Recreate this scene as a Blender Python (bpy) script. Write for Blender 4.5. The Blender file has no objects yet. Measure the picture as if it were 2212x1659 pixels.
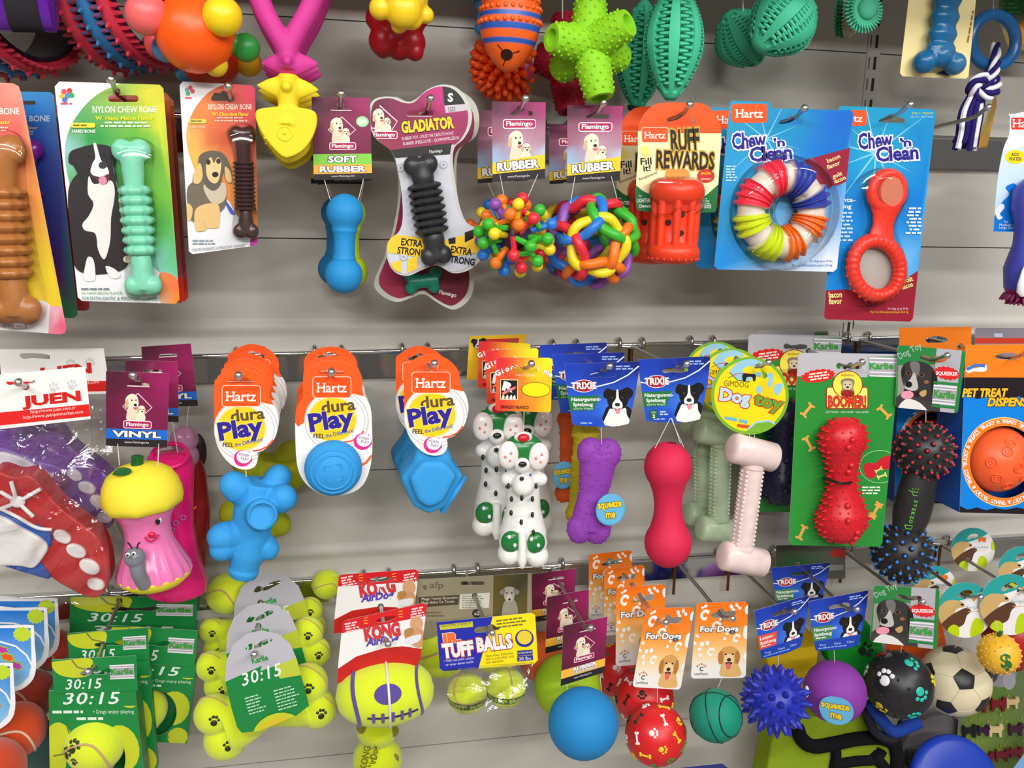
import bpy, bmesh, math, random
from mathutils import Vector as V, Matrix, Quaternion
from mathutils.geometry import delaunay_2d_cdt
random.seed(7)
SC = bpy.context.scene
COL = SC.collection
# ---------------------------------------------------------------- camera
W_, H_, F_ = 2212, 1659, 1990.0
PX, PY = 1106.0, 829.5
DIST, EYE = 1.42, 1.50                     # camera distance from the wall, camera height
_n = V((-438, -423, F_)).normalized()      # the wall's inward normal seen from the camera (x right, y down, z ahead)
_X = F_ * F_ / (438 - 0.02 * 423)
_r = V((_X, -0.02 * _X, F_)); _r = (_r - _n * _r.dot(_n)).normalized()
_z = _r.cross(_n).normalized()
CAM = V((0, -DIST, EYE))
def P(px, py, d=0.0):
    """point of the vertical plane d metres in front of the wall seen at photo pixel (px, py)"""
    c = V(((px - PX) / F_, (py - PY) / F_, 1))
    w = V((c.dot(_r), c.dot(_n), c.dot(_z)))
    return CAM + w * ((DIST - d) / w.y)
def SZ(px, py, d):
    """metres per photo pixel at that distance from the camera"""
    return (P(px, py, d) - CAM).dot(V((_r.z, _n.z, _z.z))) / F_
cd = bpy.data.cameras.new('camera'); co = bpy.data.objects.new('camera', cd); COL.objects.link(co)
cd.sensor_width = 36; cd.lens = F_ / W_ * 36; cd.clip_start = 0.02
xr = V((_r.x, _n.x, _z.x)); yd = V((_r.y, _n.y, _z.y)); zf = V((_r.z, _n.z, _z.z))
co.matrix_world = Matrix.Translation(CAM) @ Matrix((xr, -yd, -zf)).transposed().to_4x4()
SC.camera = co
# ---------------------------------------------------------------- light and exposure
SC.view_settings.view_transform = 'Standard'; SC.view_settings.look = 'None'
SC.view_settings.gamma = 1; SC.view_settings.use_curve_mapping = False
SC.view_settings.exposure = -0.36
wd = bpy.data.worlds.new('shop_ambience'); SC.world = wd; wd.use_nodes = True
_nt = wd.node_tree; _tc = _nt.nodes.new('ShaderNodeTexCoord'); _sp = _nt.nodes.new('ShaderNodeSeparateXYZ'); _rp = _nt.nodes.new('ShaderNodeValToRGB')
_mp = _nt.nodes.new('ShaderNodeMapRange'); _mp.inputs['From Min'].default_value = -1
_nt.links.new(_tc.outputs['Generated'], _sp.inputs[0]); _nt.links.new(_sp.outputs[2], _mp.inputs[0]); _nt.links.new(_mp.outputs[0], _rp.inputs[0])
_rp.color_ramp.elements[0].color = (.22, .2, .175, 1); _rp.color_ramp.elements[0].position = .35      # shop floor and shelves opposite
_rp.color_ramp.elements[1].color = (.62, .61, .6, 1); _rp.color_ramp.elements[1].position = .8        # white ceiling
_nt.links.new(_rp.outputs[0], _nt.nodes['Background'].inputs[0])
_nt.nodes['Background'].inputs[1].default_value = 0.55
def area(name, loc, aim, sx, sy, power, col=(1, .98, .95)):
    l = bpy.data.lights.new(name, 'AREA'); l.shape = 'RECTANGLE'; l.size = sx; l.size_y = sy
    l.energy = power; l.color = col
    o = bpy.data.objects.new(name, l); COL.objects.link(o); o.location = loc
    o.rotation_euler = (V(aim) - V(loc)).to_track_quat('-Z', 'Y').to_euler()
    return o
area('ceiling_tube_light', (-1.3, -2.3, 3.0), (-0.3, 0, 0.9), 2.6, 0.12, 58)
area('ceiling_tube_light', (1.7, -2.3, 3.0), (0.6, 0, 0.9), 2.6, 0.12, 58)
area('ceiling_tube_light', (0.2, -4.6, 3.0), (0.2, 0, 0.9), 4.0, 0.14, 150)
# ---------------------------------------------------------------- materials (colour of every print and moulding sits in the mesh attribute 'Col')
def lin(c):
    return tuple(((x / 255) / 12.92 if x <= 10.31 else ((x / 255 + 0.055) / 1.055) ** 2.4) for x in c)
MAT = {}
def mat(name, rough=.5, spec=.5, metal=0, bump=0, bscale=400, coat=0, sheen=0, alpha=1, trans=0, noise=0, nscale=60, sss=0):
    m = bpy.data.materials.new(name); m.use_nodes = True; nt = m.node_tree; b = nt.nodes['Principled BSDF']
    a = nt.nodes.new('ShaderNodeVertexColor'); a.layer_name = 'Col'
    src = a.outputs[0]
    tc = nt.nodes.new('ShaderNodeTexCoord')
    if noise:
        n = nt.nodes.new('ShaderNodeTexNoise'); n.inputs['Scale'].default_value = nscale; n.inputs['Detail'].default_value = 3
        nt.links.new(tc.outputs['Object'], n.inputs['Vector'])
        mr = nt.nodes.new('ShaderNodeMapRange'); mr.inputs['To Min'].default_value = 1 - noise; mr.inputs['To Max'].default_value = 1 + noise
        nt.links.new(n.outputs[0], mr.inputs[0])
        mx = nt.nodes.new('ShaderNodeVectorMath'); mx.operation = 'MULTIPLY'
        nt.links.new(src, mx.inputs[0]); nt.links.new(mr.outputs[0], mx.inputs[1]); src = mx.outputs[0]
    nt.links.new(src, b.inputs['Base Color'])
    b.inputs['Roughness'].default_value = rough; b.inputs['Specular IOR Level'].default_value = spec
    b.inputs['Metallic'].default_value = metal; b.inputs['Coat Weight'].default_value = coat
    b.inputs['Coat Roughness'].default_value = .08
    if sheen: b.inputs['Sheen Weight'].default_value = sheen
    if sss:
        b.inputs['Subsurface Weight'].default_value = sss; b.inputs['Subsurface Radius'].default_value = (.01, .006, .004); b.inputs['Subsurface Scale'].default_value = .4
    if bump:
        n = nt.nodes.new('ShaderNodeTexNoise'); n.inputs['Scale'].default_value = bscale; n.inputs['Detail'].default_value = 2
        nt.links.new(tc.outputs['Object'], n.inputs['Vector'])
        bp = nt.nodes.new('ShaderNodeBump'); bp.inputs['Strength'].default_value = bump; bp.inputs['Distance'].default_value = .001
        nt.links.new(n.outputs[0], bp.inputs['Height']); nt.links.new(bp.outputs[0], b.inputs['Normal'])
    if alpha < 1: b.inputs['Alpha'].default_value = alpha
    MAT[name] = m
    return m
mat('printed_card', rough=.38, spec=.4, coat=.12)
mat('matte_rubber', rough=.62, spec=.3, bump=.25, bscale=900)
mat('smooth_rubber', rough=.38, spec=.45)
mat('gloss_vinyl', rough=.22, spec=.5)
mat('felt', rough=1, spec=.05, bump=.6, bscale=1500, sheen=.35, noise=.06, nscale=500)
mat('fabric', rough=.95, spec=.1, bump=.5, bscale=700, noise=.12, nscale=300)
mat('steel', rough=.3, metal=1)
mat('chrome_strip', rough=.09, metal=1)
mat('painted_panel', rough=.5, spec=.4, noise=.035, nscale=9)
mat('jelly', rough=.25, spec=.5, alpha=.8, noise=.2, nscale=120)
mat('marbled_nylon', rough=.3, spec=.5, noise=.2, nscale=70, sss=.1)
def film(name, amount, rough, wrinkle=0, wscale=25, tint=(1, 1, 1), base=.0):
    m = bpy.data.materials.new(name); m.use_nodes = True; nt = m.node_tree; nt.nodes.clear()
    out = nt.nodes.new('ShaderNodeOutputMaterial'); tr = nt.nodes.new('ShaderNodeBsdfTransparent'); gl = nt.nodes.new('ShaderNodeBsdfGlossy')
    tr.inputs[0].default_value = (*tint, 1); gl.inputs['Roughness'].default_value = rough; gl.inputs[0].default_value = (1, 1, 1, 1)
    fr = nt.nodes.new('ShaderNodeLayerWeight'); fr.inputs[0].default_value = amount
    mix = nt.nodes.new('ShaderNodeMixShader')
    mr = nt.nodes.new('ShaderNodeMapRange'); mr.inputs['To Min'].default_value = base; mr.inputs['To Max'].default_value = 1
    nt.links.new(fr.outputs[0], mr.inputs[0]); nt.links.new(mr.outputs[0], mix.inputs[0])
    nt.links.new(tr.outputs[0], mix.inputs[1]); nt.links.new(gl.outputs[0], mix.inputs[2]); nt.links.new(mix.outputs[0], out.inputs[0])
    if wrinkle:
        tc = nt.nodes.new('ShaderNodeTexCoord'); n = nt.nodes.new('ShaderNodeTexNoise'); n.inputs['Scale'].default_value = wscale
        n.inputs['Detail'].default_value = 3; n.inputs['Distortion'].default_value = .8
        nt.links.new(tc.outputs['Object'], n.inputs['Vector'])
        bp = nt.nodes.new('ShaderNodeBump'); bp.inputs['Strength'].default_value = wrinkle; bp.inputs['Distance'].default_value = .01
        nt.links.new(n.outputs[0], bp.inputs['Height']); nt.links.new(bp.outputs[0], gl.inputs['Normal']); nt.links.new(bp.outputs[0], fr.inputs['Normal'])
    MAT[name] = m
film('clear_blister', .12, .06, base=.03)
film('clear_bag', .2, .13, wrinkle=.6, wscale=32, base=.09)
# ---------------------------------------------------------------- geometry helpers
def smooth(pts, n=4):
    """closed Catmull-Rom curve through 2D control points"""
    out = []; N = len(pts)
    for i in range(N):
        p0, p1, p2, p3 = [V(pts[(i + k - 1) % N]) for k in range(4)]
        for j in range(n):
            t = j / n
            out.append(tuple(.5 * (2 * p1 + (p2 - p0) * t + (2 * p0 - 5 * p1 + 4 * p2 - p3) * t * t + (3 * p1 - p0 - 3 * p2 + p3) * t ** 3)))
    return out
def curve3(pts, n=6):
    out = []; N = len(pts)
    for i in range(N - 1):
        p0, p1, p2, p3 = V(pts[max(i - 1, 0)]), V(pts[i]), V(pts[i + 1]), V(pts[min(i + 2, N - 1)])
        for j in range(n):
            t = j / n
            out.append(.5 * (2 * p1 + (p2 - p0) * t + (2 * p0 - 5 * p1 + 4 * p2 - p3) * t * t + (3 * p1 - p0 - 3 * p2 + p3) * t ** 3))
    return out + [V(pts[-1])]
def ellpts(cx, cy, rx, ry, rot=0, n=20):
    c, s = math.cos(math.radians(rot)), math.sin(math.radians(rot))
    return [(cx + rx * math.cos(a) * c - ry * math.sin(a) * s, cy + rx * math.cos(a) * s + ry * math.sin(a) * c) for a in [2 * math.pi * i / n for i in range(n)]]
def rrpts(x0, y0, x1, y1, r, n=4):
    out = []
    for cx, cy, a in ((x1 - r, y0 + r, -90), (x1 - r, y1 - r, 0), (x0 + r, y1 - r, 90), (x0 + r, y0 + r, 180)):
        for i in range(n + 1):
            t = math.radians(a + 90 * i / n); out.append((cx + r * math.cos(t), cy + r * math.sin(t)))
    return out
def burst(cx, cy, rx, ry, n, k=.82, rot=0):
    c, s = math.cos(math.radians(rot)), math.sin(math.radians(rot)); out = []
    for i in range(2 * n):
        a = math.pi * i / n; q = 1 if i % 2 == 0 else k
        x, y = rx * q * math.cos(a), ry * q * math.sin(a); out.append((cx + x * c - y * s, cy + x * s + y * c))
    return out
def bonepts(cx, cy, l, w, rot=0):
    """flat dog-bone outline, l long, w across the knobs"""
    h = l / 2; q = w / 2
    p = [(-h * .62, -q * .42), (0, -q * .36), (h * .62, -q * .42), (h * .72, -q), (h * .98, -q * .8), (h * .9, 0), (h * .98, q * .8), (h * .72, q), (h * .62, q * .42), (0, q * .36), (-h * .62, q * .42), (-h * .72, q), (-h * .98, q * .8), (-h * .9, 0), (-h * .98, -q * .8), (-h * .72, -q)]
    c, s = math.cos(math.radians(rot)), math.sin(math.radians(rot))
    return smooth([(cx + x * c - y * s, cy + x * s + y * c) for x, y in p], 3)
def inside(p, poly):
    x, y = p; r = False; j = len(poly) - 1
    for i in range(len(poly)):
        xi, yi = poly[i]; xj, yj = poly[j]
        if (yi > y) != (yj > y) and x < (xj - xi) * (y - yi) / (yj - yi) + xi: r = not r
        j = i
    return r
def tri2d(loops, keep, grid=0, box=None):
    vs = []; es = []
    for lp in loops:
        b = len(vs); vs += [V(p) for p in lp]; es += [(b + i, b + (i + 1) % len(lp)) for i in range(len(lp))]
    if grid:
        x0, y0, x1, y1 = box
        m = max(x1 - x0, y1 - y0) / grid
        nx, ny = max(1, round((x1 - x0) / m)), max(1, round((y1 - y0) / m))
        vs += [V((x0 + (x1 - x0) * i / nx, y0 + (y1 - y0) * j / ny)) for i in range(nx + 1) for j in range(ny + 1)]
    r = delaunay_2d_cdt(vs, es, [], 0, 1e-4)
    ov, fs = r[0], r[2]; out = []
    for f in fs:
        c = sum((ov[i] for i in f), V((0, 0))) / len(f)
        if keep((c.x, c.y)): out.append(f)
    return ov, out
_tc = {}
def glyphs(s, bold=0.0, shear=0.0, space=1.0):
    k = (s, bold, shear, space)
    if k not in _tc:
        cu = bpy.data.curves.new('t', 'FONT'); cu.body = s; cu.resolution_u = 2; cu.offset = bold; cu.shear = shear; cu.space_character = space
        ob = bpy.data.objects.new('t', cu); me = ob.to_mesh()
        vs = [(v.co.x, v.co.y) for v in me.vertices]; fs = [tuple(p.vertices) for p in me.polygons]
        ob.to_mesh_clear(); bpy.data.objects.remove(ob); bpy.data.curves.remove(cu)
        _tc[k] = (vs, fs)
    return _tc[k]
CAPH = None
LAST = {}
SUB = dict(worm_eyes='worm', feelers='worm', stub_ring='jack_body', moulded_rings='ball', button_print='squeeze_button', treat_hole='barrel egg_shell', slit='egg_shell', printed_paws='felt_bone tennis_ball', seam='felt_bone', band_print='dark_band',
           black_lines='ball', black_pentagon='ball', panel_seams='ball', paw_print='ball felt_body', paw_and_bone_print='ball', dimple='yellow_half', lace_star='shoe_body', lace_spot='shoe_body', tongue='shoe_body', side_panel='shoe_body',
           coloured_tips='lower_ball upper_ball', green_print='handle', violet_stitching='rugby_ball', violet_patch='rugby_ball', end_hole='ribbed_ball', white_valve='spiky_ball', dollar_sign='ball', nubs='ball', leaf_tuft='ball', buckle='strap',
           boot_rim='boot', printed_ring='boot', yellow_cord='red_body', felt_print='felt_body', felt_patch='felt_body', spots='dog_body', green_patch='dog_body', paw_pad='dog_body', red_knob='dog_body', nose='dog_body apple_core', leaf='apple_top',
           stem='apple_top', open_eye='apple_core', winking_eye='apple_core', smile='apple_core', bone_disc='teether', cord_hole='dumbbell', white_dots='berry', sticker='spines', card_mark='backing_card')
class MB:
    def __init__(s): s.v = []; s.f = []; s.c = []; s.sm = []
    def add(s, vs, fs, col, sm=True):
        """col: one sRGB triple or a function of the vertex position or a list per vertex"""
        b = len(s.v); s.v += [V(p) for p in vs]
        if callable(col): cc = [lin(col(V(p))) for p in vs]
        elif isinstance(col, list): cc = [lin(q) for q in col]
        else: cc = [lin(col)] * len(vs)
        for f in fs:
            s.f.append([b + i for i in f]); s.c.append([cc[i] for i in f]); s.sm.append(sm)
        return s
    def sphere(s, c, r, col, seg=20, rings=12, rot=None):
        r = (r, r, r) if not hasattr(r, '__len__') else r; c = V(c); vs = []; fs = []
        for j in range(rings + 1):
            t = math.pi * j / rings
            for i in range(seg):
                a = 2 * math.pi * i / seg
                p = V((r[0] * math.sin(t) * math.cos(a), r[1] * math.sin(t) * math.sin(a), r[2] * math.cos(t)))
                if rot is not None: p = rot @ p
                vs.append(c + p)
        for j in range(rings):
            for i in range(seg):
                a, b = j * seg + i, j * seg + (i + 1) % seg
                if j == 0: fs.append((a, a + seg, b + seg))
                elif j == rings - 1: fs.append((a, a + seg, b))
                else: fs.append((a, a + seg, b + seg, b))
        return s.add(vs, fs, col)
    def lathe(s, A, B, prof, col, seg=24, flat=1.0, ref=V((0, 1, 0)), caps=True, fn=None):
        """prof: (t along A-B, radius); flat squashes the cross-section along ref"""
        A, B = V(A), V(B); ax = (B - A); L = ax.length; ax = ax / L
        e2 = (ref - ax * ref.dot(ax))
        if e2.length < 1e-4: e2 = ax.orthogonal()
        e2 = e2.normalized(); e1 = ax.cross(e2); vs = []; fs = []; cl = []
        multi = isinstance(col, list)
        for k, (t, r) in enumerate(prof):
            for i in range(seg):
                a = 2 * math.pi * i / seg; q = r * (fn(a, t) if fn else 1)
                vs.append(A + ax * (L * t) + e1 * (q * math.cos(a)) + e2 * (q * flat * math.sin(a)))
                if multi: cl.append(col[k])
        n = len(prof)
        for j in range(n - 1):
            for i in range(seg):
                a, b = j * seg + i, j * seg + (i + 1) % seg; fs.append((a, b, b + seg, a + seg))
        if caps: fs += [tuple(range(seg))[::-1], tuple(range((n - 1) * seg, n * seg))]
        return s.add(vs, fs, cl if multi else col)
    def tube(s, pts, r, col, seg=10, closed=False, fn=None, caps=True):
        pts = [V(p) for p in pts]; N = len(pts); vs = []; fs = []; cl = []
        rr = r if hasattr(r, '__len__') else [r] * N
        multi = isinstance(col, list); e = None
        for k, p in enumerate(pts):
            t = (pts[(k + 1) % N] - pts[k - 1]) if closed else (pts[min(k + 1, N - 1)] - pts[max(k - 1, 0)])
            t = t.normalized()
            if e is None: e = t.orthogonal().normalized()
            e = (e - t * e.dot(t)).normalized(); g = t.cross(e)
            for i in range(seg):
                a = 2 * math.pi * i / seg; q = rr[k] * (fn(k, a) if fn else 1)
                vs.append(p + e * (q * math.cos(a)) + g * (q * math.sin(a)))
                if multi: cl.append(col[k])
        for k in range(N if closed else N - 1):
            for i in range(seg):
                a, b = k * seg + i, k * seg + (i + 1) % seg; c2 = ((k + 1) % N) * seg
                fs.append((a, b, c2 + (i + 1) % seg, c2 + i))
        if not closed and caps: fs += [tuple(range(seg))[::-1], tuple(range((N - 1) * seg, N * seg))]
        return s.add(vs, fs, cl if multi else col)
    def torus(s, c, R, r, axis, col, n=32, seg=10):
        axis = V(axis).normalized(); e = axis.orthogonal().normalized(); g = axis.cross(e)
        return s.tube([V(c) + e * (R * math.cos(2 * math.pi * i / n)) + g * (R * math.sin(2 * math.pi * i / n)) for i in range(n)], r, col, seg, True)
    def spike(s, c, d, r, h, col, seg=7, tip=.25):
        d = V(d).normalized(); c = V(c) - d * (r * .3)
        return s.lathe(c, c + d * h, [(0, r), (.5, r * (.5 + tip * .5)), (.88, r * tip), (1, r * tip * .35)], col, seg)
    def box(s, lo, hi, col):
        (x0, y0, z0), (x1, y1, z1) = lo, hi
        vs = [(x, y, z) for x in (x0, x1) for y in (y0, y1) for z in (z0, z1)]
        return s.add(vs, [(0, 1, 3, 2), (4, 6, 7, 5), (0, 4, 5, 1), (2, 3, 7, 6), (0, 2, 6, 4), (1, 5, 7, 3)], col, False)
    def slab(s, pts, d, th, col, holes=(), back=None):
        """flat panel through photo pixels on plane d, th thick towards the wall"""
        xs = [p[0] for p in pts]; ys = [p[1] for p in pts]
        ov, fs = tri2d([pts] + list(holes), lambda c: inside(c, pts) and not any(inside(c, h) for h in holes))
        fr = [P(p.x, p.y, d) for p in ov]; n = len(fr); bk = [p + V((0, th, 0)) for p in fr]
        s.add(fr, [f for f in fs], col, False); s.add(bk, [f[::-1] for f in fs], back or col, False)
        for lp in [pts] + list(holes):
            m = len(lp); ok = lambda i: not any(h is not lp and inside((lp[i][0] + (lp[(i + 1) % m][0] - lp[i][0]) * u, lp[i][1] + (lp[(i + 1) % m][1] - lp[i][1]) * u), h) for h in holes for u in (0, .25, .5, .75, 1)); a = [P(x, y, d) for x, y in lp]; b = [p + V((0, th, 0)) for p in a]
            s.add(a + b, [(i, (i + 1) % m, m + (i + 1) % m, m + i) for i in range(m) if ok(i)], back or col, False)
        return s
    def build(s, name, m, parent=None, sharp=50):
        o0 = V(parent['_o']) if parent is not None and '_o' in parent else V((0, 0, 0))
        me = bpy.data.meshes.new(name); me.from_pydata([p - o0 for p in s.v], [], s.f); me.materials.append(MAT[m])
        at = me.color_attributes.new('Col', 'FLOAT_COLOR', 'CORNER'); buf = []
        for c in s.c:
            for q in c: buf += [q[0], q[1], q[2], 1]
        at.data.foreach_set('color', buf); me.polygons.foreach_set('use_smooth', s.sm)
        me.validate(); 
        bm = bmesh.new(); bm.from_mesh(me); bmesh.ops.recalc_face_normals(bm, faces=bm.faces) if m not in ('printed_card',) else None; bm.to_mesh(me); bm.free()
        if any(s.sm): me.set_sharp_from_angle(angle=math.radians(sharp))
        o = bpy.data.objects.new(name, me); COL.objects.link(o)
        if parent is not None:
            LAST[(parent.name, name)] = o; up = parent
            for c in SUB.get(name, '').split():
                if (parent.name, c) in LAST: up = LAST[(parent.name, c)]; break
            o.parent = up; o['_o'] = tuple(o0)
        return o
    def fused(s, voxel, iters=4, col=None):
        """one continuous skin round everything added so far"""
        me = bpy.data.meshes.new('f'); me.from_pydata(s.v, [], s.f); o = bpy.data.objects.new('f', me); COL.objects.link(o)
        bm = bmesh.new(); bm.from_mesh(me); bmesh.ops.remove_doubles(bm, verts=bm.verts, dist=1e-6); bmesh.ops.recalc_face_normals(bm, faces=bm.faces); bm.to_mesh(me); bm.free()
        r = o.modifiers.new('r', 'REMESH'); r.mode = 'VOXEL'; r.voxel_size = voxel; r.use_smooth_shade = True
        q = o.modifiers.new('s', 'SMOOTH'); q.iterations = iters; q.factor = .5
        ev = o.evaluated_get(bpy.context.evaluated_depsgraph_get()); em = ev.to_mesh()
        vs = [v.co.copy() for v in em.vertices]; fs = [tuple(p.vertices) for p in em.polygons]
        ev.to_mesh_clear(); bpy.data.objects.remove(o); bpy.data.meshes.remove(me)
        out = MB()
        if col is None: col = (128, 128, 128)
        return out.add(vs, fs, col)
PRONGS = []        # centre lines of the hooks, so that cards hang with their hole round the wire
def PJ(w):
    c = w - CAM; x, y, z = (_r * c.x + _n * c.y + _z * c.z); return (PX + F_ * x / z, PY + F_ * y / z)
class Card(MB):
    """a printed card: art is drawn in the card's own units (0..W, 0..H) or, without quad, in photo pixels"""
    def __init__(s, d, outline, col, holes=(), quad=None, W=100, H=100, th=.0006, grid=0, back=(225, 222, 215)):
        MB.__init__(s); s.d = d; s.k = 0; s.out = outline; s.holes = list(holes); s.q = quad; s.W = W; s.H = H
        if th:
            po = [s.m(p) for p in outline]
            for ln in PRONGS if th else ():
                for p, q in zip(ln[:-1], ln[1:]):
                    if -p.y <= d < -q.y:
                        w = p + (q - p) * ((-d - p.y) / (q.y - p.y)); u = PJ(w)
                        if inside(u, po):
                            rx = .0048 / SZ(*u, d); s.holes.append([s.inv(t) for t in ellpts(*u, rx, rx, 0, 12)])
            holes = s.holes
            px = [s.m(p) for p in outline]; ph = [[s.m(p) for p in h] for h in holes]
            s.slab(px, d, th, back, ph)
        if col is not None: s.fill(outline, col, grid)
    def m(s, p):
        if not s.q: return p
        u, v = p[0] / s.W, p[1] / s.H; a, b, c, e = s.q
        return ((a[0] * (1 - u) + b[0] * u) * (1 - v) + (e[0] * (1 - u) + c[0] * u) * v, (a[1] * (1 - u) + b[1] * u) * (1 - v) + (e[1] * (1 - u) + c[1] * u) * v)
    def inv(s, t):
        if not s.q: return t
        x, y = s.W / 2, s.H / 2
        for _ in range(12):
            f = s.m((x, y)); gx = s.m((x + .5, y)); gy = s.m((x, y + .5)); a, b, c, e = (gx[0] - f[0]) * 2, (gy[0] - f[0]) * 2, (gx[1] - f[1]) * 2, (gy[1] - f[1]) * 2
            D = a * e - b * c; dx, dy = t[0] - f[0], t[1] - f[1]; x += (e * dx - b * dy) / D; y += (a * dy - c * dx) / D
        return (x, y)
    def put(s, vs, fs, col):
        s.k += 1; dd = s.d + s.k * 2.5e-5
        cl = [col(p[0], p[1]) for p in vs] if callable(col) else col
        s.add([P(*s.m(p), dd) for p in vs], fs, cl, False)
    def fill(s, pts, col, grid=0, clip=True):
        xs = [p[0] for p in pts]; ys = [p[1] for p in pts]
        loops = [pts]; hs = []
        if clip and pts is not s.out:
            if not all(inside(p, s.out) for p in pts): loops.append(s.out)
        hs = [h for h in s.holes if max(p[0] for p in h) > min(xs) and min(p[0] for p in h) < max(xs) and max(p[1] for p in h) > min(ys) and min(p[1] for p in h) < max(ys)]
        o = s.out
        ov, fs = tri2d(loops + hs, lambda c: inside(c, pts) and (not clip or inside(c, o)) and not any(inside(c, h) for h in hs), grid, (min(xs), min(ys), max(xs), max(ys)))
        if fs: s.put([(p.x, p.y) for p in ov], fs, col)
    def blob(s, pts, col, n=4): s.fill(smooth(pts, n), col)
    def ell(s, cx, cy, rx, ry, col, rot=0, n=18): s.fill(ellpts(cx, cy, rx, ry, rot, n), col)
    def rect(s, x0, y0, x1, y1, col, r=0, grid=0): s.fill(rrpts(x0, y0, x1, y1, r) if r else [(x0, y0), (x1, y0), (x1, y1), (x0, y1)], col, grid)
    def frame(s, x0, y0, x1, y1, r, col, inner, w): s.rect(x0, y0, x1, y1, col, r); s.rect(x0 + w, y0 + w, x1 - w, y1 - w, inner, max(r - w, .1))
    def line(s, pts, w, col):
        a = [V(p) for p in pts]; L = []; R = []
        for i, p in enumerate(a):
            t = (a[min(i + 1, len(a) - 1)] - a[max(i - 1, 0)]); t = V((-t.y, t.x)).normalized() * w / 2
            L.append(p + t); R.append(p - t)
        s.fill([tuple(p) for p in L] + [tuple(p) for p in R[::-1]], col)
    def txt(s, t, x, y, h, col, w=None, rot=0, bold=.0, shear=0, oc=None, ow=.04, al='l', space=1.0):
        """text with baseline start (x, y), capital height h, optional fitted width w; oc: outline colour"""
        global CAPH
        if CAPH is None: CAPH = max(p[1] for p in glyphs('H')[0])
        vs, fs = glyphs(t, bold, shear, space)
        if not vs: return
        x0 = min(p[0] for p in vs); x1 = max(p[0] for p in vs); k = h / CAPH; kx = (w / (x1 - x0)) if w else k
        ox = x0 if al == 'l' else (x0 + x1) / 2 if al == 'c' else x1
        c, n = math.cos(math.radians(rot)), math.sin(math.radians(rot)); hs = s.holes
        def keep(vv, ff):
            if not hs: return ff
            q = [T(p) for p in vv]; return [f for f in ff if not any(inside(q[i], h) for i in f for h in hs)]
        def T(p): a, b = (p[0] - ox) * kx, p[1] * k; return (x + a * c - b * n, y - a * n - b * c)
        if oc is not None:
            v2, f2 = glyphs(t, bold + ow, shear, space); s.put([T(p) for p in v2], keep(v2, f2), oc)
        s.put([T(p) for p in vs], keep(vs, fs), col)
    def greek(s, x, y, w, n, dy, col, th=None, rot=0, al='l', seed=1):
        """lines too small to read, as rows of little dashes"""
        rn = random.Random(seed); c, q = math.cos(math.radians(rot)), math.sin(math.radians(rot)); th = th or dy * .45
        for i in range(n):
            ww = w * rn.uniform(.75, 1); a = 0 if al == 'l' else (w - ww) / 2 if al == 'c' else w - ww; e = a + ww
            while a < e - th:
                l = min(rn.uniform(1.5, 4.5) * th, e - a); yy = i * dy
                q4 = [(a, yy), (a + l, yy), (a + l, yy + th), (a, yy + th)]
                s.fill([(x + u * c + v * q, y - u * q + v * c) for u, v in q4], col); a += l + th * .7
def root(name, label, cat, px, py, d, group=None):
    o = bpy.data.objects.new(name, None); COL.objects.link(o); o.empty_display_size = .02
    o.location = P(px, py, d); o['_o'] = tuple(o.location); o['label'] = label; o['category'] = cat
    if group: o['group'] = group
    return o
def tag(o, label, cat, group=None, kind=None):
    if kind: o['kind'] = kind
    if label: o['label'] = label
    if cat: o['category'] = cat
    if group: o['group'] = group
    return o
def dup(r, delta, label=None, rz=0, skip=()):
    """copy of a thing and of its parts and sub-parts, moved by delta"""
    c = r.copy(); COL.objects.link(c); c.location = r.location + V(delta); c.rotation_euler.y = r.rotation_euler.y + rz
    if label: c['label'] = label
    for ch in list(r.children):
        if any(ch.name.startswith(q) for q in skip): continue
        k = ch.copy(); COL.objects.link(k); k.parent = c
        for g in list(ch.children):
            q = g.copy(); COL.objects.link(q); q.parent = k
    return c
VPY = PY - 423 * 1.0
def back(x1, y1, d1, x2, y2, d2): return P(x2, y2, d2) - P(x1, y1, d1)
def slide(x, y, d1, d2):
    """shift of a card pushed along its hook from depth d1 to d2; (x, y): pixel of its hole"""
    def at(ln, d):
        for p, q in zip(ln[:-1], ln[1:]):
            if -p.y <= d <= -q.y: return p + (q - p) * ((-d - p.y) / (q.y - p.y))
        return ln[-1]
    ln = min(PRONGS, key=lambda l: (at(l, d1) - P(x, y, d1)).length)
    return at(ln, d2) - at(ln, d1)
def recolour(o, fn):
    """own mesh for a copied part, its linear colours passed through fn"""
    o.data = o.data.copy(); a = o.data.color_attributes['Col']; n = len(a.data); buf = [0.0] * (4 * n); a.data.foreach_get('color', buf)
    for i in range(n): buf[4 * i:4 * i + 3] = fn(buf[4 * i:4 * i + 3])
    a.data.foreach_set('color', buf)
def vdir(C, dx, dy):
    """direction on a ball of the spot seen (dx, dy) radii right of and below its middle"""
    t = (CAM - C).normalized(); r = V((_r.x, _n.x, _z.x)); r = (r - t * r.dot(t)).normalized(); u = t.cross(r); k = max(0, 1 - dx * dx - dy * dy) ** .5
    return (r * dx - u * dy + t * k).normalized()
def fib(n):
    g = math.pi * (3 - 5 ** .5)
    for i in range(n):
        z = 1 - 2 * (i + .5) / n; r = (1 - z * z) ** .5
        yield V((r * math.cos(g * i), r * math.sin(g * i), z))
def paw(c, cx, cy, s, col, rot=0):
    q = math.radians(rot); C, S = math.cos(q), math.sin(q)
    for x, y, rx, ry, ro in ((0, .35, .5, .42, 0), (-.62, -.15, .2, .3, -25), (-.24, -.55, .2, .32, -8), (.24, -.55, .2, .32, 8), (.62, -.15, .2, .3, 25)):
        c.ell(cx + s * (x * C - y * S), cy + s * (x * S + y * C), rx * s, ry * s, col, rot + ro, 12)

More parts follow.
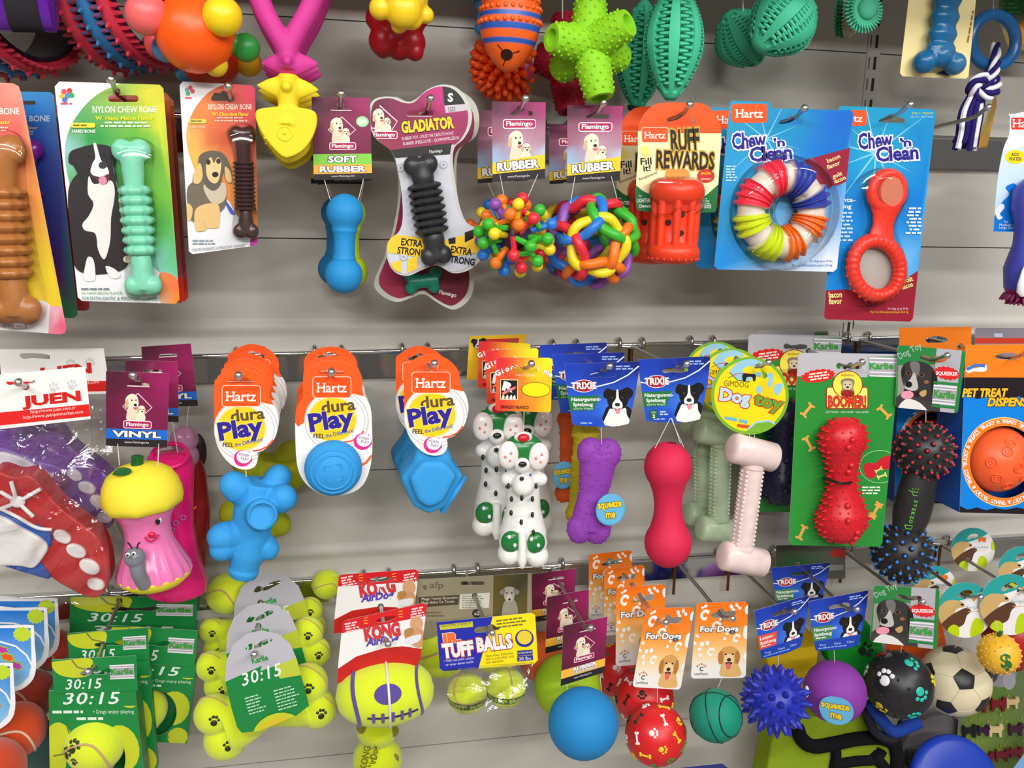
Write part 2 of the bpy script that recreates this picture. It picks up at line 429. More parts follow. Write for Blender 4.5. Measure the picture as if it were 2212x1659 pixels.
def Pn(x, y, d, h): return P(x, y, d) + V((0, -h, 0))
def disc(m, x, y, d, h, rx, col, ry=None, n=32):
    """low round button standing on plane d"""
    s = SZ(x, y, d); c0 = P(x, y, d); vs = []; ry = ry or rx; fs = []
    for k, z in ((1, 0), (1, h * .8), (.94, h)): vs += [c0 + V((rx * k * s * math.cos(2 * math.pi * i / n), -z, ry * k * s * math.sin(2 * math.pi * i / n))) for i in range(n)]
    for j in range(2): fs += [(j * n + i, j * n + (i + 1) % n, (j + 1) * n + (i + 1) % n, (j + 1) * n + i) for i in range(n)]
    m.add(vs, fs + [tuple(range(2 * n, 3 * n))], col)
def pillow(pts, d, th, col, vox=3, it=8):
    """soft moulded shape: th thick around plane d"""
    f = MB(); f.slab(pts, d + th / 2, th, col); s = SZ(*pts[0], d)
    return f.fused(s * vox, it, col)
def on_ball(C, r, v, lift=.0): return C + v.normalized() * (r + lift)
def paw3(m, C, r, v, up, size, col):
    """raised paw print on a ball"""
    v = V(v).normalized(); e = V(up); e = (e - v * e.dot(v)).normalized(); g = v.cross(e)
    for x, y, q in ((0, -.3, .46), (-.6, .2, .22), (-.22, .55, .23), (.22, .55, .23), (.6, .2, .22)):
        w = (v * r + (g * x + e * y) * size).normalized(); R = Matrix((w.orthogonal().normalized(), w.cross(w.orthogonal().normalized()), w)).transposed()
        m.sphere(C + w * (r * .995), (q * size, q * size, .0014), col, 12, 6, rot=R)
def bone3(m, C, r, v, up, size, col):
    v = V(v).normalized(); e = V(up); e = (e - v * e.dot(v)).normalized(); g = v.cross(e); pts = []
    for t_ in range(7):
        y = (t_ / 6 - .5) * 1.5; pts.append((v * r + e * (y * size)).normalized() * (r * 1.0) + C)
    m.tube(pts, size * .17, col, 8)
    for y in (-.8, .8):
        for x in (-.2, .2): m.sphere((v * r + e * (y * size) + g * (x * size)).normalized() * (r * .995) + C, size * .24, col, 8, 6)
def arc3(C, r, a, axis, a0, a1, n=20):
    """points of a circle of half-angle a about an axis on a ball"""
    ax = V(axis).normalized(); e = ax.orthogonal().normalized(); g = ax.cross(e)
    return [C + (ax * math.cos(a) + (e * math.cos(t) + g * math.sin(t)) * math.sin(a)) * r for t in [a0 + (a1 - a0) * i / n for i in range(n + 1)]]
def badge(t, x, y, d, rx, ry, on=None):
    """blue button reading SQUEEZE ME"""
    def turn(m):
        if on:
            C0, R, v = on; q = V((0, -1, 0)).rotation_difference(v); c0 = P(x, y, d); m.v = [C0 + v * (R * .985) + q @ (p - c0) for p in m.v]
        return m
    disc_m = MB(); disc(disc_m, x, y, d, .003, rx, (90, 170, 214), ry); turn(disc_m).build('squeeze_button', 'smooth_rubber', t)
    c = Card(d + .0032, ellpts(x, y, rx * .9, ry * .9), (100, 180, 222), th=0)
    c.txt('squeeze', x - rx * .78, y - ry * .02, ry * .42, (240, 206, 50), w=rx * 1.56, rot=7, bold=.04, oc=(70, 80, 40), ow=.05); c.txt('me', x + rx * .05, y + ry * .52, ry * .46, (240, 206, 50), w=rx * .62, rot=4, bold=.04, oc=(70, 80, 40), ow=.05, al='c')
    turn(c).build('button_print', 'printed_card', t)
# ================================================================ setting: wall panels, uprights, rails, hooks
WALLC = (196, 192, 184)
wl = MB()
def zrow(x, y): return P(x, y, 0).z
seams = [zrow(1000, 1008), zrow(1100, 1592), zrow(1000, 520), zrow(1000, 60)]
zs = sorted(seams + [zrow(900, -330), zrow(900, 2150)])
xl, xs_, xr_ = -1.35, P(1868, 300, 0).x, 1.9
for a, b in zip(zs[:-1], zs[1:]):
    for x0, x1 in ((xl, xs_ - .012), (xs_ + .012, xr_)):
        wl.box((x0, 0, a + .0009), (x1, .012, b - .0009), WALLC)
wl.box((xl, .006, zs[0]), (xr_, .02, zs[-1]), (120, 116, 108))
for x, y in ((800, 706), (700, 1192), (900, 205)):       # pressed ribs along the panels above each rail
    z = zrow(x, y); n = 8
    for x0, x1 in ((xl, xs_ - .012), (xs_ + .012, xr_)):
        vs = []
        for i in range(n + 1):
            t = i / n; vs += [(x0, -.0045 * math.sin(math.pi * t) ** 2, z + .014 * (t - .5) * 2), (x1, -.0045 * math.sin(math.pi * t) ** 2, z + .014 * (t - .5) * 2)]
        wl.add(vs, [(2 * i, 2 * i + 1, 2 * i + 3, 2 * i + 2) for i in range(n)], WALLC)
tag(wl.build('wall_back', 'painted_panel'), 'pale grey steel display wall panels behind the hanging toys', None, None, 'structure')
sh = MB(); zt = zs[-1] - .1; sh.box((xl, -.42, zt), (xr_, -.0005, zt + .03), (190, 188, 182)); sh.box((xl, -.424, zt - .012), (xr_, -.42, zt + .034), (205, 204, 200)); tag(sh.build('wall_shelf', 'painted_panel'), 'grey steel shelf above the display, over the top of the picture', 'shelf')  # unseen shelf, added to darken the top of the wall
fl = MB(); fl.box((-3, -6, -.02), (3.4, .3, 0), (150, 146, 138)); tag(fl.build('floor', 'painted_panel'), 'pale shop floor below the display', None, None, 'structure')
up = MB()
ux = xs_
up.box((ux - .0115, -.001, zs[0]), (ux + .0115, .01, zs[-1]), WALLC)
z = zs[0] + .01
while z < zs[-1] - .03:
    up.box((ux + .0015, -.0016, z), (ux + .0062, -.0006, z + .02), (38, 34, 30)); up.box((ux - .0075, -.0014, z + .001), (ux - .0055, -.0006, z + .019), (95, 90, 82)); z += .0335
tag(up.build('slotted_upright', 'painted_panel'), 'grey slotted metal upright between two wall panels', 'upright')
RAIL_D = .012
def rail(name, A, B, label, hpx=62):
    m = MB(); a, b = P(*A, 0), P(*B, 0); h = hpx * SZ(*A, 0)
    e = (b - a).normalized(); a = a - e * (.35 if A[0] < 700 else .2); b = b + e * .35
    vs = []; prof = [(-.0005, 0), (-RAIL_D, 0), (-RAIL_D - .002, -.0015), (-RAIL_D - .002, -.004), (-RAIL_D, -.0055), (-RAIL_D, -h), (-.0005, -h)]
    for q in (a, b): vs += [(q.x, y, q.z + z) for y, z in prof]
    n = len(prof)
    m.add(vs, [(i, (i + 1) % n, n + (i + 1) % n, n + i) for i in range(n)] + [tuple(range(n)), tuple(range(n, 2 * n))[::-1]], (205, 205, 205), False)
    m.tube([V((q.x, -RAIL_D - .001, q.z - .0015)) for q in (a, b)], .0034, (225, 225, 225), 12)  # bead added along the top edge to catch a bright highlight line
    o = m.build(name, 'chrome_strip'); tag(o, label, 'rail')
    return a, b, h
R1 = rail('hook_rail', (600, 254), (2100, 298), 'chrome rail behind the upper row of blister packs', 78)
R2 = rail('hook_rail', (425, 764), (1835, 727), 'chrome rail behind the middle row of header cards')
R3 = rail('hook_rail', (450, 1258), (2180, 1154), 'chrome rail behind the bottom row of balls', 56)
def railz(R, x): t = (x - R[0].x) / (R[1].x - R[0].x); return R[0].z + (R[1].z - R[0].z) * t
HL = .238
hk = bpy.data.objects.new('peg_hook', None)
def make_hook(R, tx, ty, label, first):
    tip = P(tx, ty, HL + .004); base = V((tip.x, -RAIL_D - .002, railz(R, tip.x) - .004))
    if first is None:
        o = root('peg_hook', label, 'hook', 0, 0, 0, 'steel peg hooks'); o.location = base; o['_o'] = tuple(base)
    else:
        o = first.copy(); COL.objects.link(o); o.location = base; o['label'] = label; o['_o'] = tuple(base)
    L = HL - RAIL_D; rise = tip.z - base.z
    ln = [base + V(p) for p in ((0, 0, 0), (0, -L * .5, (rise - .012) * .5), (0, -L * .84, rise - .013), (0, -L * .92, rise - .009), (0, -L, rise))]; PRONGS.append(ln)
    m = MB(); m.tube(ln and [base + V(p) for p in ((0, 0, 0), (0, -L * .5, (rise - .012) * .5), (0, -L * .84, rise - .013), (0, -L * .92, rise - .009), (0, -L, rise))], .003, (190, 188, 184), 8)
    m.sphere(tip, .0052, (225, 225, 225), 12, 8)
    m.build('prong', 'steel', o)
    if first is None:
        b = MB(); b.tube([base + V(p) for p in ((-.02, .001, .0), (0, -.0035, -.001), (.02, .001, .0))], .0032, (185, 183, 180), 8)
        for sx in (-.02, .02):
            b.tube([base + V((sx, .004 + .0075 * math.cos(t), .0035 + .008 * math.sin(t))) for t in [math.pi * (1.55 - .16 * i) for i in range(9)]], .0034, (185, 183, 180), 8)
        b.tube([base + V(p) for p in ((0, -.0035, 0), (0, -.0042, -.04), (0, -.0042, -.062))], .0026, (150, 110, 80), 8)
        b.build('bracket', 'steel', o)
    else:
        for c in first.children:
            if c.name.startswith('bracket'):
                k = c.copy(); COL.objects.link(k); k.parent = o
    return o
H1 = [(240, 172, 'bright hook tip above the green chew bone pack'), (493, 187, 'hook tip over the small chocolate chew bone pack'), (737, 203, 'hook holding the dumbbell card with lime and orange bands'), (930, 213, 'hook through the bone-shaped maroon card'),
      (1135, 213, 'hook with white tip above the knobbly ball card'), (1303, 222, 'hook with white tip above the woven ball card'), (1490, 226, 'hook through the orange arched treat card'), (1738, 234, 'hook over the four-colour ring pack'),
      (1966, 226, 'hook over the red figure-eight teether pack'), (2135, 232, 'bare hook in front of the striped rope tassel')]
H2 = [(40, 826, 'hook through the white header card of the trainer toy'), (287, 811, 'hook tip over the apple core card'), (515, 811, 'hook tip at the leftmost orange topped card'), (716, 804, 'hook tip above the ball on its white card'), (938, 785, 'hook tip above the square blue rubber toy'),
      (1148, 786, 'hook behind the red and yellow card of the spotted dog'), (1317, 791, 'hook tip on the blue card above the purple bone'), (1483, 786, 'hook tip on the blue card above the red dumbbell'), (1660, 783, 'hook at the round yellow tag'),
      (1862, 782, 'hook in the grey and green dumbbell card'), (2046, 768, 'hook in the green card with the tricolour dog'), (2215, 764, 'hook in the orange and blue dispenser box, at the picture edge')]
H3 = [(190, 1451, 'hook in the green tennis ball box'), (549, 1414, 'hook in the grey card with the felt bones'), (838, 1391, 'hook above the felt rugby ball'), (1063, 1367, 'hook in the blue and yellow card of small tennis balls'), (1276, 1356, 'hook in the maroon card above the blue ball'),
      (1438, 1344, 'hook in the orange card above the red ball'), (1582, 1336, 'hook in the orange card above the basketball'), (1716, 1321, 'hook in the blue card above the spiked ball'), (1851, 1316, 'hook in the blue card above the violet ball'),
      (1993, 1300, 'hook in the green card above the black paw ball'), (2118, 1290, 'hook in the round teal tag'), (2230, 1278, 'hook beyond the strawberry tag, at the picture edge'), (2190, 1180, 'short hook at far right of the bottom rail')]
h0 = None
for R, L in ((R1, H1), (R2, H2), (R3, H3[:-1])):
    for x, y, lb in L:
        o = make_hook(R, x, y, 'chrome peg ' + lb, h0); h0 = h0 or o
# ================================================================ printed pictures shared by several cards
BLK, WHT = (24, 22, 24), (240, 239, 236)
def rbf(*pts):
    def f(x, y):
        w = [(1 / ((x - a) ** 2 + (y - b) ** 2 + 4) ** 1.25, c) for a, b, c in pts]; t = sum(q for q, _ in w)
        return tuple(sum(q * c[i] for q, c in w) / t for i in range(3))
    return f
def grads(y0, c0, y1, c1, *more):
    st = [(y0, c0), (y1, c1)] + list(more)
    def f(x, y):
        if y <= st[0][0]: return st[0][1]
        for (a, p), (b, q) in zip(st[:-1], st[1:]):
            if y <= b: t = (y - a) / (b - a); return tuple(p[i] + (q[i] - p[i]) * t for i in range(3))
        return st[-1][1]
    return f
def pic(c, x, y, s, parts, rot=0, fx=1):
    q = math.radians(rot); C, S = math.cos(q), math.sin(q)
    T = lambda a, b: (x + s * (fx * a * C - b * S), y + s * (fx * a * S + b * C))
    for p in parts:
        if p[0] == 'e':
            _, a, b, rx, ry, col, *ro = p; u, v = T(a, b); c.ell(u, v, rx * s, ry * s, col, rot + fx * (ro[0] if ro else 0), 14)
        else: c.blob([T(a, b) for a, b in p[1]], p[2], 3)
COLLIE = [('b', [(-1.0, 1.9), (-.95, 1.0), (-.6, .5), (.6, .5), (1.1, 1.0), (1.15, 1.9)], (28, 26, 32)),
          ('b', [(-.95, 2.2), (-.75, 1.2), (-.5, .75), (0, 1.0), (.6, .7), (.7, 1.3), (.95, 2.2)], WHT),
          ('b', [(-1.05, -.55), (-.8, -.98), (-.35, -.85), (0, -.82), (.3, -.85), (.75, -1.08), (1.15, -.75), (1.1, -.3), (.85, 0), (.72, .4), (.4, .75), (-.4, .75), (-.7, .4), (-.78, -.05), (-1.0, -.2)], BLK),
          ('b', [(-.07, -.82), (.07, -.82), (.12, -.1), (.36, .3), (.34, .75), (0, .95), (-.34, .75), (-.36, .3), (-.12, -.1)], WHT),
          ('e', -.38, -.18, .1, .07, (70, 60, 55)), ('e', .38, -.18, .1, .07, (70, 60, 55)),
          ('e', 0, .42, .2, .16, (45, 42, 46)), ('b', [(-.3, .7), (0, .78), (.3, .7), (.1, .88), (-.1, .88)], (90, 45, 50)), ('e', .02, 1.0, .17, .24, (235, 140, 155))]
CRM, CRD = (236, 224, 200), (205, 180, 140)
LABS = [('b', [(-.62, 1.2), (-.6, .5), (-.45, .1), (.1, .1), (.3, .6), (.2, 1.2)], (228, 214, 188)),
        ('b', [(-.75, -.3), (-.62, -.72), (-.2, -.95), (.2, -.75), (.32, -.2), (.2, .25), (-.2, .35), (-.5, .1)], CRM),
        ('b', [(-.72, -.35), (-.55, -.5), (-.5, .0), (-.62, .25), (-.8, .1)], CRD),
        ('e', -.22, -.42, .06, .07, BLK), ('e', .1, -.44, .05, .06, BLK), ('e', .06, -.05, .13, .12, (40, 34, 34)), ('b', [(-.12, .15), (.12, .12), (.25, .05), (.16, .3), (0, .32)], (200, 110, 115)),
        ('b', [(.1, 1.25), (.2, .7), (.5, .55), (.85, .75), (.8, 1.25)], CRM), ('e', .55, .32, .33, .36, (240, 228, 205)), ('e', .3, .36, .1, .24, CRD, 10), ('e', .82, .36, .09, .2, CRD, -10),
        ('e', .48, .28, .05, .05, BLK), ('e', .68, .28, .05, .05, BLK), ('e', .62, .46, .08, .06, BLK)]
GOLD = [('b', [(-.65, 1.9), (-.7, 1.0), (-.5, .5), (.6, .5), (1.0, 1.1), (1.1, 1.9)], (226, 178, 110)),
        ('b', [(-.9, -.3), (-.6, -.85), (0, -1.05), (.6, -.85), (.9, -.3), (.9, .4), (.6, .7), (-.6, .7), (-.9, .4)], (216, 160, 84)),
        ('b', [(-.95, -.4), (-.7, -.6), (-.55, -.2), (-.6, .6), (-.85, .7), (-1.0, .2)], (184, 120, 56)), ('b', [(.95, -.4), (.7, -.6), (.55, -.2), (.6, .6), (.85, .7), (1.0, .2)], (184, 120, 56)),
        ('b', [(-.4, -.1), (0, -.3), (.4, -.1), (.45, .5), (.2, .85), (-.2, .85), (-.45, .5)], (238, 205, 150)),
        ('e', -.32, -.25, .1, .09, (45, 30, 20)), ('e', .32, -.25, .1, .09, (45, 30, 20)), ('e', 0, .3, .2, .17, (50, 34, 34)), ('b', [(-.3, .55), (.3, .55), (.2, .8), (-.2, .8)], (90, 40, 40)), ('e', -.02, .95, .22, .33, (225, 100, 110))]
AUSSIE = [('b', [(-1.2, 1.7), (-.9, .7), (.9, .5), (1.3, 1.0), (1.2, 1.7)], (60, 58, 58)), ('b', [(-1.0, 1.8), (-.6, .95), (.3, 1.1), (.8, 1.8)], (225, 222, 218)),
          ('b', [(-.9, -.3), (-.75, -.9), (-.2, -1.1), (.5, -1.0), (.95, -.6), (1.15, .2), (.9, .9), (.3, .9), (-.5, .6)], (52, 50, 50)),
          ('b', [(-.45, -1.0), (0, -1.05), (.1, -.6), (-.1, -.2), (-.3, -.5)], (112, 110, 110)), ('b', [(.75, -.6), (1.05, -.4), (1.1, .3), (.85, .5)], (30, 28, 28)), ('b', [(-.9, -.5), (-.7, -.8), (-.75, -.2)], (34, 32, 32)), ('e', -.5, -.42, .14, .1, (120, 90, 60)), ('e', -.5, -.42, .08, .08, (16, 14, 14)), ('e', .22, -.4, .16, .1, (120, 90, 60)), ('e', .22, -.4, .09, .08, (16, 14, 14)), ('e', .5, -.05, .14, .1, (140, 100, 60)),
          ('b', [(-.2, -.5), (-.02, -.1), (.06, .35), (-.3, .5), (-.62, .4), (-.66, .1), (-.4, -.1)], (188, 184, 180)), ('e', -.46, .16, .2, .17, (26, 24, 26)), ('b', [(-.7, .42), (-.2, .5), (.4, .5), (.1, .75), (-.5, .72)], (40, 26, 28)), ('e', -.5, .72, .36, .22, (232, 150, 170), -10), ('b', [(.15, .55), (.5, .35), (.55, .6), (.35, .75)], (190, 155, 100))]
def hartz(c, x0, y0, x1, y1, ring=True, col=(255, 84, 22)):
    r = (y1 - y0) * .16; w = (y1 - y0) * .03
    if ring: c.frame(x0, y0, x1, y1, r, (250, 225, 205), col, w)
    else: c.rect(x0, y0, x1, y1, col, r)
    h = (y1 - y0) * .43; bx = x0 + (x1 - x0) * .12; W = (x1 - x0) * .76; by = y1 - (y1 - y0) * .27
    serif(c, 'Hartz', bx, by, h, W, WHT)
def serif(c, t, x, y, h, w, col):
    """bold slab-serif lettering"""
    vs, fs = glyphs(t, .012); x0 = min(p[0] for p in vs); x1 = max(p[0] for p in vs); k = w / (x1 - x0)
    c.txt(t, x, y, h, col, w=w, bold=.014)
    adv = 0
    for i, ch in enumerate(t):
        gx = glyphs(t[:i + 1], .012)[0]; e = (max(p[0] for p in gx) - x0) * k
        g0 = glyphs(ch, .012)[0]
        if not g0: continue
        gw = (max(p[0] for p in g0) - min(p[0] for p in g0)) * k; s0 = x + e - gw; q = h * .09
        feet = {'H': ((0, 1, .36), (0, 1, 1), ), 'N': ((0, 1, .3),), 'r': ((0, 0, .4),), 'E': ((0, 0, .3),), 'B': ((0, 0, .3),), 'L': ((0, 0, .3),)}.get(ch, ())
        if ch in 'HN':
            for a in (s0, s0 + gw - h * .17):
                for yy in (y, y - h + q): c.rect(a - h * .1, yy - q, a + h * .27, yy, col)
        elif ch in 'rEBLWI':
            c.rect(s0 - h * .1, y - q, s0 + h * .27, y, col)
            if ch != 'r': c.rect(s0 - h * .1, y - h, s0 + h * .2, y - h + q, col)
def flam_box(c, x0, y0, x1, y1):
    h = y1 - y0; c.frame(x0, y0, x1, y1, h * .28, (246, 226, 236), (176, 24, 84), h * .1)
    c.txt('Flamingo', x0 + (x1 - x0) * .1, y1 - h * .32, h * .46, WHT, w=(x1 - x0) * .8, bold=.025)
MARO = rbf((0, 0, (80, 22, 46)), (100, 20, (154, 26, 94)), (60, 60, (122, 26, 70)), (0, 120, (86, 22, 46)), (100, 110, (112, 26, 64)))
def slotpts(cx, y, w=34, h=4.6): return rrpts(cx - w / 2, y, cx + w / 2, y + h, h * .45)
def flam_card(d, quad, H, bands, slot=50):
    """maroon card with two pale puppies in a diamond; bands: (text, bg, y0, y1)"""
    c = Card(d, [(0, 0), (100, 0), (100, H), (0, H)], MARO, [slotpts(slot, 17)], quad, 100, H, grid=8)
    c.line([(slot - 18, 22.6), (slot + 18, 22.6)], 1.6, (235, 225, 230))
    c.line([(51, 34), (74, 56), (50, 78), (27, 56), (51, 34)], 1.5, (240, 210, 225))
    pic(c, 46, 54, 20, LABS); flam_box(c, 28, 78, 74, 91)
    for t, bg, y0, y1 in bands:
        c.rect(0, y0, 100, y1, bg)
        if t:
            k = .8 if len(t) < 8 else .62
            c.txt(t, 50, y1 - (y1 - y0) * .22, (y1 - y0) * .56, WHT, w=100 * k * (1 if len(t) > 4 else .62), bold=.045, oc=BLK, ow=.05, al='c')
    c.rect(0, bands[-1][3], 100, H, (38, 32, 34)); c.txt('www.Flamingo.be', 50, H - (H - bands[-1][3]) * .45, (H - bands[-1][3]) * .3, (225, 220, 220), w=40, al='c')
    return c
def rub_card(d, quad, H=146):
    c = Card(d, [(0, 0), (100, 0), (100, H), (0, H)], rbf((0, 0, (70, 20, 44)), (60, 0, (130, 26, 78)), (100, 10, (168, 44, 112)), (0, 60, (150, 90, 110)), (100, 60, (176, 120, 140)), (0, 105, (150, 190, 226)), (100, 105, (190, 205, 225)), (50, 80, (190, 150, 165))), [rrpts(34, 17, 76, 25, 3.4)], quad, 100, H, grid=8)
    flam_box(c, 20, 32, 82, 50)
    pic(c, 50, 78, 26, LABS)
    c.fill([(0, 111), (100, 99), (100, 127), (0, 132)], (246, 204, 40))
    c.txt('RUBBER', 9, 127, 14.5, WHT, w=80, rot=3, bold=.05, oc=(40, 34, 30), ow=.055)
    c.fill([(0, 132), (100, 127), (100, H), (0, H)], (38, 32, 36)); c.txt('www.Flamingo.be', 50, 140, 4, (225, 220, 220), w=42, al='c')
    return c
def nylon_bone(m, top, bot, d, w, wr, col, nr=7, t0=.3, t1=.72, spin=0, ends=None):
    """chew bone: two-lobed ends, ridged waist; w lobe width and wr ridge width in pixels"""
    A, B = P(*top, d), P(*bot, d); s = SZ(*top, d); ax = (B - A).normalized(); q = V((ax.z, 0, -ax.x)) if abs(ax.z) > .1 else V((1, 0, 0)); q = (q - ax * q.dot(ax)).normalized(); L = (B - A).length
    e = MB(); lr = w * s * .29; we = ends or w
    for P0, sg, ww in ((A, 1, w), (B, -1, we)):
        r = ww * s * .29
        for k in (-1, 1): e.sphere(P0 + ax * (sg * r) + q * (k * (ww * s * .5 - r)), (r, r * .82, r * 1.02), col, 18, 12)
    e.lathe(A + ax * (lr * .6), A + ax * (L * t0), [(0, w * s * .3), (.35, w * s * .3), (.75, wr * s * .34), (1, wr * s * .31)], col, 20, .85)
    r = we * s * .29
    e.lathe(B - ax * (r * .6), B - ax * (L * (1 - t1)), [(0, we * s * .3), (.35, we * s * .3), (.75, wr * s * .34), (1, wr * s * .31)], col, 20, .85)
    f = e.fused(s * 2.6, 5, col); m.v += []; b = len(m.v); m.v += f.v; m.f += [[b + i for i in g] for g in f.f]; m.c += f.c; m.sm += f.sm
    pr = []
    for i in range(nr):
        for u, k in ((0, .72), (.25, .98), (.5, 1.06), (.75, .98)): pr.append(((i + u) / nr, wr * s * .5 * k * (1 - .1 * abs(i - nr / 2 + .5) / nr)))
    pr.append((1, wr * s * .36)); pr[0] = (0, wr * s * .34)
    m.lathe(A + ax * (L * t0 * .96), A + ax * (L * (t1 + .01)), pr, col, 40, .9, fn=lambda a, t: 1 + .05 * math.sin(a * 10))
def blister(m, pts, d, h, px=None, inset=.72):
    """clear moulded dome over a flat outline (pixels)"""
    cx = sum(p[0] for p in pts) / len(pts); cy = sum(p[1] for p in pts) / len(pts); vs = []; fs = []; n = len(pts)
    lv = [(1.0, 0), (.985, .55), (.93, .85), (.8, .97), (.5, 1)]
    for k, z in lv: vs += [P(cx + (x - cx) * k, cy + (y - cy) * k, d + h * z) for x, y in pts]
    for j in range(len(lv) - 1): fs += [(j * n + i, j * n + (i + 1) % n, (j + 1) * n + (i + 1) % n, (j + 1) * n + i) for i in range(n)]
    fs.append(tuple(range((len(lv) - 1) * n, len(lv) * n)))
    m.add(vs, fs, (255, 255, 255))
def cord(parent, pts, d, r=.0005, col=(225, 222, 215), name='cord'):
    """each strand its own part; points (x, y) or (x, y, depth)"""
    for a in pts:
        m = MB(); m.tube([P(q[0], q[1], q[2] if len(q) > 2 else d) for q in a], r, col, 5); m.build(name, 'smooth_rubber', parent)
# ================================================================ upper hooks: packs and hanging cards
D1 = .214
# --- orange chew bone pack cut by the left edge
t = root('chew_bone_pack', 'orange and yellow chew bone pack with a brown bone, cut by the left picture edge', 'chew toy pack', -40, 180, D1, 'chew bone blister packs')
o = [(-190, 168), (28, 180), (40, 186), (46, 202), (143, 708), (140, 719), (130, 722), (-120, 704)]
c = Card(D1, o, rbf((-60, 180, (215, 90, 110)), (40, 190, (236, 150, 130)), (30, 290, (226, 96, 84)), (-60, 420, (214, 120, 60)), (70, 420, (226, 140, 66)), (110, 600, (232, 206, 40)), (60, 560, (220, 180, 40)), (-60, 650, (214, 190, 90))), [slotpts(-32, 206, 60, 10)], grid=16)
c.blob([(-130, 660), (-20, 690), (70, 650), (110, 662), (128, 725), (-120, 720)], (226, 220, 222)); c.fill([(108, 660), (136, 664), (146, 724), (104, 724)], rbf((110, 680, (226, 180, 190)), (140, 700, (228, 90, 120))), 4)
serif(c, 'NYLON CHEW BONE', -118, 247, 14, 160, (244, 226, 222)); c.txt('Flavor', 22, 268, 8, (240, 220, 40), al='r', bold=.02); c.greek(-60, 274, 98, 2, 7, (238, 205, 195), 3)
c.greek(-60, 703, 150, 1, 8, (150, 120, 130), 4)
c.build('backing_card', 'printed_card', t)
m = MB(); nylon_bone(m, (-5, 290), (36, 700), D1 + .012, 112, 88, (176, 112, 56), 8, .28, .74); m.build('chew_bone', 'marbled_nylon', t)
m = MB(); blister(m, smooth([(-60, 300), (-5, 276), (50, 300), (60, 400), (86, 560), (104, 660), (80, 700), (10, 706), (-30, 660), (-50, 480)], 6), D1 + .001, .03); m.build('blister', 'clear_blister', t)
# --- blue pack behind
t = root('chew_bone_pack', 'dark blue and violet chew bone pack tucked behind the green and the orange ones', 'chew toy pack', 95, 200, D1 - .05, 'chew bone blister packs')
o = [(-60, 196), (108, 199), (116, 206), (168, 680), (160, 687), (-20, 684)]
d = D1 - .05
c = Card(d, o, grads(200, (30, 130, 190), 260, (24, 100, 190), (320, (34, 60, 150)), (520, (50, 40, 120)), (600, (90, 30, 100)), (634, (110, 30, 100)), (635, (40, 110, 70))), [slotpts(60, 218, 34, 8)], grid=12)
serif(c, 'NYLON CHEW BONE', -55, 262, 12, 162, (190, 205, 225)); c.txt('Flavor', 82, 279, 7, (230, 220, 40), al='r'); c.greek(-10, 283, 105, 2, 6, (130, 170, 215), 3)
c.build('backing_card', 'printed_card', t)
m = MB(); nylon_bone(m, (50, 300), (80, 670), d + .012, 78, 60, (120, 30, 150), 7); m.build('chew_bone', 'gloss_vinyl', t)
t = root('chew_bone_pack', 'dark red chew bone pack, only a corner showing below the blue one', 'chew toy pack', 120, 260, D1 - .09, 'chew bone blister packs')
c = Card(D1 - .09, rrpts(30, 230, 193, 671, 8), grads(230, (150, 40, 50), 680, (176, 44, 48)), [slotpts(110, 245, 34, 8)]); c.build('backing_card', 'printed_card', t)
# --- green pack
t = root('chew_bone_pack', 'green chew bone pack picturing a sitting black and white collie beside a mint bone', 'chew toy pack', 235, 180, D1, 'chew bone blister packs'); tg = t
o = [(128, 176), (345, 183), (353, 191), (388, 647), (380, 656), (177, 650), (168, 642), (118, 187)]
c = Card(D1, o, (233, 232, 236), [rrpts(234, 206, 299, 220, 6)], back=(150, 40, 50))
G1 = rbf((150, 320, (150, 196, 200)), (160, 260, (90, 165, 90)), (200, 300, (36, 150, 64)), (250, 210, (150, 190, 80)), (330, 200, (232, 222, 40)), (345, 260, (214, 214, 40)), (300, 300, (84, 170, 50)), (360, 420, (110, 180, 50)), (330, 480, (70, 160, 60)), (375, 560, (90, 190, 120)), (350, 570, (130, 196, 190)), (230, 360, (40, 150, 70)))
c.fill(smooth([(262, 180), (210, 204), (166, 250), (142, 305), (144, 370), (165, 440), (200, 500), (300, 552), (345, 588), (384, 606), (420, 500), (400, 180), (330, 150)], 5), G1, 18)
c.fill(smooth([(345, 590), (386, 606), (394, 660), (350, 662)], 4), rbf((350, 650, (225, 170, 140)), (380, 620, (236, 110, 60)), (385, 650, (244, 140, 30))), 5)
for x, y, q in ((138, 198, (225, 70, 90)), (150, 196, (200, 60, 60)), (134, 208, (230, 180, 40)), (146, 207, (60, 140, 200)), (155, 206, (60, 160, 90)), (140, 216, (90, 110, 190))): c.ell(x, y, 6, 6, q)
c.greek(131, 222, 31, 1, 5, (226, 60, 80), 4)
serif(c, 'NYLON CHEW BONE', 200, 243, 13, 138, (236, 240, 226)); c.txt('W. Hami Melon Flavor', 206, 259, 8, (238, 226, 20), w=126, bold=.02); c.greek(214, 263, 116, 2, 7.5, (215, 235, 205), 4, al='c')
c.rect(153, 265, 206, 276, (240, 220, 60), 5); c.greek(158, 269, 42, 1, 5, (110, 90, 20), 3.4); c.txt('HARD BONE', 156, 287, 6.5, (235, 245, 235), w=50, bold=.02)
c.blob([(166, 345), (180, 360), (150, 400), (148, 470), (156, 560), (180, 590), (240, 590), (276, 572), (270, 520), (256, 440), (252, 380), (230, 340)], (44, 36, 38))
c.blob([(148, 350), (152, 328), (176, 318), (204, 312), (236, 316), (250, 340), (246, 372), (232, 402), (206, 404), (180, 398), (166, 372), (158, 358)], (36, 32, 34), 5)
c.blob([(192, 380), (204, 398), (240, 390), (248, 420), (240, 470), (238, 520), (226, 560), (212, 540), (206, 505), (184, 498), (178, 484), (192, 466), (202, 440), (190, 418)], (230, 226, 222))
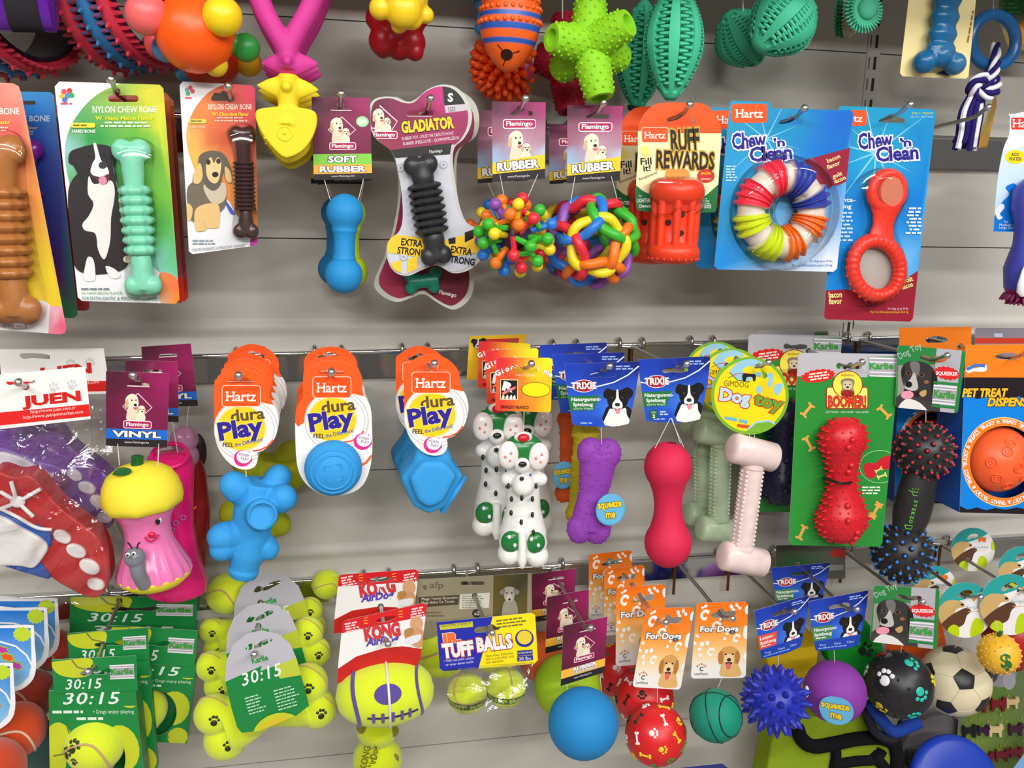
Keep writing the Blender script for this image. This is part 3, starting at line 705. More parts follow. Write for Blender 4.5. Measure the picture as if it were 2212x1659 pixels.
c.blob([(202, 312), (208, 312), (218, 345), (232, 362), (234, 378), (214, 382), (196, 374), (200, 352), (206, 340)], (240, 238, 236)); c.ell(222, 357, 9, 8, (60, 52, 56)); c.ell(191, 338, 4, 3, (20, 18, 18)); c.ell(226, 336, 3, 3, (20, 18, 18))
c.blob([(196, 376), (214, 384), (236, 376), (230, 398), (212, 392)], (90, 40, 42)); c.ell(222, 390, 9, 10, (214, 140, 160), -15)
c.blob([(190, 555), (202, 562), (206, 600), (194, 608), (180, 602), (184, 575)], (232, 228, 228)); c.blob([(228, 575), (246, 580), (260, 594), (250, 602), (236, 596)], (234, 228, 226)); c.ell(276, 560, 10, 8, (220, 210, 180))
c.greek(175, 622, 85, 1, 8, (130, 140, 140), 4); c.txt('W/ HAMI MELON FLAVOR', 176, 636, 6, (90, 170, 90), w=88); c.txt('FOR ENTHUSIASTIC & PERSISTENT CHEWERS', 177, 648, 7.5, (50, 130, 100), w=168, rot=-.5)
c.build('backing_card', 'printed_card', t)
m = MB(); nylon_bone(m, (281, 300), (312, 640), D1 + .012, 82, 66, (132, 214, 182), 7, .3, .72); m.build('chew_bone', 'marbled_nylon', t)
m = MB(); blister(m, smooth([(238, 330), (260, 300), (300, 296), (334, 318), (330, 400), (340, 470), (338, 550), (352, 610), (340, 640), (280, 642), (268, 610), (272, 520), (258, 430)], 6), D1 + .001, .028); m.build('blister', 'clear_blister', t)
for i, (dx, lb) in enumerate(((.045, 'second dark red edged chew bone pack directly behind the green collie pack'), (.085, 'third chew bone pack, rearmost behind the green collie pack'))):
    k = dup(tg, slide(268, 200, D1, D1 - dx), lb)
    for ch in k.children:
        if ch.name.startswith('backing'): recolour(ch, lambda q: (max(q[1], q[0]) * .62, q[1] * .1, q[2] * .2))
# --- chocolate pack
t = root('chew_bone_pack', 'small red and orange chew bone pack picturing a long-haired dachshund', 'chew toy pack', 470, 180, D1, 'chew bone blister packs')
o = [(395, 176), (543, 184), (551, 192), (557, 523), (549, 531), (416, 549), (408, 543), (388, 184)]
c = Card(D1, o, (228, 228, 232), [smooth([(460, 206), (464, 200), (476, 201), (480, 196), (488, 198), (494, 206), (505, 210), (506, 218), (496, 217), (462, 218), (456, 212)], 3)])
c.fill(smooth([(500, 178), (450, 200), (415, 245), (402, 295), (414, 350), (440, 400), (490, 430), (515, 470), (560, 510), (600, 400), (560, 170)], 5), rbf((405, 300, (232, 180, 90)), (440, 230, (226, 130, 60)), (470, 300, (206, 84, 44)), (545, 200, (228, 50, 90)), (500, 200, (200, 80, 50)), (550, 280, (196, 50, 60)), (480, 400, (226, 140, 60)), (550, 480, (222, 130, 44)), (430, 340, (236, 180, 80))), 14)
c.fill([(541, 513), (557, 511), (558, 530), (540, 533)], (190, 60, 150)); c.blob([(485, 436), (490, 436), (508, 462), (498, 462)], (70, 90, 190))
for x, y, q in ((404, 194, (90, 160, 190)), (411, 190, (215, 60, 80)), (416, 197, (200, 70, 70)), (406, 202, (80, 170, 110))): c.ell(x, y, 5, 5, q)
c.greek(400, 210, 22, 1, 5, (226, 60, 80), 3.4)
serif(c, 'NYLON CHEW BONE', 450, 236, 11, 94, (244, 226, 210)); c.txt('W/ Chocolate Flavor', 458, 250, 7, (236, 214, 20), w=80, bold=.02); c.greek(460, 253, 78, 2, 6.5, (232, 190, 170), 3, al='c')
c.rect(408, 257, 446, 267, (214, 196, 70), 4); c.greek(412, 260, 30, 1, 5, (120, 100, 30), 3); c.txt('HARD BONE', 410, 277, 5, (236, 214, 170), w=34)
TAN = (222, 184, 120)
c.blob([(404, 410), (425, 390), (470, 385), (488, 420), (484, 450), (455, 470), (430, 480), (410, 470)], (110, 100, 84)); c.blob([(440, 400), (484, 395), (488, 425), (474, 440), (455, 436)], (200, 186, 160))
c.blob([(424, 450), (470, 440), (474, 480), (470, 492), (446, 492), (440, 478), (446, 495), (432, 500), (422, 494)], TAN); c.blob([(404, 440), (416, 450), (412, 475), (405, 474)], TAN)
c.blob([(428, 365), (430, 338), (450, 326), (476, 328), (490, 342), (500, 370), (500, 395), (488, 390), (482, 372), (476, 400), (462, 412), (446, 404), (438, 388), (428, 400), (416, 394), (420, 372)], (96, 88, 76), 5)
c.blob([(420, 372), (432, 352), (438, 380), (430, 396), (418, 394)], TAN); c.blob([(486, 360), (498, 372), (500, 394), (488, 388)], TAN)
c.blob([(446, 350), (456, 340), (462, 352), (470, 340), (478, 350), (474, 384), (466, 396), (454, 392), (446, 376)], (226, 196, 140)); c.ell(450, 350, 5, 6, (50, 40, 34)); c.ell(472, 348, 5, 6, (50, 40, 34)); c.ell(465, 377, 7, 6, (34, 28, 28))
c.greek(416, 518, 56, 2, 6.5, (140, 150, 160), 3); c.txt('FOR ENTHUSIASTIC & PERSISTENT CHEWERS', 416, 543, 6, (120, 120, 126), w=114, rot=5)
c.build('backing_card', 'printed_card', t)
m = MB(); nylon_bone(m, (523, 272), (532, 515), D1 + .01, 56, 44, (66, 44, 44), 12, .32, .74); m.build('chew_bone', 'gloss_vinyl', t)
m = MB(); blister(m, smooth([(490, 290), (500, 270), (530, 264), (554, 285), (548, 340), (552, 440), (566, 495), (552, 516), (512, 514), (500, 495), (506, 440), (504, 340)], 6), D1 + .001, .024); m.build('blister', 'clear_blister', t)
# --- dumbbell with the lime and orange banded card
def dumbbell(m, A, B, d, prof, col, seg=28):
    s = SZ(*A, d); m.lathe(P(*A, d), P(*B, d), [(t_, r * s) for t_, r in prof], col, seg)
def balls(n, r0, r1, h, neck, rings=()):
    """profile of a two-ball dumbbell of pixel length h"""
    pr = []
    for i in range(n + 1):
        a = math.pi * i / n
        if r0 * math.sin(a) < neck and i > n / 2: break
        pr.append((max(0, r0 * (1 - math.cos(a)) / h), max(r0 * math.sin(a), .2)))
    e = []
    for i in range(n + 1):
        a = math.pi * i / n
        if r1 * math.sin(a) < neck and i > n / 2: break
        e.append((1 - r1 * (1 - math.cos(a)) / h, max(r1 * math.sin(a), .2)))
    return pr + list(rings) + e[::-1]
t = root('dumbbell_toy', 'blue two-ball rubber dumbbell under a maroon card with lime and orange bands', 'dog toy', 738, 210, D1, 'rubber dumbbells on the banded card hook'); tb = t
c = flam_card(D1, ((673, 209), (799, 211), (804, 386), (678, 389)), 142, (('SOFT', (130, 205, 70), 98, 116), ('RUBBER', (246, 178, 66), 116, 132)))
c.ell(86, 42, 11, 9.5, (150, 214, 150)); c.ell(86, 42, 8, 6.5, (205, 236, 200)); c.build('header_card', 'printed_card', t)
m = MB(); dumbbell(m, (746, 418), (742, 634), D1, balls(12, 40, 41, 216, 24, ((.35, 27), (.36, 28), (.38, 26), (.4, 24), (.5, 22.5), (.6, 23), (.64, 25), (.65, 26), (.66, 25))), (36, 140, 204))
m.build('dumbbell', 'matte_rubber', t); cord(t, [[(698, 378), (704, 400), (716, 440)], [(787, 377), (782, 400), (772, 440)]], D1)
k = dup(tb, slide(737, 230, D1, D1 - .082), 'lime rubber dumbbell hanging right behind the blue one', math.radians(-3))
for ch in k.children:
    if ch.name.startswith('dumb'): recolour(ch, lambda q: lin((190, 214, 40)))
k = dup(tb, slide(737, 230, D1, D1 - .15), 'dark teal rubber dumbbell, last in line behind the blue one', math.radians(2))
for ch in k.children:
    if ch.name.startswith('dumb'): recolour(ch, lambda q: lin((24, 110, 160)))
# --- bone-shaped maroon packs
def glad(px, py): return px, py
t = root('chew_bone_pack', 'bone-shaped maroon and silver pack holding a black ridged rubber bone', 'chew toy pack', 920, 200, D1)
o = smooth([(802, 240), (812, 218), (842, 212), (872, 222), (894, 221), (918, 199), (948, 187), (978, 192), (1000, 215), (1011, 246), (1008, 276), (994, 302), (976, 320), (972, 350), (978, 400), (988, 450), (1002, 480), (1028, 494), (1038, 522), (1030, 556), (1004, 580), (972, 586), (940, 570), (912, 578), (880, 592), (852, 582), (838, 552), (840, 520), (862, 500), (870, 470), (868, 420), (860, 370), (848, 330), (818, 304), (803, 275)], 4)
bk = [(924 + (x - 924) * 1.06 + 3, 390 + (y - 390) * 1.02) for x, y in o]
Card(D1 - .0009, bk, (196, 196, 190), [rrpts(878, 236, 944, 250, 4)], th=.0008, back=(196, 196, 190)).build('clear_tray', 'gloss_vinyl', t)
c = Card(D1, o, (200, 202, 212), [rrpts(878, 238, 936, 252, 5)])
c.fill([(780, 180), (1030, 180), (1030, 300), (985, 312), (826, 326), (790, 300)], rbf((810, 240, (96, 24, 54)), (870, 225, (130, 28, 76)), (950, 200, (190, 36, 120)), (1000, 280, (150, 40, 90)), (830, 310, (150, 50, 80)), (940, 300, (160, 44, 90))), 12)
c.fill([(955, 180), (1000, 190), (1010, 225), (960, 228)], BLK); c.txt('S', 973, 219, 17, WHT, bold=.04, al='c'); c.fill([(960, 228), (1012, 224), (1012, 238), (963, 244)], (196, 190, 200)); c.txt('SIZE', 968, 241, 9, (60, 50, 56), w=16, rot=3)
c.line([(820, 228), (858, 262), (846, 282), (800, 276)], 2.4, (240, 210, 225)); pic(c, 823, 256, 23, LABS, -5); flam_box(c, 801, 283, 859, 300)
c.txt('GLADIATOR', 868, 287, 23, (240, 206, 40), w=114, rot=6, bold=.05, oc=BLK, ow=.05)
c.txt('RUBBER TOY - JOUET EN CAOUTCHOUC', 869, 303, 6.5, (240, 225, 232), w=112, rot=6.5); c.txt('RUBBER SPEELGOED - GUMMISPIELZEUG', 871, 314, 6.5, (240, 225, 232), w=122, rot=6.5)
c.fill([(826, 326), (976, 309), (972, 333), (842, 342)], (40, 36, 38)); c.txt('Flamingo', 928, 331, 6.5, WHT, w=28, rot=6)
for x, y in ((958, 356), (865, 363), (872, 555)): c.ell(x, y, 9, 9, (170, 172, 182)); c.ell(x, y, 6, 6, (205, 208, 218)); c.ell(x, y, 3, 3, (150, 152, 160))
YL = (246, 200, 50)
for pts in ([(836, 512), (842, 505), (916, 515), (914, 556), (838, 546)], [(948, 522), (1040, 498), (1040, 545), (948, 558)], [(845, 568), (866, 562), (866, 588), (850, 584)], [(880, 560), (902, 552), (902, 580), (880, 590)]): c.fill(pts, YL)
for pts in ([(968, 516), (984, 512), (984, 526), (970, 528)], [(1004, 502), (1022, 496), (1024, 514), (1004, 524)]): c.fill(pts, BLK)
for x, y, r_ in ((866, 529, -6), (973, 545, -8)):
    c.txt('EXTRA', x, y, 14, BLK, w=46, rot=r_, bold=.03); c.txt('STRONG', x - 8, y + 18 + (2 if x > 900 else 0), 14, BLK, w=60, rot=r_, bold=.03)
c.build('backing_card', 'printed_card', t)
m = MB(); nylon_bone(m, (905, 334), (946, 572), D1 + .011, 76, 74, (46, 47, 50), 7, .26, .7, ends=72); m.build('chew_bone', 'smooth_rubber', t)
t = root('chew_bone_pack', 'bone-shaped maroon pack with a green rubber bone, lower end showing behind the black bone pack', 'chew toy pack', 930, 230, D1 - .06)
d = D1 - .06
lo = smooth([(826, 575), (850, 560), (880, 575), (930, 585), (968, 560), (1004, 574), (1014, 605), (1004, 640), (976, 660), (946, 648), (916, 628), (890, 636), (862, 644), (832, 630), (818, 604)], 4)
o = smooth([(815, 250), (830, 222), (860, 218), (890, 228), (930, 200), (965, 196), (1008, 220), (1024, 256), (1018, 300), (985, 330), (980, 400), (990, 470), (1005, 540), (1014, 605), (1004, 640), (976, 660), (946, 648), (916, 628), (890, 636), (862, 644), (832, 630), (818, 604), (838, 550), (858, 480), (866, 400), (850, 330), (818, 300)], 4)
Card(d - .0009, [(918 + (x - 918) * 1.1, 440 + (y - 440) * 1.04) for x, y in o], (196, 194, 182), th=.0008, back=(196, 194, 182)).build('clear_tray', 'gloss_vinyl', t)
c = Card(d, o, rbf((820, 600, (160, 40, 76)), (860, 620, (150, 36, 66)), (980, 600, (112, 20, 46)), (980, 645, (120, 24, 52)), (920, 400, (140, 30, 70))), grid=10)
c.txt('Flamingo', 948, 634, 8, WHT, w=38, rot=-12, bold=.02); c.build('backing_card', 'printed_card', t)
m = MB(); e = MB(); s = SZ(912, 606, d)
for x, y in ((886, 596), (888, 622), (940, 590), (938, 620)): e.sphere(P(x, y, d + .008), 14 * s, (10, 130, 104))
e.lathe(P(880, 610, d + .008), P(946, 604, d + .008), [(0, 18 * s), (.5, 15 * s), (1, 18 * s)], (10, 130, 104)); m = e.fused(s * 2.4, 5, (10, 130, 104)); m.build('chew_bone', 'smooth_rubber', t)
# --- knobbly ball and woven ball with puppy cards
RAIN = [(226, 44, 60), (60, 180, 50), (40, 120, 214), (240, 120, 30), (236, 214, 40), (140, 80, 170)]
def knob_ball(cx, cy, d, rpx, t, n=40, seed=3):
    C0 = P(cx, cy, d); s = SZ(cx, cy, d); R = rpx * s; rn = random.Random(seed)
    m = MB(); m.sphere(C0, R * .42, (52, 34, 66), 16, 10); m.build('core', 'smooth_rubber', t)
    dirs = list(fib(n)); cl = [RAIN[(i * 7 + rn.randrange(3)) % 6] for i in range(n)]
    for i, v in enumerate(dirs):
        v = (v + V([rn.uniform(-.12, .12) for _ in range(3)])).normalized(); m = MB(); q = cl[i]; h = R * rn.uniform(.84, .93)
        m.lathe(C0 + v * (R * .3), C0 + v * h, [(0, R * .085), (1, R * .075)], q, 8, caps=False); m.sphere(C0 + v * h, R * .15, q, 12, 8)
        w = v.orthogonal().normalized(); w = Quaternion(v, rn.uniform(0, 6.3)) @ w
        m.tube([C0 + (v * math.cos(a) + w * math.sin(a)).normalized() * (R * .62) for a in (0, .18, .36, .5)], R * .07, q, 7)
        m.build('knob', 'smooth_rubber', t)
def weave_ball(cx, cy, d, rpx, t, spin=0):
    C0 = P(cx, cy, d); s = SZ(cx, cy, d); R = rpx * s; ph = (1 + 5 ** .5) / 2
    dirs = [V(p).normalized() for p in ((0, 1, ph), (0, -1, ph), (0, 1, -ph), (0, -1, -ph), (1, ph, 0), (-1, ph, 0), (1, -ph, 0), (-1, -ph, 0), (ph, 0, 1), (-ph, 0, 1), (ph, 0, -1), (-ph, 0, -1))]
    Q = Quaternion((.3, .5, .8), .5 + spin); order = [0, 1, 2, 3, 4, 5, 3, 4, 1, 2, 5, 0]
    for k, v in enumerate(dirs):
        v = Q @ v; e = None
        nb = sorted(dirs, key=lambda u: -(Q @ u).dot(v))[1]; e = (Q @ nb); e = (e - v * e.dot(v)).normalized(); g = v.cross(e); pts = []
        N = 60
        for i in range(N):
            a = 2 * math.pi * i / N; rad = R * (.9 + .055 * math.sin(5 * a)); th = math.radians(40)
            pts.append(C0 + (v * math.cos(th) + (e * math.cos(a) + g * math.sin(a)) * math.sin(th)) * rad)
        m = MB(); m.tube(pts, R * .112, RAIN[order[k]], 10, True); m.build('ring', 'smooth_rubber', t)
t = root('knob_ball_toy', 'rainbow knobbly rubber ball on the front puppy card, left of the woven ball', 'dog toy', 1120, 222, D1)
rub_card(D1, ((1063, 219), (1179, 221), (1177, 386), (1064, 393))).build('header_card', 'printed_card', t)
knob_ball(1112, 510, D1 + .044, 90, t); cord(t, [[(1080, 378), (1092, 440)], [(1162, 376), (1130, 450)]], D1 + .002)
t = root('knob_ball_toy', 'rainbow knobbly rubber ball on the rear puppy card, mostly hidden by the front one', 'dog toy', 1090, 240, D1 - .085)
rub_card(D1 - .085, ((1031, 238), (1142, 240), (1141, 390), (1032, 396)), 140).build('header_card', 'printed_card', t)
knob_ball(1082, 505, D1 - .08, 78, t, 26, 8); cord(t, [[(1050, 385), (1070, 430)]], D1 - .085)
t = root('woven_ball_toy', 'ball woven from thick rainbow rubber rings on the front puppy card', 'dog toy', 1285, 228, D1)
rub_card(D1, ((1226, 227), (1346, 229), (1339, 390), (1225, 396))).build('header_card', 'printed_card', t)
weave_ball(1281, 522, D1, 98, t); cord(t, [[(1242, 382), (1232, 440)], [(1320, 380), (1336, 440)]], D1 + .002)
t = root('woven_ball_toy', 'woven rainbow ring ball behind the front one, on a shaded puppy card', 'dog toy', 1240, 262, D1 - .085)
rub_card(D1 - .085, ((1186, 269), (1292, 271), (1288, 392), (1187, 398)), 140).build('header_card', 'printed_card', t)
weave_ball(1236, 518, D1 - .132, 82, t, .9)
# --- treat barrels on orange and cream cards
def barrel(t, dx, d, k=1.0):
    X = lambda x: 1462 + dx + (x - 1462) * k
    s = SZ(1462 + dx, 480, d); RED = (232, 62, 30); m = MB(); e = MB()
    A, B = P(X(1464), 388, d + .018), P(X(1452), 570, d + .018); r = s * k
    pr = [(0, 40), (.02, 48), (.06, 55), (.12, 58), (.2, 57), (.25, 50), (.28, 44), (.3, 40), (.72, 40), (.75, 44), (.78, 52), (.84, 57), (.9, 56), (.96, 48), (.99, 34), (1, 20)]
    m.lathe(A, B, [(a, b * r) for a, b in pr], RED, 32)
    ax = (B - A); q = V((1, 0, 0)); n = V((0, -1, 0))
    for i in range(8):
        a = 2 * math.pi * i / 8 + .3; w = (q * math.cos(a) + n * math.sin(a)) * (43 * r)
        m.tube([A + ax * u + w for u in (.2, .3, .5, .7, .82)], 9 * r, RED, 8)
    for i in range(22):
        a = 2 * math.pi * i / 22; w = (q * math.cos(a) + n * math.sin(a)); m.sphere(A + ax * .93 + w * (54 * r), 3.2 * r, RED, 6, 4)
    m.build('barrel', 'smooth_rubber', t)
    for u, a in ((.4, -1.62), (.55, -.98), (.62, -1.62), (.5, -2.3)):
        h = MB(); w = (q * math.cos(a) - n * math.sin(a)); p = A + ax * u + w * (41 * r)
        h.lathe(p - w * .002, p + w * .0012, [(0, 6.2 * r), (1, 6.2 * r)], (60, 18, 14), 14); h.build('treat_hole', 'matte_rubber', t)
def ruff_card(d, M, th=.0006):
    """orange topped cream card with a wide round head"""
    o = smooth([(1378, 330), (1378, 286), (1388, 252), (1408, 230), (1432, 222), (1492, 222), (1518, 224), (1540, 240), (1556, 270), (1558, 300), (1554, 360), (1549, 440), (1545, 457), (1530, 459), (1440, 459), (1388, 456), (1375, 448), (1374, 400)], 3)
    c = Card(d, [M(*p) for p in o], (238, 228, 178), [[M(*p) for p in smooth([(1440, 258), (1452, 250), (1478, 244), (1496, 256), (1504, 266), (1494, 270), (1452, 268)], 3)]])
    O = (255, 84, 20); T = lambda L: [M(*p) for p in L]
    c.fill(T([(1360, 210), (1570, 210), (1570, 288), (1444, 288), (1444, 276), (1360, 286)]), O)
    x0, y0 = M(1386, 275); x1, y1 = M(1444, 308); hartz(c, x0, y0, x1, y1)
    for q in ([(1374, 400), (1388, 412), (1414, 425), (1420, 458), (1370, 460)], [(1552, 398), (1530, 418), (1514, 430), (1514, 460), (1556, 460)]): c.fill(T(q), (30, 110, 56))
    for w, x, y, h, ww in (('RUFF', 1450, 326, 44, 62), ('REWARDS', 1417, 362, 36, 126)):
        u, v = M(x, y); c.txt(w, u, v, h, (44, 34, 20), w=ww, rot=-2 if w == 'REWARDS' else 3, bold=.03, oc=(196, 160, 60), ow=.06)
    u, v = M(1384, 356); c.txt('Fill', u, v, 14, (30, 26, 22), w=24, rot=4, bold=.02); u, v = M(1390, 370); c.txt('it!', u, v, 13, (30, 26, 22), w=16, rot=4, bold=.02)
    u, v = M(1382, 390); c.txt('Remplissez-le!', u, v, 6, (60, 56, 44), w=42, rot=22)
    c.blob(T([(1386, 318), (1394, 316), (1404, 326), (1404, 334), (1398, 334), (1396, 346), (1392, 334), (1386, 332)]), (246, 224, 110))
    u, v = M(1525, 380); c.ell(u, v, 19, 15, (196, 50, 34)); c.txt('BACON', u, v - 3, 5, (250, 220, 60), w=20, al='c', bold=.02); c.txt('gout bacon', u, v + 8, 4, WHT, w=22, al='c')
    u, v = M(1480, 372); c.blob(T([(1438, 372), (1444, 364), (1460, 366), (1478, 364), (1488, 372), (1486, 384), (1440, 386)]), (214, 150, 70))
    for w, x, y, h, ww, al in (('For', 1380, 425, 4, 6, 'l'), ('LIGHTER', 1376, 437, 8, 28, 'l'), ('Chewers', 1380, 448, 6.5, 24, 'l'), ('DOUCE', 1536, 450, 8, 21, 'r')):
        u, v = M(x, y); c.txt(w, u, v, h, WHT, w=ww, al=al, bold=.02)
    u, v = M(1517, 428); c.greek(u, v, 18, 3, 5, (170, 205, 170), 2.5)
    return c
t = root('treat_barrel_toy', 'red rubber treat barrel on the front orange and cream card', 'dog toy', 1470, 225, D1)
ruff_card(D1, lambda x, y: (x, y)).build('header_card', 'printed_card', t); barrel(t, 0, D1)
m = MB(); blister(m, smooth([(1404, 440), (1402, 400), (1420, 384), (1460, 380), (1505, 384), (1522, 405), (1518, 455), (1460, 462), (1410, 460)], 5), D1 + .001, .05); m.build('blister', 'clear_blister', t)
t = root('treat_barrel_toy', 'second red treat barrel half hidden behind the front one', 'dog toy', 1425, 240, D1 - .08)
ruff_card(D1 - .08, lambda x, y: (668 + (x - 668) * .94 + 0, 12 + y * .985)).build('header_card', 'printed_card', t); barrel(t, -52, D1 - .085, .93)
t = root('treat_barrel_toy', 'orange topped treat card, a sliver behind the blue ring pack', 'dog toy', 1570, 265, D1 - .1)
c = Card(D1 - .1, rrpts(1500, 258, 1573, 300, 8), (240, 96, 30)); c.fill(rrpts(1556, 268, 1569, 288, 3), (225, 80, 40)); c.txt('H', 1558, 284, 10, WHT); c.build('header_card', 'printed_card', t)
# --- four-colour ring packs
def rays(c, cx, cy, L, col, w=2.2, n=9, a0=0):
    for i in range(n):
        a = a0 + 2 * math.pi * i / n; l = L * (1 if i % 2 else .62)
        c.fill([(cx + w * math.cos(a + 1.57), cy + w * math.sin(a + 1.57)), (cx + l * math.cos(a), cy + l * math.sin(a)), (cx - w * math.cos(a + 1.57), cy - w * math.sin(a + 1.57))], col)
def chewclean(c, x, y, k=1.0):
    for w, dx, dy, h, ww in (('Chew', 0, 0, 42, 74), ("'n", 90, -5, 22, 24), ('Clean', 38, 27, 38, 92)):
        c.txt(w, x + dx * k, y + dy * k, h * k * .78, (42, 30, 140), w=ww * k, rot=4, bold=.03, oc=(236, 236, 246), ow=.075)
t = root('chew_ring_pack', 'blue pack with a four-coloured ridged chew ring under a clear dome', 'chew toy pack', 1700, 235, D1); tr = t
o = [(1577, 222), (1582, 217), (1658, 220), (1665, 226), (1667, 234), (1838, 238), (1844, 245), (1808, 580), (1800, 587), (1550, 582), (1543, 574)]
c = Card(D1, o, rbf((1580, 240, (30, 150, 190)), (1700, 260, (20, 140, 190)), (1830, 260, (10, 100, 200)), (1800, 330, (10, 110, 200)), (1560, 400, (30, 150, 205)), (1560, 560, (30, 140, 220)), (1700, 560, (110, 180, 235)), (1790, 480, (120, 180, 235)), (1800, 570, (245, 250, 255)), (1740, 575, (190, 215, 245))), [smooth([(1682, 264), (1690, 258), (1705, 252), (1714, 258), (1730, 262), (1734, 268), (1726, 269), (1690, 269)], 3)], grid=14)
rays(c, 1655, 300, 130, (120, 200, 230), 1.6, 9, .3)
hartz(c, 1581, 224, 1657, 265, False); c.fill([(1738, 346), (1839, 318), (1832, 390), (1795, 408), (1770, 400)], (150, 28, 56))
for i, w in enumerate(('bacon', 'flavor', 'goût', 'bacon')): c.txt(w, 1788 + (i > 1) * 12, (352, 366, 386, 398)[i], 9, (240, 226, 150), w=30 if i != 2 else 22, rot=22, bold=.02)
chewclean(c, 1582, 322); c.greek(1568, 358, 26, 6, 6, (180, 225, 240), 3)
c.txt('For dogs up to 50 lbs', 1798, 566, 5, (60, 100, 180), w=48, al='r'); c.txt('Pour les chiens pesant jusqu’à 22,6 kg', 1798, 575, 5, (60, 100, 180), w=86, al='r')
c.build('backing_card', 'printed_card', t)
def chew_ring(t, cx, cy, d, R0, r0, cols):
    s = SZ(cx, cy, d); C0 = P(cx, cy, d + .017); R = R0 * s; r = r0 * s; N = 144; pts = []; rr = []; cl = []
    for i in range(N):
        a = 2 * math.pi * i / N; pts.append(C0 + V((R * math.cos(a), 0, R * math.sin(a)))); g = math.degrees(a) % 90; qd = int(math.degrees(a) // 90) % 4
        ridge = 7 < g < 34 or 50 < g < 83; rr.append(r * ((1.04 + .12 * (1 if i % 4 < 2 else -.5)) if ridge else .86)); cl.append(cols[qd] if ridge else (222, 210, 196))
    m = MB(); m.tube(pts, rr, cl, 16, True, fn=lambda k, a: 1 + (.05 * math.sin(a * 9) if rr[k] > r else 0)); m.build('chew_ring', 'smooth_rubber', t)
    m = MB(); n = 40
    vs = []; fs = []
    prof = [(R + r * 1.5, .0), (R + r * 1.42, .02), (R + r * 1.15, .032), (R + r * .5, .038), (R, .039), (R - r * .5, .037), (R - r * .9, .03), (R - r * 1.15, .012), (R - r * 1.2, .001)]
    for i in range(n):
        a = 2 * math.pi * i / n; vs += [P(cx, cy, d) + V((q * math.cos(a), -h - .001, q * math.sin(a))) for q, h in prof]
    k = len(prof)
    for i in range(n): fs += [(i * k + j, i * k + j + 1, ((i + 1) % n) * k + j + 1, ((i + 1) % n) * k + j) for j in range(k - 1)]
    m.add(vs, fs, (255, 255, 255)); m.build('blister', 'clear_blister', t)
chew_ring(t, 1688, 456, D1, 70, 34, [(50, 64, 160), (240, 50, 76), (206, 222, 30), (236, 116, 36)])
k = dup(tr, slide(1738, 262, D1, D1 - .062), 'blue ring pack behind, its lower left corner showing')
c = MB()
# --- red teether pack
t = root('teether_pack', 'blue pack with a red figure-eight teether and a maroon foot', 'chew toy pack', 1960, 232, D1 - .012); d = D1 - .012
o = [(1812, 232), (1818, 229), (2014, 236), (2021, 242), (1972, 688), (1966, 695), (1786, 690), (1780, 684)]
c = Card(d, o, rbf((1830, 250, (20, 150, 190)), (1960, 250, (20, 150, 195)), (2000, 300, (14, 130, 200)), (1850, 450, (10, 130, 215)), (1990, 450, (10, 120, 210)), (1800, 600, (10, 130, 220)), (1960, 580, (120, 185, 235)), (1900, 350, (30, 160, 205))), [smooth([(1898, 260), (1910, 254), (1925, 247), (1936, 252), (1952, 256), (1955, 263), (1945, 265), (1905, 264)], 3)], grid=14)
rays(c, 1892, 330, 150, (130, 205, 232), 2.2, 11, .5)
c.fill([(1770, 628), (1830, 625), (1900, 640), (1990, 580), (1990, 700), (1770, 700)], (150, 28, 50))
hartz(c, 1798, 238, 1872, 272, False); chewclean(c, 1855, 322)
c.txt('SMALL / MEDIUM', 2016, 247, 4.5, (214, 224, 60), w=46, al='r'); c.txt('PETITE / MOYENNE', 2016, 255, 4.5, (160, 215, 235), w=48, al='r')
c.txt('denta-', 1848, 436, 9, WHT, al='r', bold=.02, w=46); c.txt('ing', 1839, 450, 9, WHT, al='r', bold=.02, w=18); c.greek(1806, 458, 36, 8, 8.4, (190, 225, 245), 4, al='r'); c.greek(1956, 448, 34, 8, 7.6, (215, 232, 250), 4, al='r')
c.txt('bacon', 1790, 643, 12, (240, 226, 150), w=29, bold=.03, rot=2); c.txt('flavor', 1790, 657, 12, (240, 226, 150), w=29, bold=.03, rot=2); c.txt('goût', 1954, 612, 10, (240, 226, 150), w=20, bold=.03, rot=18); c.txt('bacon', 1948, 626, 10, (240, 226, 150), w=26, bold=.03, rot=18)
c.txt('For dogs up to 50 lbs', 1962, 669, 5, (230, 200, 205), w=44, al='r'); c.txt('Pour les chiens pesant jusqu’à 22,6 kg', 1962, 676, 5, (240, 190, 40), w=82, al='r')
c.build('backing_card', 'printed_card', t)
RD = (236, 56, 38); s = SZ(1900, 500, d)
e = MB(); pts = []; rr = []
for i in range(96):
    a = 2 * math.pi * i / 96; pts.append(P(1893 + 51 * math.cos(a) + 4 * math.sin(a), 579 + 60 * math.sin(a), d + .014)); rr.append(s * (15 + 1.2 * math.sin(a * 30)))
e.tube(pts, rr, RD, 12, True)
for i in range(26):
    a = 2 * math.pi * i / 26; e.sphere(P(1893 + 64 * math.cos(a), 579 + 74 * math.sin(a), d + .014), s * 3.4, RD, 6, 4)
e.torus(P(1916, 413, d + .014), 36 * s, 12 * s, (0, 1, 0), RD)
e.lathe(P(1914, 445, d + .013), P(1901, 525, d + .013), [(0, 38 * s), (.25, 28 * s), (.5, 24 * s), (.75, 28 * s), (1, 36 * s)], RD, 20, .42)
e.build('teether', 'smooth_rubber', t)
m = MB(); disc(m, 1916, 413, d + .004, .017, 33, (206, 120, 92)); m.build('bone_disc', 'smooth_rubber', t)
m = MB(); disc(m, 1893, 579, d + .0008, .003, 44, (176, 172, 166), 54); m.build('tray_floor', 'smooth_rubber', t)
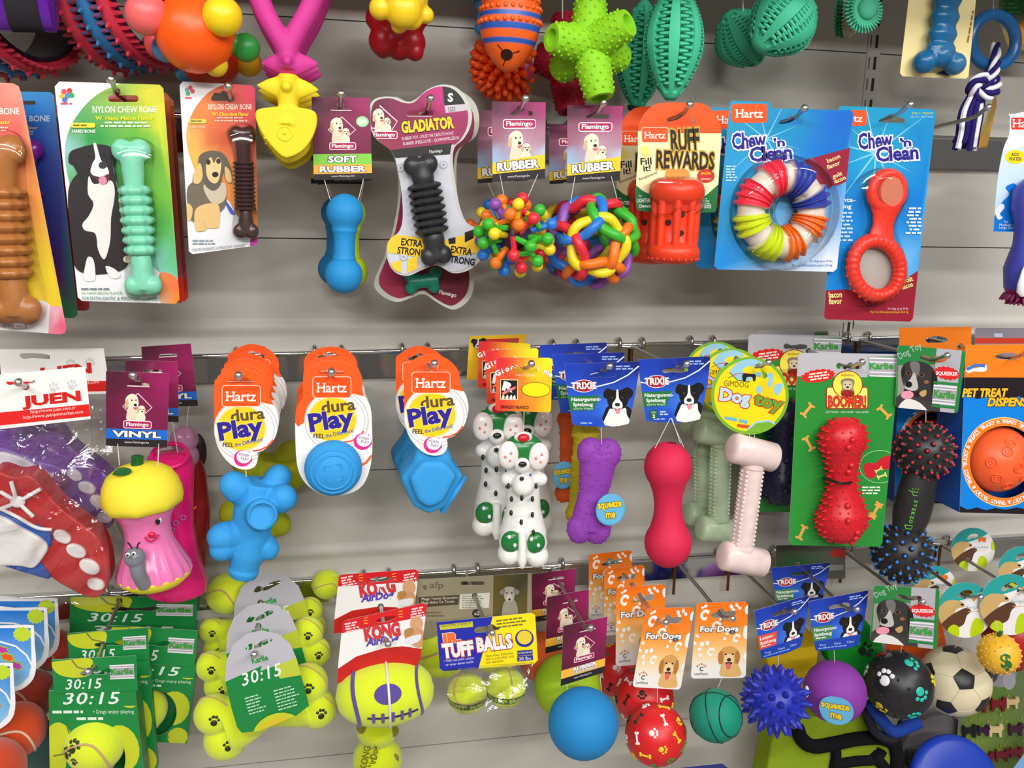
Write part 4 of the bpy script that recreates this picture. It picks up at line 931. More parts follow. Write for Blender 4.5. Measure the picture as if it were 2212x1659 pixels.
m = MB(); blister(m, smooth([(1854, 400), (1872, 372), (1915, 360), (1952, 378), (1966, 420), (1950, 455), (1938, 490), (1946, 520), (1962, 570), (1958, 610), (1930, 645), (1880, 660), (1840, 640), (1820, 590), (1826, 550), (1852, 515), (1868, 480), (1864, 450)], 5), d + .001, .034); m.build('blister', 'clear_blister', t)
# --- white wavy pack at the right edge
t = root('water_toy_pack', 'white and blue splash card with a violet and white rubber toy at the right edge', 'chew toy pack', 2220, 250, D1)
o = smooth([(2182, 252), (2190, 246), (2330, 250), (2330, 498), (2240, 500), (2150, 500), (2147, 495), (2150, 440), (2156, 380), (2168, 320), (2180, 290)], 3)
c = Card(D1, o, (232, 236, 244), [slotpts(2262, 262, 40, 7)])
c.fill([(2160, 330), (2340, 280), (2340, 510), (2140, 510), (2150, 400)], grads(330, (206, 226, 244), 500, (190, 216, 240))); c.rect(2184, 254, 2300, 280, (238, 50, 40), 4); serif(c, 'Hartz', 2188, 275, 17, 60, WHT)
c.blob([(2162, 440), (2180, 420), (2172, 405), (2190, 396), (2200, 410), (2194, 430), (2230, 400), (2330, 380), (2330, 520), (2140, 520), (2148, 470)], (14, 120, 214))
c.blob([(2150, 455), (2164, 440), (2170, 448), (2160, 462), (2166, 470), (2156, 474)], (232, 240, 250)); c.ell(2193, 339, 22, 15, (244, 216, 20)); c.txt('ADD', 2193, 337, 7, (40, 50, 60), w=17, al='c', bold=.02); c.txt('WATER', 2193, 347, 7, (40, 50, 60), w=28, al='c', bold=.02)
c.txt('For', 2174, 481, 5, WHT, al='c'); c.txt('Medium to', 2176, 488, 5, WHT, al='c', w=34); c.txt('Large Dogs', 2176, 494, 5, WHT, al='c', w=36)
c.build('header_card', 'printed_card', t)
s = SZ(2200, 560, D1); m = MB(); m.lathe(P(2228, 380, D1 + .018), P(2216, 640, D1 + .018), [(0, 8 * s), (.1, 34 * s), (.25, 38 * s), (.4, 28 * s), (.55, 30 * s), (.75, 46 * s), (.92, 44 * s), (1, 24 * s)], (70, 76, 176), 28); m.build('toy_body', 'smooth_rubber', t)
m = MB()
for i in range(24):
    a = 2 * math.pi * i / 24; C0 = P(2216, 636, D1 + .018)
    for h, rr_ in ((0, 40), (.006, 28)): m.spike(C0 + V((math.cos(a) * rr_ * s, math.sin(a) * rr_ * s, -.003 - h)), (math.cos(a), math.sin(a), -.9), 7 * s, 16 * s, (130, 20, 84))
m.lathe(P(2217, 622, D1 + .018), P(2215, 655, D1 + .018), [(0, 43 * s), (.6, 38 * s), (1, 14 * s)], (130, 20, 84)); m.build('bristle_foot', 'smooth_rubber', t)
m = MB(); m.lathe(P(2216, 570, D1 + .045), P(2212, 640, D1 + .045), [(0, 2 * s), (.2, 9 * s), (.6, 17 * s), (.85, 18 * s), (1, 9 * s)], (232, 230, 236), 18, .5); m.build('white_insert', 'smooth_rubber', t)
# ================================================================ toys whose hooks are above the picture
D0 = .2
def up_cord(t, x, y, d, x2=None): cord(t, [[(x, y), (x2 or x, -120)]], d, .0009)
def pebbled(m, A, B, r0, r1, col, seg=22, bumps=True, open_end=True, rn=None):
    """bumpy rubber arm with a hollow end"""
    ax = B - A; L = ax.length
    m.lathe(A, B, [(0, r0), (.5, (r0 + r1) / 2 * 1.04), (.9, r1 * 1.02), (1, r1 * .93), (1.001, r1 * .62), (.8, r1 * .5), (.79, 0.0004)], col, seg)
    u = ax.normalized(); e = u.orthogonal().normalized(); g = u.cross(e)
    for j in range(6):
        for i in range(12):
            a = 2 * math.pi * (i + (j % 2) * .5) / 12; tt = .12 + j * .15; r = r0 + (r1 - r0) * tt
            m.sphere(A + ax * tt + (e * math.cos(a) + g * math.sin(a)) * (r * 1.02), r0 * .085, col, 6, 4)
def jack(t, cx, cy, d, k, col, arms):
    s = SZ(cx, cy, d) * k; C0 = P(cx, cy, d); m = MB()
    m.sphere(C0, 46 * s, col)
    for v, L in arms: v = V(v).normalized(); pebbled(m, C0 + v * (18 * s), C0 + v * (L * s), 40 * s, 31 * s, col)
    m.build('jack_body', 'matte_rubber', t)
t = root('spiked_hoop_toy', 'red and blue spiked rubber hoop, right of the violet wrapped one', 'dog toy', 230, 0, D0)
def hoop(t, cx, cy, d, R0, axis, bands, w):
    s = SZ(cx, cy, d); C0 = P(cx, cy, d); ax = V(axis).normalized(); e = ax.orthogonal().normalized(); e = (V((0, 0, 1)) - ax * ax.z).normalized(); g = ax.cross(e); R = R0 * s; w = w * s
    for k, q in enumerate(bands):
        m = MB(); c0 = C0 + ax * ((k - (len(bands) - 1) / 2) * w * 1.22); N = 60
        m.tube([c0 + (e * math.cos(2 * math.pi * i / N) + g * math.sin(2 * math.pi * i / N)) * R for i in range(N)], w * .4, q, 8, True)
        for i in range(N):
            a = 2 * math.pi * i / N; rd = e * math.cos(a) + g * math.sin(a)
            for sd in (-1, 1): m.spike(c0 + rd * R + ax * (sd * w * .36), ax * sd + rd * .25, w * .17, w * .62, q, 5, .5)
            if i % 2: m.spike(c0 + rd * (R + w * .36), rd, w * .17, w * .34, q, 5, .5)
        m.build('spiked_band', 'smooth_rubber', t)
    m = MB(); N = 48
    vs = []
    for i in range(N):
        a = 2 * math.pi * i / N; rd = e * math.cos(a) + g * math.sin(a)
        for q in (-1, 1):
            for rr in (R - w * .25, R - w * .45): vs.append(C0 + rd * rr + ax * (q * w * 1.6))
    fs = []
    for i in range(N):
        a, b = 4 * i, 4 * ((i + 1) % N); fs += [(a, b, b + 2, a + 2), (a + 1, a + 3, b + 3, b + 1), (a, a + 1, b + 1, b), (a + 2, b + 2, b + 3, a + 3)]
    m.add(vs, fs, (44, 30, 48)); m.build('inner_sleeve', 'smooth_rubber', t)
RB = [(206, 50, 74), (50, 120, 176), (206, 50, 74)]
hoop(t, 280, -20, .1, 150, (.86, -.5, .06), RB, 40); up_cord(t, 292, -200, D0)
t = root('spiked_hoop_toy', 'spiked hoop wrapped in violet film with a black strap, in the upper left corner', 'dog toy', 40, 0, D0)
hoop(t, 14, -26, .112, 166, (.86, -.5, .06), RB, 40)
m = MB(); s = SZ(60, 30, D0)
m.lathe(P(-60, -30, D0 + .02), P(114, -24, D0 + .02), [(0, 80 * s), (.02, 88 * s), (.98, 88 * s), (1, 80 * s)], (92, 26, 150), 40, .55); m.build('violet_wrap', 'gloss_vinyl', t)
m = MB(); m.lathe(P(17, -28, D0 + .02), P(88, -26, D0 + .02), [(0, 90 * s), (1, 90 * s)], (46, 42, 48), 40, .57); m.build('strap', 'fabric', t); up_cord(t, 60, -110, D0)
# orange molecule ball
def molecule(name, label, cx, cy, d, k, knobs, red=(255, 92, 16)):
    t = root(name, label, 'dog toy', cx, cy, d, 'orange knob balls'); s = SZ(cx, cy, d) * k; C0 = P(cx, cy, d)
    m = MB(); m.sphere(C0, 84 * s, red, 36, 24); m.build('centre_ball', 'smooth_rubber', t)
    for dx, dy, dz, r, q in knobs:
        p = C0 + V((dx * s, -dz * s, -dy * s)); v = (p - C0).normalized(); m = MB()
        m.sphere(p, r * s, q, 24, 16); m.lathe(C0 + v * (70 * s), p, [(0, 26 * s), (1, 16 * s)], q, 16, caps=False); m.build('knob', 'smooth_rubber', t)
    up_cord(t, cx, cy - 70 * k, d)
    return t
KN = [(-92, -28, 30, 44, (244, 104, 104)), (64, -26, 70, 41, (246, 210, 24)), (104, 22, -20, 31, (40, 140, 60)), (40, 62, -10, 26, (226, 190, 30)), (-66, 30, -40, 30, (70, 130, 180)), (0, -108, 0, 40, (60, 150, 200))]
molecule('knob_ball', 'orange ball with salmon, yellow and green knobs', 421, 71, D0 + .05, 1, KN)
molecule('knob_ball', 'orange red knobbed ball hanging lower, behind the front one', 452, 116, D0 - .05, .84, [(-110, -14, 40, 42, (236, 84, 90)), (98, 20, 10, 34, (226, 180, 30)), (-60, 50, 0, 26, (70, 120, 160)), (0, -108, 0, 40, (60, 150, 200))], (214, 60, 20))
# wishbone chews
def wishbone(label, dx, dy, d):
    t = root('wishbone_chew', label, 'dog toy', 620 + dx, 0, d, 'pink and yellow wishbone chews'); s = SZ(620, 150, d); p = lambda x, y, z=0: P(x + dx, y + dy, d + z)
    PK = (206, 58, 146); YE = (238, 214, 40)
    e = MB()
    e.tube(curve3([p(640, -120), p(700, -90), p(672, 10), p(640, 70), p(622, 110), p(620, 150)], 5), [22 * s] * 26, PK, 12); e.tube(curve3([p(605, -120), p(540, -90), p(566, 10), p(596, 70), p(618, 110), p(620, 150)], 5), [22 * s] * 26, PK, 12)
    e.lathe(p(562, 136), p(690, 138), [(0, 2 * s), (.15, 14 * s), (.35, 24 * s), (.5, 26 * s), (.65, 24 * s), (.85, 14 * s), (1, 2 * s)], PK, 16, .5); e.sphere(p(620, 132, .012), 11 * s, PK)
    e.fused(s * 3.2, 5, PK).build('pink_half', 'matte_rubber', t)
    e = MB(); e.tube([p(622, 160), p(622, 200), p(622, 240), p(620, 270)], [20 * s, 24 * s, 20 * s, 30 * s], YE, 14)
    e.lathe(p(554, 184), p(690, 194), [(0, 2 * s), (.15, 14 * s), (.35, 24 * s), (.5, 26 * s), (.65, 24 * s), (.85, 14 * s), (1, 2 * s)], YE, 16, .5); e.sphere(p(619, 187, .013), 12 * s, YE)
    q = smooth([(552, 240), (575, 232), (618, 230), (662, 234), (684, 246), (682, 280), (660, 320), (626, 340), (604, 334), (574, 300), (556, 268)], 4)
    f = MB(); f.slab([(x + dx, y + dy) for x, y in q], d + .012, .024, YE); e.v, b = e.v + f.v, len(e.v); e.f += [[b + i for i in g] for g in f.f]; e.c += f.c; e.sm += f.sm
    e.fused(s * 3, 7, YE).build('yellow_half', 'matte_rubber', t)
    m = MB(); m.torus(p(615, 288, .011), 15 * s, 3.5 * s, (0, 1, 0), YE, 20, 8); m.sphere(p(615, 288, .011), 5 * s, YE, 10, 6)
    for x, y in ((575, 276), (584, 292), (596, 306), (613, 318), (630, 312), (645, 300), (655, 285), (600, 322), (645, 318), (572, 298)): m.sphere(p(x, y, .011), 2.6 * s, YE, 6, 4)
    m.build('dimple', 'matte_rubber', t); up_cord(t, 622 + dx, -110, d)
wishbone('pink and yellow rubber wishbone chew, front one of the row', 0, 0, D0 + .042)
for i, (dx, dy, dd, lb) in enumerate(((2, 12, .05, 'pink and yellow wishbone chew directly behind the front one'), (8, 24, .09, 'pink and yellow wishbone chew, last of the row and lowest in view'))): wishbone(lb, dx, dy, D0 + .042 - dd)
# bears
def lumps(name, label, pts, d, col, top):
    t = root(name, label, 'dog toy', pts[0][0], pts[0][1], d); e = MB(); s = SZ(870, 50, d)
    for x, y, z, r in pts: e.sphere(P(x, y, d + z * s), r * s, col, 18, 12)
    e.fused(s * 3.4, 4, col).build('bear_body', 'smooth_rubber', t); up_cord(t, top, pts[0][1] - 30, d)
lumps('bear_toy', 'yellow rubber bear shape hanging at the top in front of the red one', [(868, -10, 0, 58), (872, 22, 22, 40), (822, 18, 14, 25), (920, 33, 6, 18), (862, 54, 4, 18), (830, -40, 10, 30), (905, -40, 10, 30), (890, 40, 16, 24)], D0 + .034, (244, 206, 34), 868)
lumps('bear_toy', 'dark red rubber bear shape behind the yellow one', [(860, 40, 0, 60), (830, 88, 16, 34), (888, 92, 8, 32), (896, 112, 18, 20), (828, 106, 10, 20), (815, 40, 10, 26), (905, 40, 10, 22), (862, 100, 4, 30)], D0 - .05, (176, 20, 30), 860)
# striped orange egg
t = root('striped_egg_toy', 'orange egg-shaped treat ball with blue stripes and rows of bumps', 'dog toy', 1102, 60, D0)
s = SZ(1102, 60, D0); A, B = P(1108, -70, D0), P(1096, 158, D0); Lx = (B - A).length
def eggr(u): return 66 * math.sin(math.pi * min(max(u, .0), 1)) ** .62 * s + .0002
OR, BL = (244, 100, 34), (40, 90, 180)
pr = [(i / 64, eggr(i / 64)) for i in range(65)]
cl = []
for u, r in pr: cl.append(BL if any(a < u < b for a, b in ((.44, .5), (.555, .61), (.69, .745), (.2, .26))) else OR)
m = MB(); m.lathe(A, B, pr, cl, 40)
for u, q in ((.40, OR), (.525, OR), (.32, OR)):
    for i in range(26):
        a = 2 * math.pi * i / 26; m.sphere(A + (B - A) * u + V((math.cos(a), math.sin(a), 0)) * eggr(u), 5.5 * s, q, 8, 6)
m.build('egg_shell', 'smooth_rubber', t)
m = MB(); w = V((-.22, -.78, -.55)).normalized(); p = A + (B - A) * .845 + V((-.3, -1, 0)).normalized() * eggr(.86)
m.lathe(p - w * .003, p + w * .001, [(0, 13 * s), (1, 13 * s)], (46, 16, 10), 16); m.build('treat_hole', 'matte_rubber', t)
for a in (0, 2.1, 4.2):
    e = w.orthogonal().normalized(); e = Quaternion(w, a + .5) @ e; m = MB(); m.tube([p + e * (12 * s), p + e * (28 * s) - w * .002], .0009, (60, 24, 14), 6); m.build('slit', 'matte_rubber', t)
up_cord(t, 1106, -60, D0)
t = root('spiny_ball_toy', 'orange soft-spined rubber toy below the striped egg', 'dog toy', 1095, 150, D0 - .11); d = D0 - .11
s = SZ(1095, 150, d); m = MB(); C0 = P(1095, 140, d); m.sphere(C0, (52 * s, 46 * s, 50 * s), (255, 88, 24), 24, 16)
for v in fib(150):
    if v.y < .55 and v.x < .62: m.spike(C0 + V((v.x * 52, v.y * 46, v.z * 50)) * (s * .9), v + V((0, -.1, -.12)), 11 * s, 40 * s, (255, 88, 24), 8, .62)
m.build('spines', 'smooth_rubber', t); m = MB(); m.sphere(P(1140, 150, d + .036), (14 * s, 4 * s, 22 * s), (190, 60, 110), 16, 10); m.build('sticker', 'gloss_vinyl', t); up_cord(t, 1090, 100, d)
t = root('knob_ball', 'blue knobbed ball glimpsed behind the striped egg', 'dog toy', 1040, 20, D0 - .09)
s = SZ(1040, 20, D0 - .09); e = MB()
for x, y, r in ((1042, 18, 20), (1046, 55, 18), (1040, 75, 16), (1060, -20, 44), (1066, 40, 34)): e.sphere(P(x, y - 14, D0 - .155), r * s, (60, 140, 206))
e.fused(s * 3, 3, (60, 140, 206)).build('knobs', 'smooth_rubber', t); up_cord(t, 1060, -20, D0 - .09)
t = root('jack_toy', 'lime green bumpy rubber jack with hollow arms', 'dog toy', 1276, 95, D0)
jack(t, 1272, 98, D0 + .024, 1, (140, 206, 30), [((.03, .1, 1), 112), ((-1, -.35, .06), 98), ((.85, -1, .52), 104), ((1, .5, -.2), 104), ((.18, -.3, -1), 118), ((-.4, .9, -.45), 108)]); up_cord(t, 1276, 0, D0)
t = root('jack_toy', 'dark red bumpy rubber jack hanging behind the lime green one', 'dog toy', 1215, 140, D0 - .09)
jack(t, 1222, 138, D0 - .12, .95, (164, 14, 46), [((.0, .1, 1), 108), ((-1, .3, .2), 70), ((1, -.2, .1), 98), ((.06, -.3, -1), 112), ((-.1, -1, -.2), 60)]); up_cord(t, 1215, 40, D0 - .09)
# mint dental balls
MINT = (70, 190, 150)
def dental(name, label, A, B, d, rpx, rot, nr=7):
    """ribbed mint rubber ball: smooth meridian bands with toothed grooves between them"""
    t = root(name, label, 'dog toy', (A[0] + B[0]) / 2, (A[1] + B[1]) / 2, d, 'mint dental balls'); s = SZ(*A, d); a, b = P(*A, d), P(*B, d)
    N = 40; pr = [(i / N, max(rpx * s * math.sin(math.pi * (.04 + .92 * i / N)) ** .85, .0006)) for i in range(N + 1)]
    m = MB()
    def fn(an, tt):
        g = (an * nr / (2 * math.pi) + rot) % 1
        return 1 if g < .44 or not .06 < tt < .94 else .68
    m.lathe(a, b, pr, MINT, nr * 18, fn=fn)
    ax = b - a; u = ax.normalized(); e2 = V((0, 1, 0)); e2 = (e2 - u * e2.dot(u)).normalized(); e1 = u.cross(e2)
    for k in range(nr):
        for side in (.46, .98):
            an = (k + side - rot) * 2 * math.pi / nr; n = 14
            for i in range(n):
                tt = .1 + .8 * (i + (.5 if side > .7 else 0)) / n; r = rpx * s * math.sin(math.pi * (.04 + .92 * tt)) ** .85
                rd = e1 * math.cos(an) + e2 * math.sin(an); tg = u.cross(rd) * (-1 if side < .7 else 1)
                m.spike(a + ax * tt + rd * (r * .91), tg + rd * .05, rpx * s * .07, rpx * s * .3 * (r / (rpx * s)) + .001, MINT, 6, .6)
    m.build('ribbed_ball', 'matte_rubber', t); return t
t = dental('rugby_dental_toy', 'large mint rugby-shaped toy with toothed grooves', (1462, -42), (1448, 216), D0, 66, .35); up_cord(t, 1460, -20, D0)
t = dental('rugby_dental_toy', 'darker mint rugby-shaped toy behind the large one', (1392, 2), (1376, 238), D0 - .1, 56, .1); up_cord(t, 1390, 20, D0 - .1)
m = MB(); m.lathe(P(1376, 233, D0 - .098), P(1374, 241, D0 - .098), [(0, 22 * SZ(1376, 235, .1)), (1, 18 * SZ(1376, 235, .1))], (20, 60, 50)); m.build('end_hole', 'matte_rubber', t)
t = dental('mint_dental_ball', 'round mint ball with toothed grooves, front one', (1748, -8), (1634, 104), D0, 74, .3); up_cord(t, 1700, -10, D0)
t = dental('mint_dental_ball', 'round mint ball half behind the front one, lower left', (1570, 26), (1638, 138), D0 - .11, 64, .6); up_cord(t, 1605, 30, D0 - .09)
# spiky discs
def spiky_disc(label, cx, cy, d, r0, bands, ax):
    t = root('bristle_disc_toy', label, 'dog toy', cx, cy, d); s = SZ(cx, cy, d); C0 = P(cx, cy, d); ax = V(ax).normalized(); e = ax.orthogonal().normalized(); g = ax.cross(e)
    for off, R, q, hub in bands:
        m = MB(); c0 = C0 + ax * (off * s)
        m.lathe(c0 - ax * (7 * s), c0 + ax * (7 * s), [(0, R * .6 * s), (.5, R * .8 * s), (1, R * .6 * s)], q, 24)
        for i in range(34):
            a = 2 * math.pi * i / 34; rd = e * math.cos(a) + g * math.sin(a)
            for z, rr in ((-.5, .78), (0, .82), (.5, .7)): m.spike(c0 + rd * (R * rr * s) + ax * (z * 10 * s), rd + ax * z, 3.4 * s, R * .26 * s, q, 5, .5)
        if hub: m.sphere(c0 + ax * (12 * s), (R * .48 * s, R * .3 * s, R * .48 * s), q, 20, 12)
        m.build('bristle_disc', 'matte_rubber', t)
    up_cord(t, cx, cy - 30, d)
spiky_disc('mint bristled disc with a smooth round hub', 1866, 22, D0, 46, [(0, 46, (84, 200, 160), True)], (.1, -1, .1))
spiky_disc('beige and green bristled disc behind the mint one', 1838, 30, D0 - .05, 46, [(0, 46, (206, 194, 168), False), (-16, 46, (40, 130, 90), False)], (.75, -.7, 0))
# blue bone on a cream card, blue ring with rope
t = root('water_bone_toy', 'translucent blue bone chew on a cream card', 'chew toy pack', 2030, 100, D0)
c = Card(D0, [(1978, -130), (2120, -120), (2092, 165), (2086, 170), (1950, 165), (1944, 158)], (240, 222, 160), back=(240, 222, 160))
c.greek(2088, 92, 90, 1, 6, (150, 110, 60), 4, rot=80); c.build('backing_card', 'printed_card', t)
m = MB(); s = SZ(2030, 80, D0); e = MB(); BB = (16, 106, 160)
for x, y, r in ((1996, 134, 24), (2062, 138, 24), (2030, 120, 26), (2060, -120, 30), (2020, -120, 30)): e.sphere(P(x, y, D0 + .016), r * s, BB)
e.lathe(P(2030, 120, D0 + .016), P(2062, -110, D0 + .016), [(i / 24, s * (34 if i < 3 else 30 + 4 * math.sin(i * 1.6))) for i in range(25)], BB, 24, .6)
e.fused(s * 3, 4, BB).build('blue_bone', 'jelly', t)
for pts in ([(2024, 158), (2040, 152), (2052, 164)],):
    m = MB(); m.slab(pts, D0 + .004, .002, (40, 30, 70)); m.build('card_mark', 'printed_card', t)
t = root('rope_ring_toy', 'blue ring on a navy and white rope with a knotted tassel', 'dog toy', 2145, 90, D0 - .05); d = D0 - .05
s = SZ(2145, 90, d); m = MB(); pts = [P(2146 + 48 * math.cos(a), 88 + 56 * math.sin(a), d) for a in [2 * math.pi * i / 40 for i in range(40)]]
m.tube(pts, 12.5 * s, (26, 104, 170), 14, True); m.build('ring', 'jelly', t)
NV, RW = (44, 34, 104), (232, 232, 238)
def strands(path, n, r, R, twist, name, mk='fabric', phase=0):
    path = curve3([P(*q) if len(q) == 3 else q for q in path], 8); N = len(path)
    for k in range(n):
        pts = []
        for i, p in enumerate(path):
            a = 2 * math.pi * k / n + twist * i / N * 2 * math.pi + phase; tg = (path[min(i + 1, N - 1)] - path[max(i - 1, 0)]).normalized(); e = V((0, 1, 0)); e = (e - tg * e.dot(tg)).normalized(); g = tg.cross(e)
            pts.append(p + (e * math.cos(a) + g * math.sin(a)) * (R(i / N) if callable(R) else R))
        m = MB(); m.tube(pts, r, (NV, RW, NV, RW, NV, NV, RW)[k % 7], 8); m.build(name, mk, t)
strands([(2150, 100, d - .02), (2150, 128, d + .01), (2148, 150, d + .022), (2136, 172, d + .02), (2122, 190, d + .014)], 4, 5 * s, 7 * s, 1.2, 'rope')
strands([(2146, 172, d), (2128, 168, d + .016), (2104, 182, d + .02), (2102, 200, d + .016), (2124, 208, d + .02), (2146, 196, d + .016), (2150, 178, d + .004)], 4, 5.5 * s, 9 * s, 2, 'rope')
for i in range(11):
    a = 2 * math.pi * i / 11; m = MB(); q = RW if i % 3 == 1 else NV; dx = 20 * math.cos(a); dz = .014 * math.sin(a)
    m.tube(curve3([P(2112 + dx * .5, 196, d + .01 - dz * .5), P(2098 + dx * 1.1, 240, d + .008 - dz), P(2090 + dx * 1.05, 290, d + .008 - dz), P(2084 + dx * 1.15, 318 + 10 * math.sin(i * 2.2), d + .008 - dz)], 4), 6.2 * s, q, 7); m.build('tassel_strand', 'fabric', t)
up_cord(t, 2146, 40, d)
c = Card(d - .015, [(2150, 205), (2152, 202), (2153, 228), (2132, 318), (2110, 320), (2112, 300)], rbf((2140, 220, (150, 96, 40)), (2135, 260, (110, 120, 60)), (2120, 310, (190, 140, 60))), grid=5); c.build('brown_tag', 'printed_card', t)
t = root('treat_bag', 'green treat bag with orange print in the upper right corner', 'treat bag', 2200, 40, D0 - .1)
c = Card(D0 - .1, [(2150, -100), (2300, -100), (2300, 110), (2180, 108), (2160, 50)], grads(40, (24, 100, 34), 44, (24, 100, 34), (46, (120, 140, 130)), (110, (200, 140, 40))), grid=10); c.greek(2158, 6, 50, 3, 9, (60, 150, 70), 4); c.ell(2212, 70, 16, 26, (240, 150, 30)); c.build('printed_bag', 'printed_card', t)
# ================================================================ middle hooks
D2 = .214
# --- toy trainers in clear bags
def shoe_bag(t, d, red, blue, white, M, star=True):
    q = lambda L: [M(*p) for p in L]
    pillow(q(smooth([(-60, 1085), (-20, 1020), (30, 1030), (62, 1026), (90, 1050), (112, 1078), (140, 1105), (186, 1140), (216, 1168), (233, 1222), (232, 1266), (214, 1290), (186, 1290), (130, 1262), (76, 1226), (0, 1205), (-70, 1190)], 4)), d, .045, red, 3.2, 10).build('shoe_body', 'smooth_rubber', t)
    pillow(q(smooth([(-60, 1100), (0, 1106), (40, 1124), (96, 1140), (112, 1160), (108, 1182), (80, 1200), (110, 1250), (60, 1240), (0, 1222), (-60, 1210)], 4)), d + .017, .016, blue, 3, 6).build('side_panel', 'smooth_rubber', t)
    pillow(q(smooth([(-60, 1112), (0, 1116), (40, 1138), (90, 1166), (102, 1184), (96, 1200), (72, 1228), (40, 1224), (-60, 1214)], 4)), d + .023, .014, white, 3, 6).build('tongue', 'smooth_rubber', t)
    for x, y, rx, ry, ro in ((133, 1161, 21, 13, 28), (163, 1192, 23, 14, 22), (192, 1226, 24, 15, 26), (206, 1264, 20, 13, 10)):
        pillow(q(ellpts(x, y, rx, ry, ro, 20)), d + .023, .009, white, 2.6, 4).build('lace_spot', 'smooth_rubber', t)
    if star:
        m = MB(); s = SZ(40, 1085, d)
        for L in ([(0, 1062), (38, 1084), (72, 1116)], [(24, 1040), (36, 1082)], [(88, 1056), (40, 1084), (0, 1100)]): m.tube([P(*M(*p), d + .028) for p in L], 4.5 * s, white, 8)
        m.sphere(P(*M(38, 1084), d + .028), (15 * s, 5 * s, 13 * s), white)
        m.tube(curve3([P(*M(*p), d + .028) for p in ((0, 1098), (40, 1118), (80, 1140), (112, 1144))], 4), 4 * s, white, 8); m.build('lace_star', 'smooth_rubber', t)
def bag(t, pts, d, th=.002, name='clear_bag'):
    """slack clear film: front sheet bulging over its contents"""
    ov, fs = tri2d([pts], lambda c: inside(c, pts), 15, (min(p[0] for p in pts), min(p[1] for p in pts), max(p[0] for p in pts), max(p[1] for p in pts))); rn = random.Random(9); m = MB(); vs = []
    cx = sum(p[0] for p in pts) / len(pts); cy = sum(p[1] for p in pts) / len(pts); R = max(math.hypot(p[0] - cx, p[1] - cy) for p in pts)
    for p in ov:
        k = min(1, math.hypot(p.x - cx, p.y - cy) / R); vs.append(P(p.x + rn.uniform(-3, 3), p.y + rn.uniform(-3, 3), d + th * (1 - k ** 3) + rn.uniform(0, .0055) + .004 * math.sin(p.x * .06 + p.y * .09)))
    m.add(vs, fs, (255, 255, 255), True); m.build(name, 'clear_bag', t, 24)
def juen(t, d, M):
    T = lambda L: [M(*p) for p in L]; c = Card(d, T([(-30, 812), (184, 792), (196, 905), (-24, 930)]), (240, 238, 234), [T(smooth([(12, 824), (20, 818), (60, 816), (75, 820), (72, 828), (40, 828), (20, 832)], 2))])
    c.fill(T([(-20, 893), (192, 873), (196, 899), (-16, 921)]), (222, 34, 30))
    for x, y in ((116, 838), (155, 832)): u, v = M(x, y); paw(c, u, v, 14, (206, 206, 206), 18)
    x, y = M(48, 878); c.txt('JUEN', x, y, 20, (206, 30, 28), w=M(176, 0)[0] - x, rot=6, bold=.05)
    x, y = M(66, 893); c.txt('http://www.juen.com.tr', x, y, 7, (245, 225, 220), w=98, rot=5.5); x, y = M(50, 905); c.txt('http://www.juenpetmarket.com', x, y, 7, (245, 225, 220), w=130, rot=5.5)
    c.build('header_card', 'printed_card', t)
t = root('toy_trainer_pack', 'red, white and blue toy trainer in a clear bag under the front white card', 'dog toy', 60, 800, D2)
juen(t, D2 + .002, lambda x, y: (x, y)); shoe_bag(t, D2 + .0, (190, 32, 36), (30, 84, 176), (238, 236, 234), lambda x, y: (x, y))
bag(t, [(-40, 925), (60, 918), (194, 905), (205, 1000), (214, 1100), (236, 1180), (244, 1300), (180, 1310), (90, 1300), (-40, 1290)], D2 + .014, .03)
t = root('toy_trainer_pack', 'violet and white toy trainer in the rear clear bag behind the red one', 'dog toy', 120, 750, D2 - .1)
juen(t, D2 - .1, lambda x, y: (46 + (x - 15) * 1.06 + (y - 860) * .02, 757 + (y - 806) * .86 + (x - 80) * .07))
shoe_bag(t, D2 - .1, (116, 70, 160), (122, 80, 170), (214, 208, 220), lambda x, y: (40 + x * .9, 900 + (y - 1020) * .9), False)
m = MB(); m.sphere(P(130, 1040, D2 - .07), .011, (130, 60, 110)); m.build('shoe_spot', 'smooth_rubber', t)
bag(t, [(20, 870), (120, 866), (250, 862), (262, 1000), (265, 1170), (200, 1200), (100, 1190), (20, 1180)], D2 - .085, .03)
# --- vinyl toys on maroon cards
t = root('apple_core_toy', 'winking pink apple core toy with a grey worm, under the front maroon card', 'dog toy', 296, 800, D2); ta = t
VB = ((('VINYL'), (24, 104, 208), 92, 108),)
flam_card(D2, ((229, 801), (365, 807), (361, 967), (229, 963)), 120, VB, 52).build('header_card', 'printed_card', t)
d = D2 + .005; s = SZ(310, 1100, d); A, B = P(296, 1000, d), P(340, 1272, d); PKA = (232, 120, 176); YA = (246, 226, 60)
m = MB(); pr = [(0, 4), (.01, 22), (.03, 44), (.08, 66), (.15, 78), (.22, 83), (.28, 84), (.33, 80), (.345, 70)]
m.lathe(A, B, [(a, b * s) for a, b in pr], YA, 48, fn=lambda a, t_: 1 if t_ < .3 else 1 - .06 * abs(math.sin(a * 4))); m.build('apple_top', 'matte_rubber', t)
m = MB(); pr = [(.3, 72), (.36, 66), (.42, 54), (.5, 48), (.58, 49), (.66, 56), (.74, 66), (.82, 76), (.87, 78), (.885, 70)]
m.lathe(A, B, [(a, b * s) for a, b in pr], PKA, 64, fn=lambda a, t_: 1 + (.035 * math.sin(a * 18) * max(0, (t_ - .55) / .3) if t_ > .55 else 0)); m.build('apple_core', 'gloss_vinyl', t)
m = MB(); pr = [(.85, 72), (.87, 78), (.9, 75), (.95, 58), (.985, 32), (1, 4)]
m.lathe(A, B, [(a, b * s) for a, b in pr], YA, 40); m.build('apple_base', 'smooth_rubber', t)
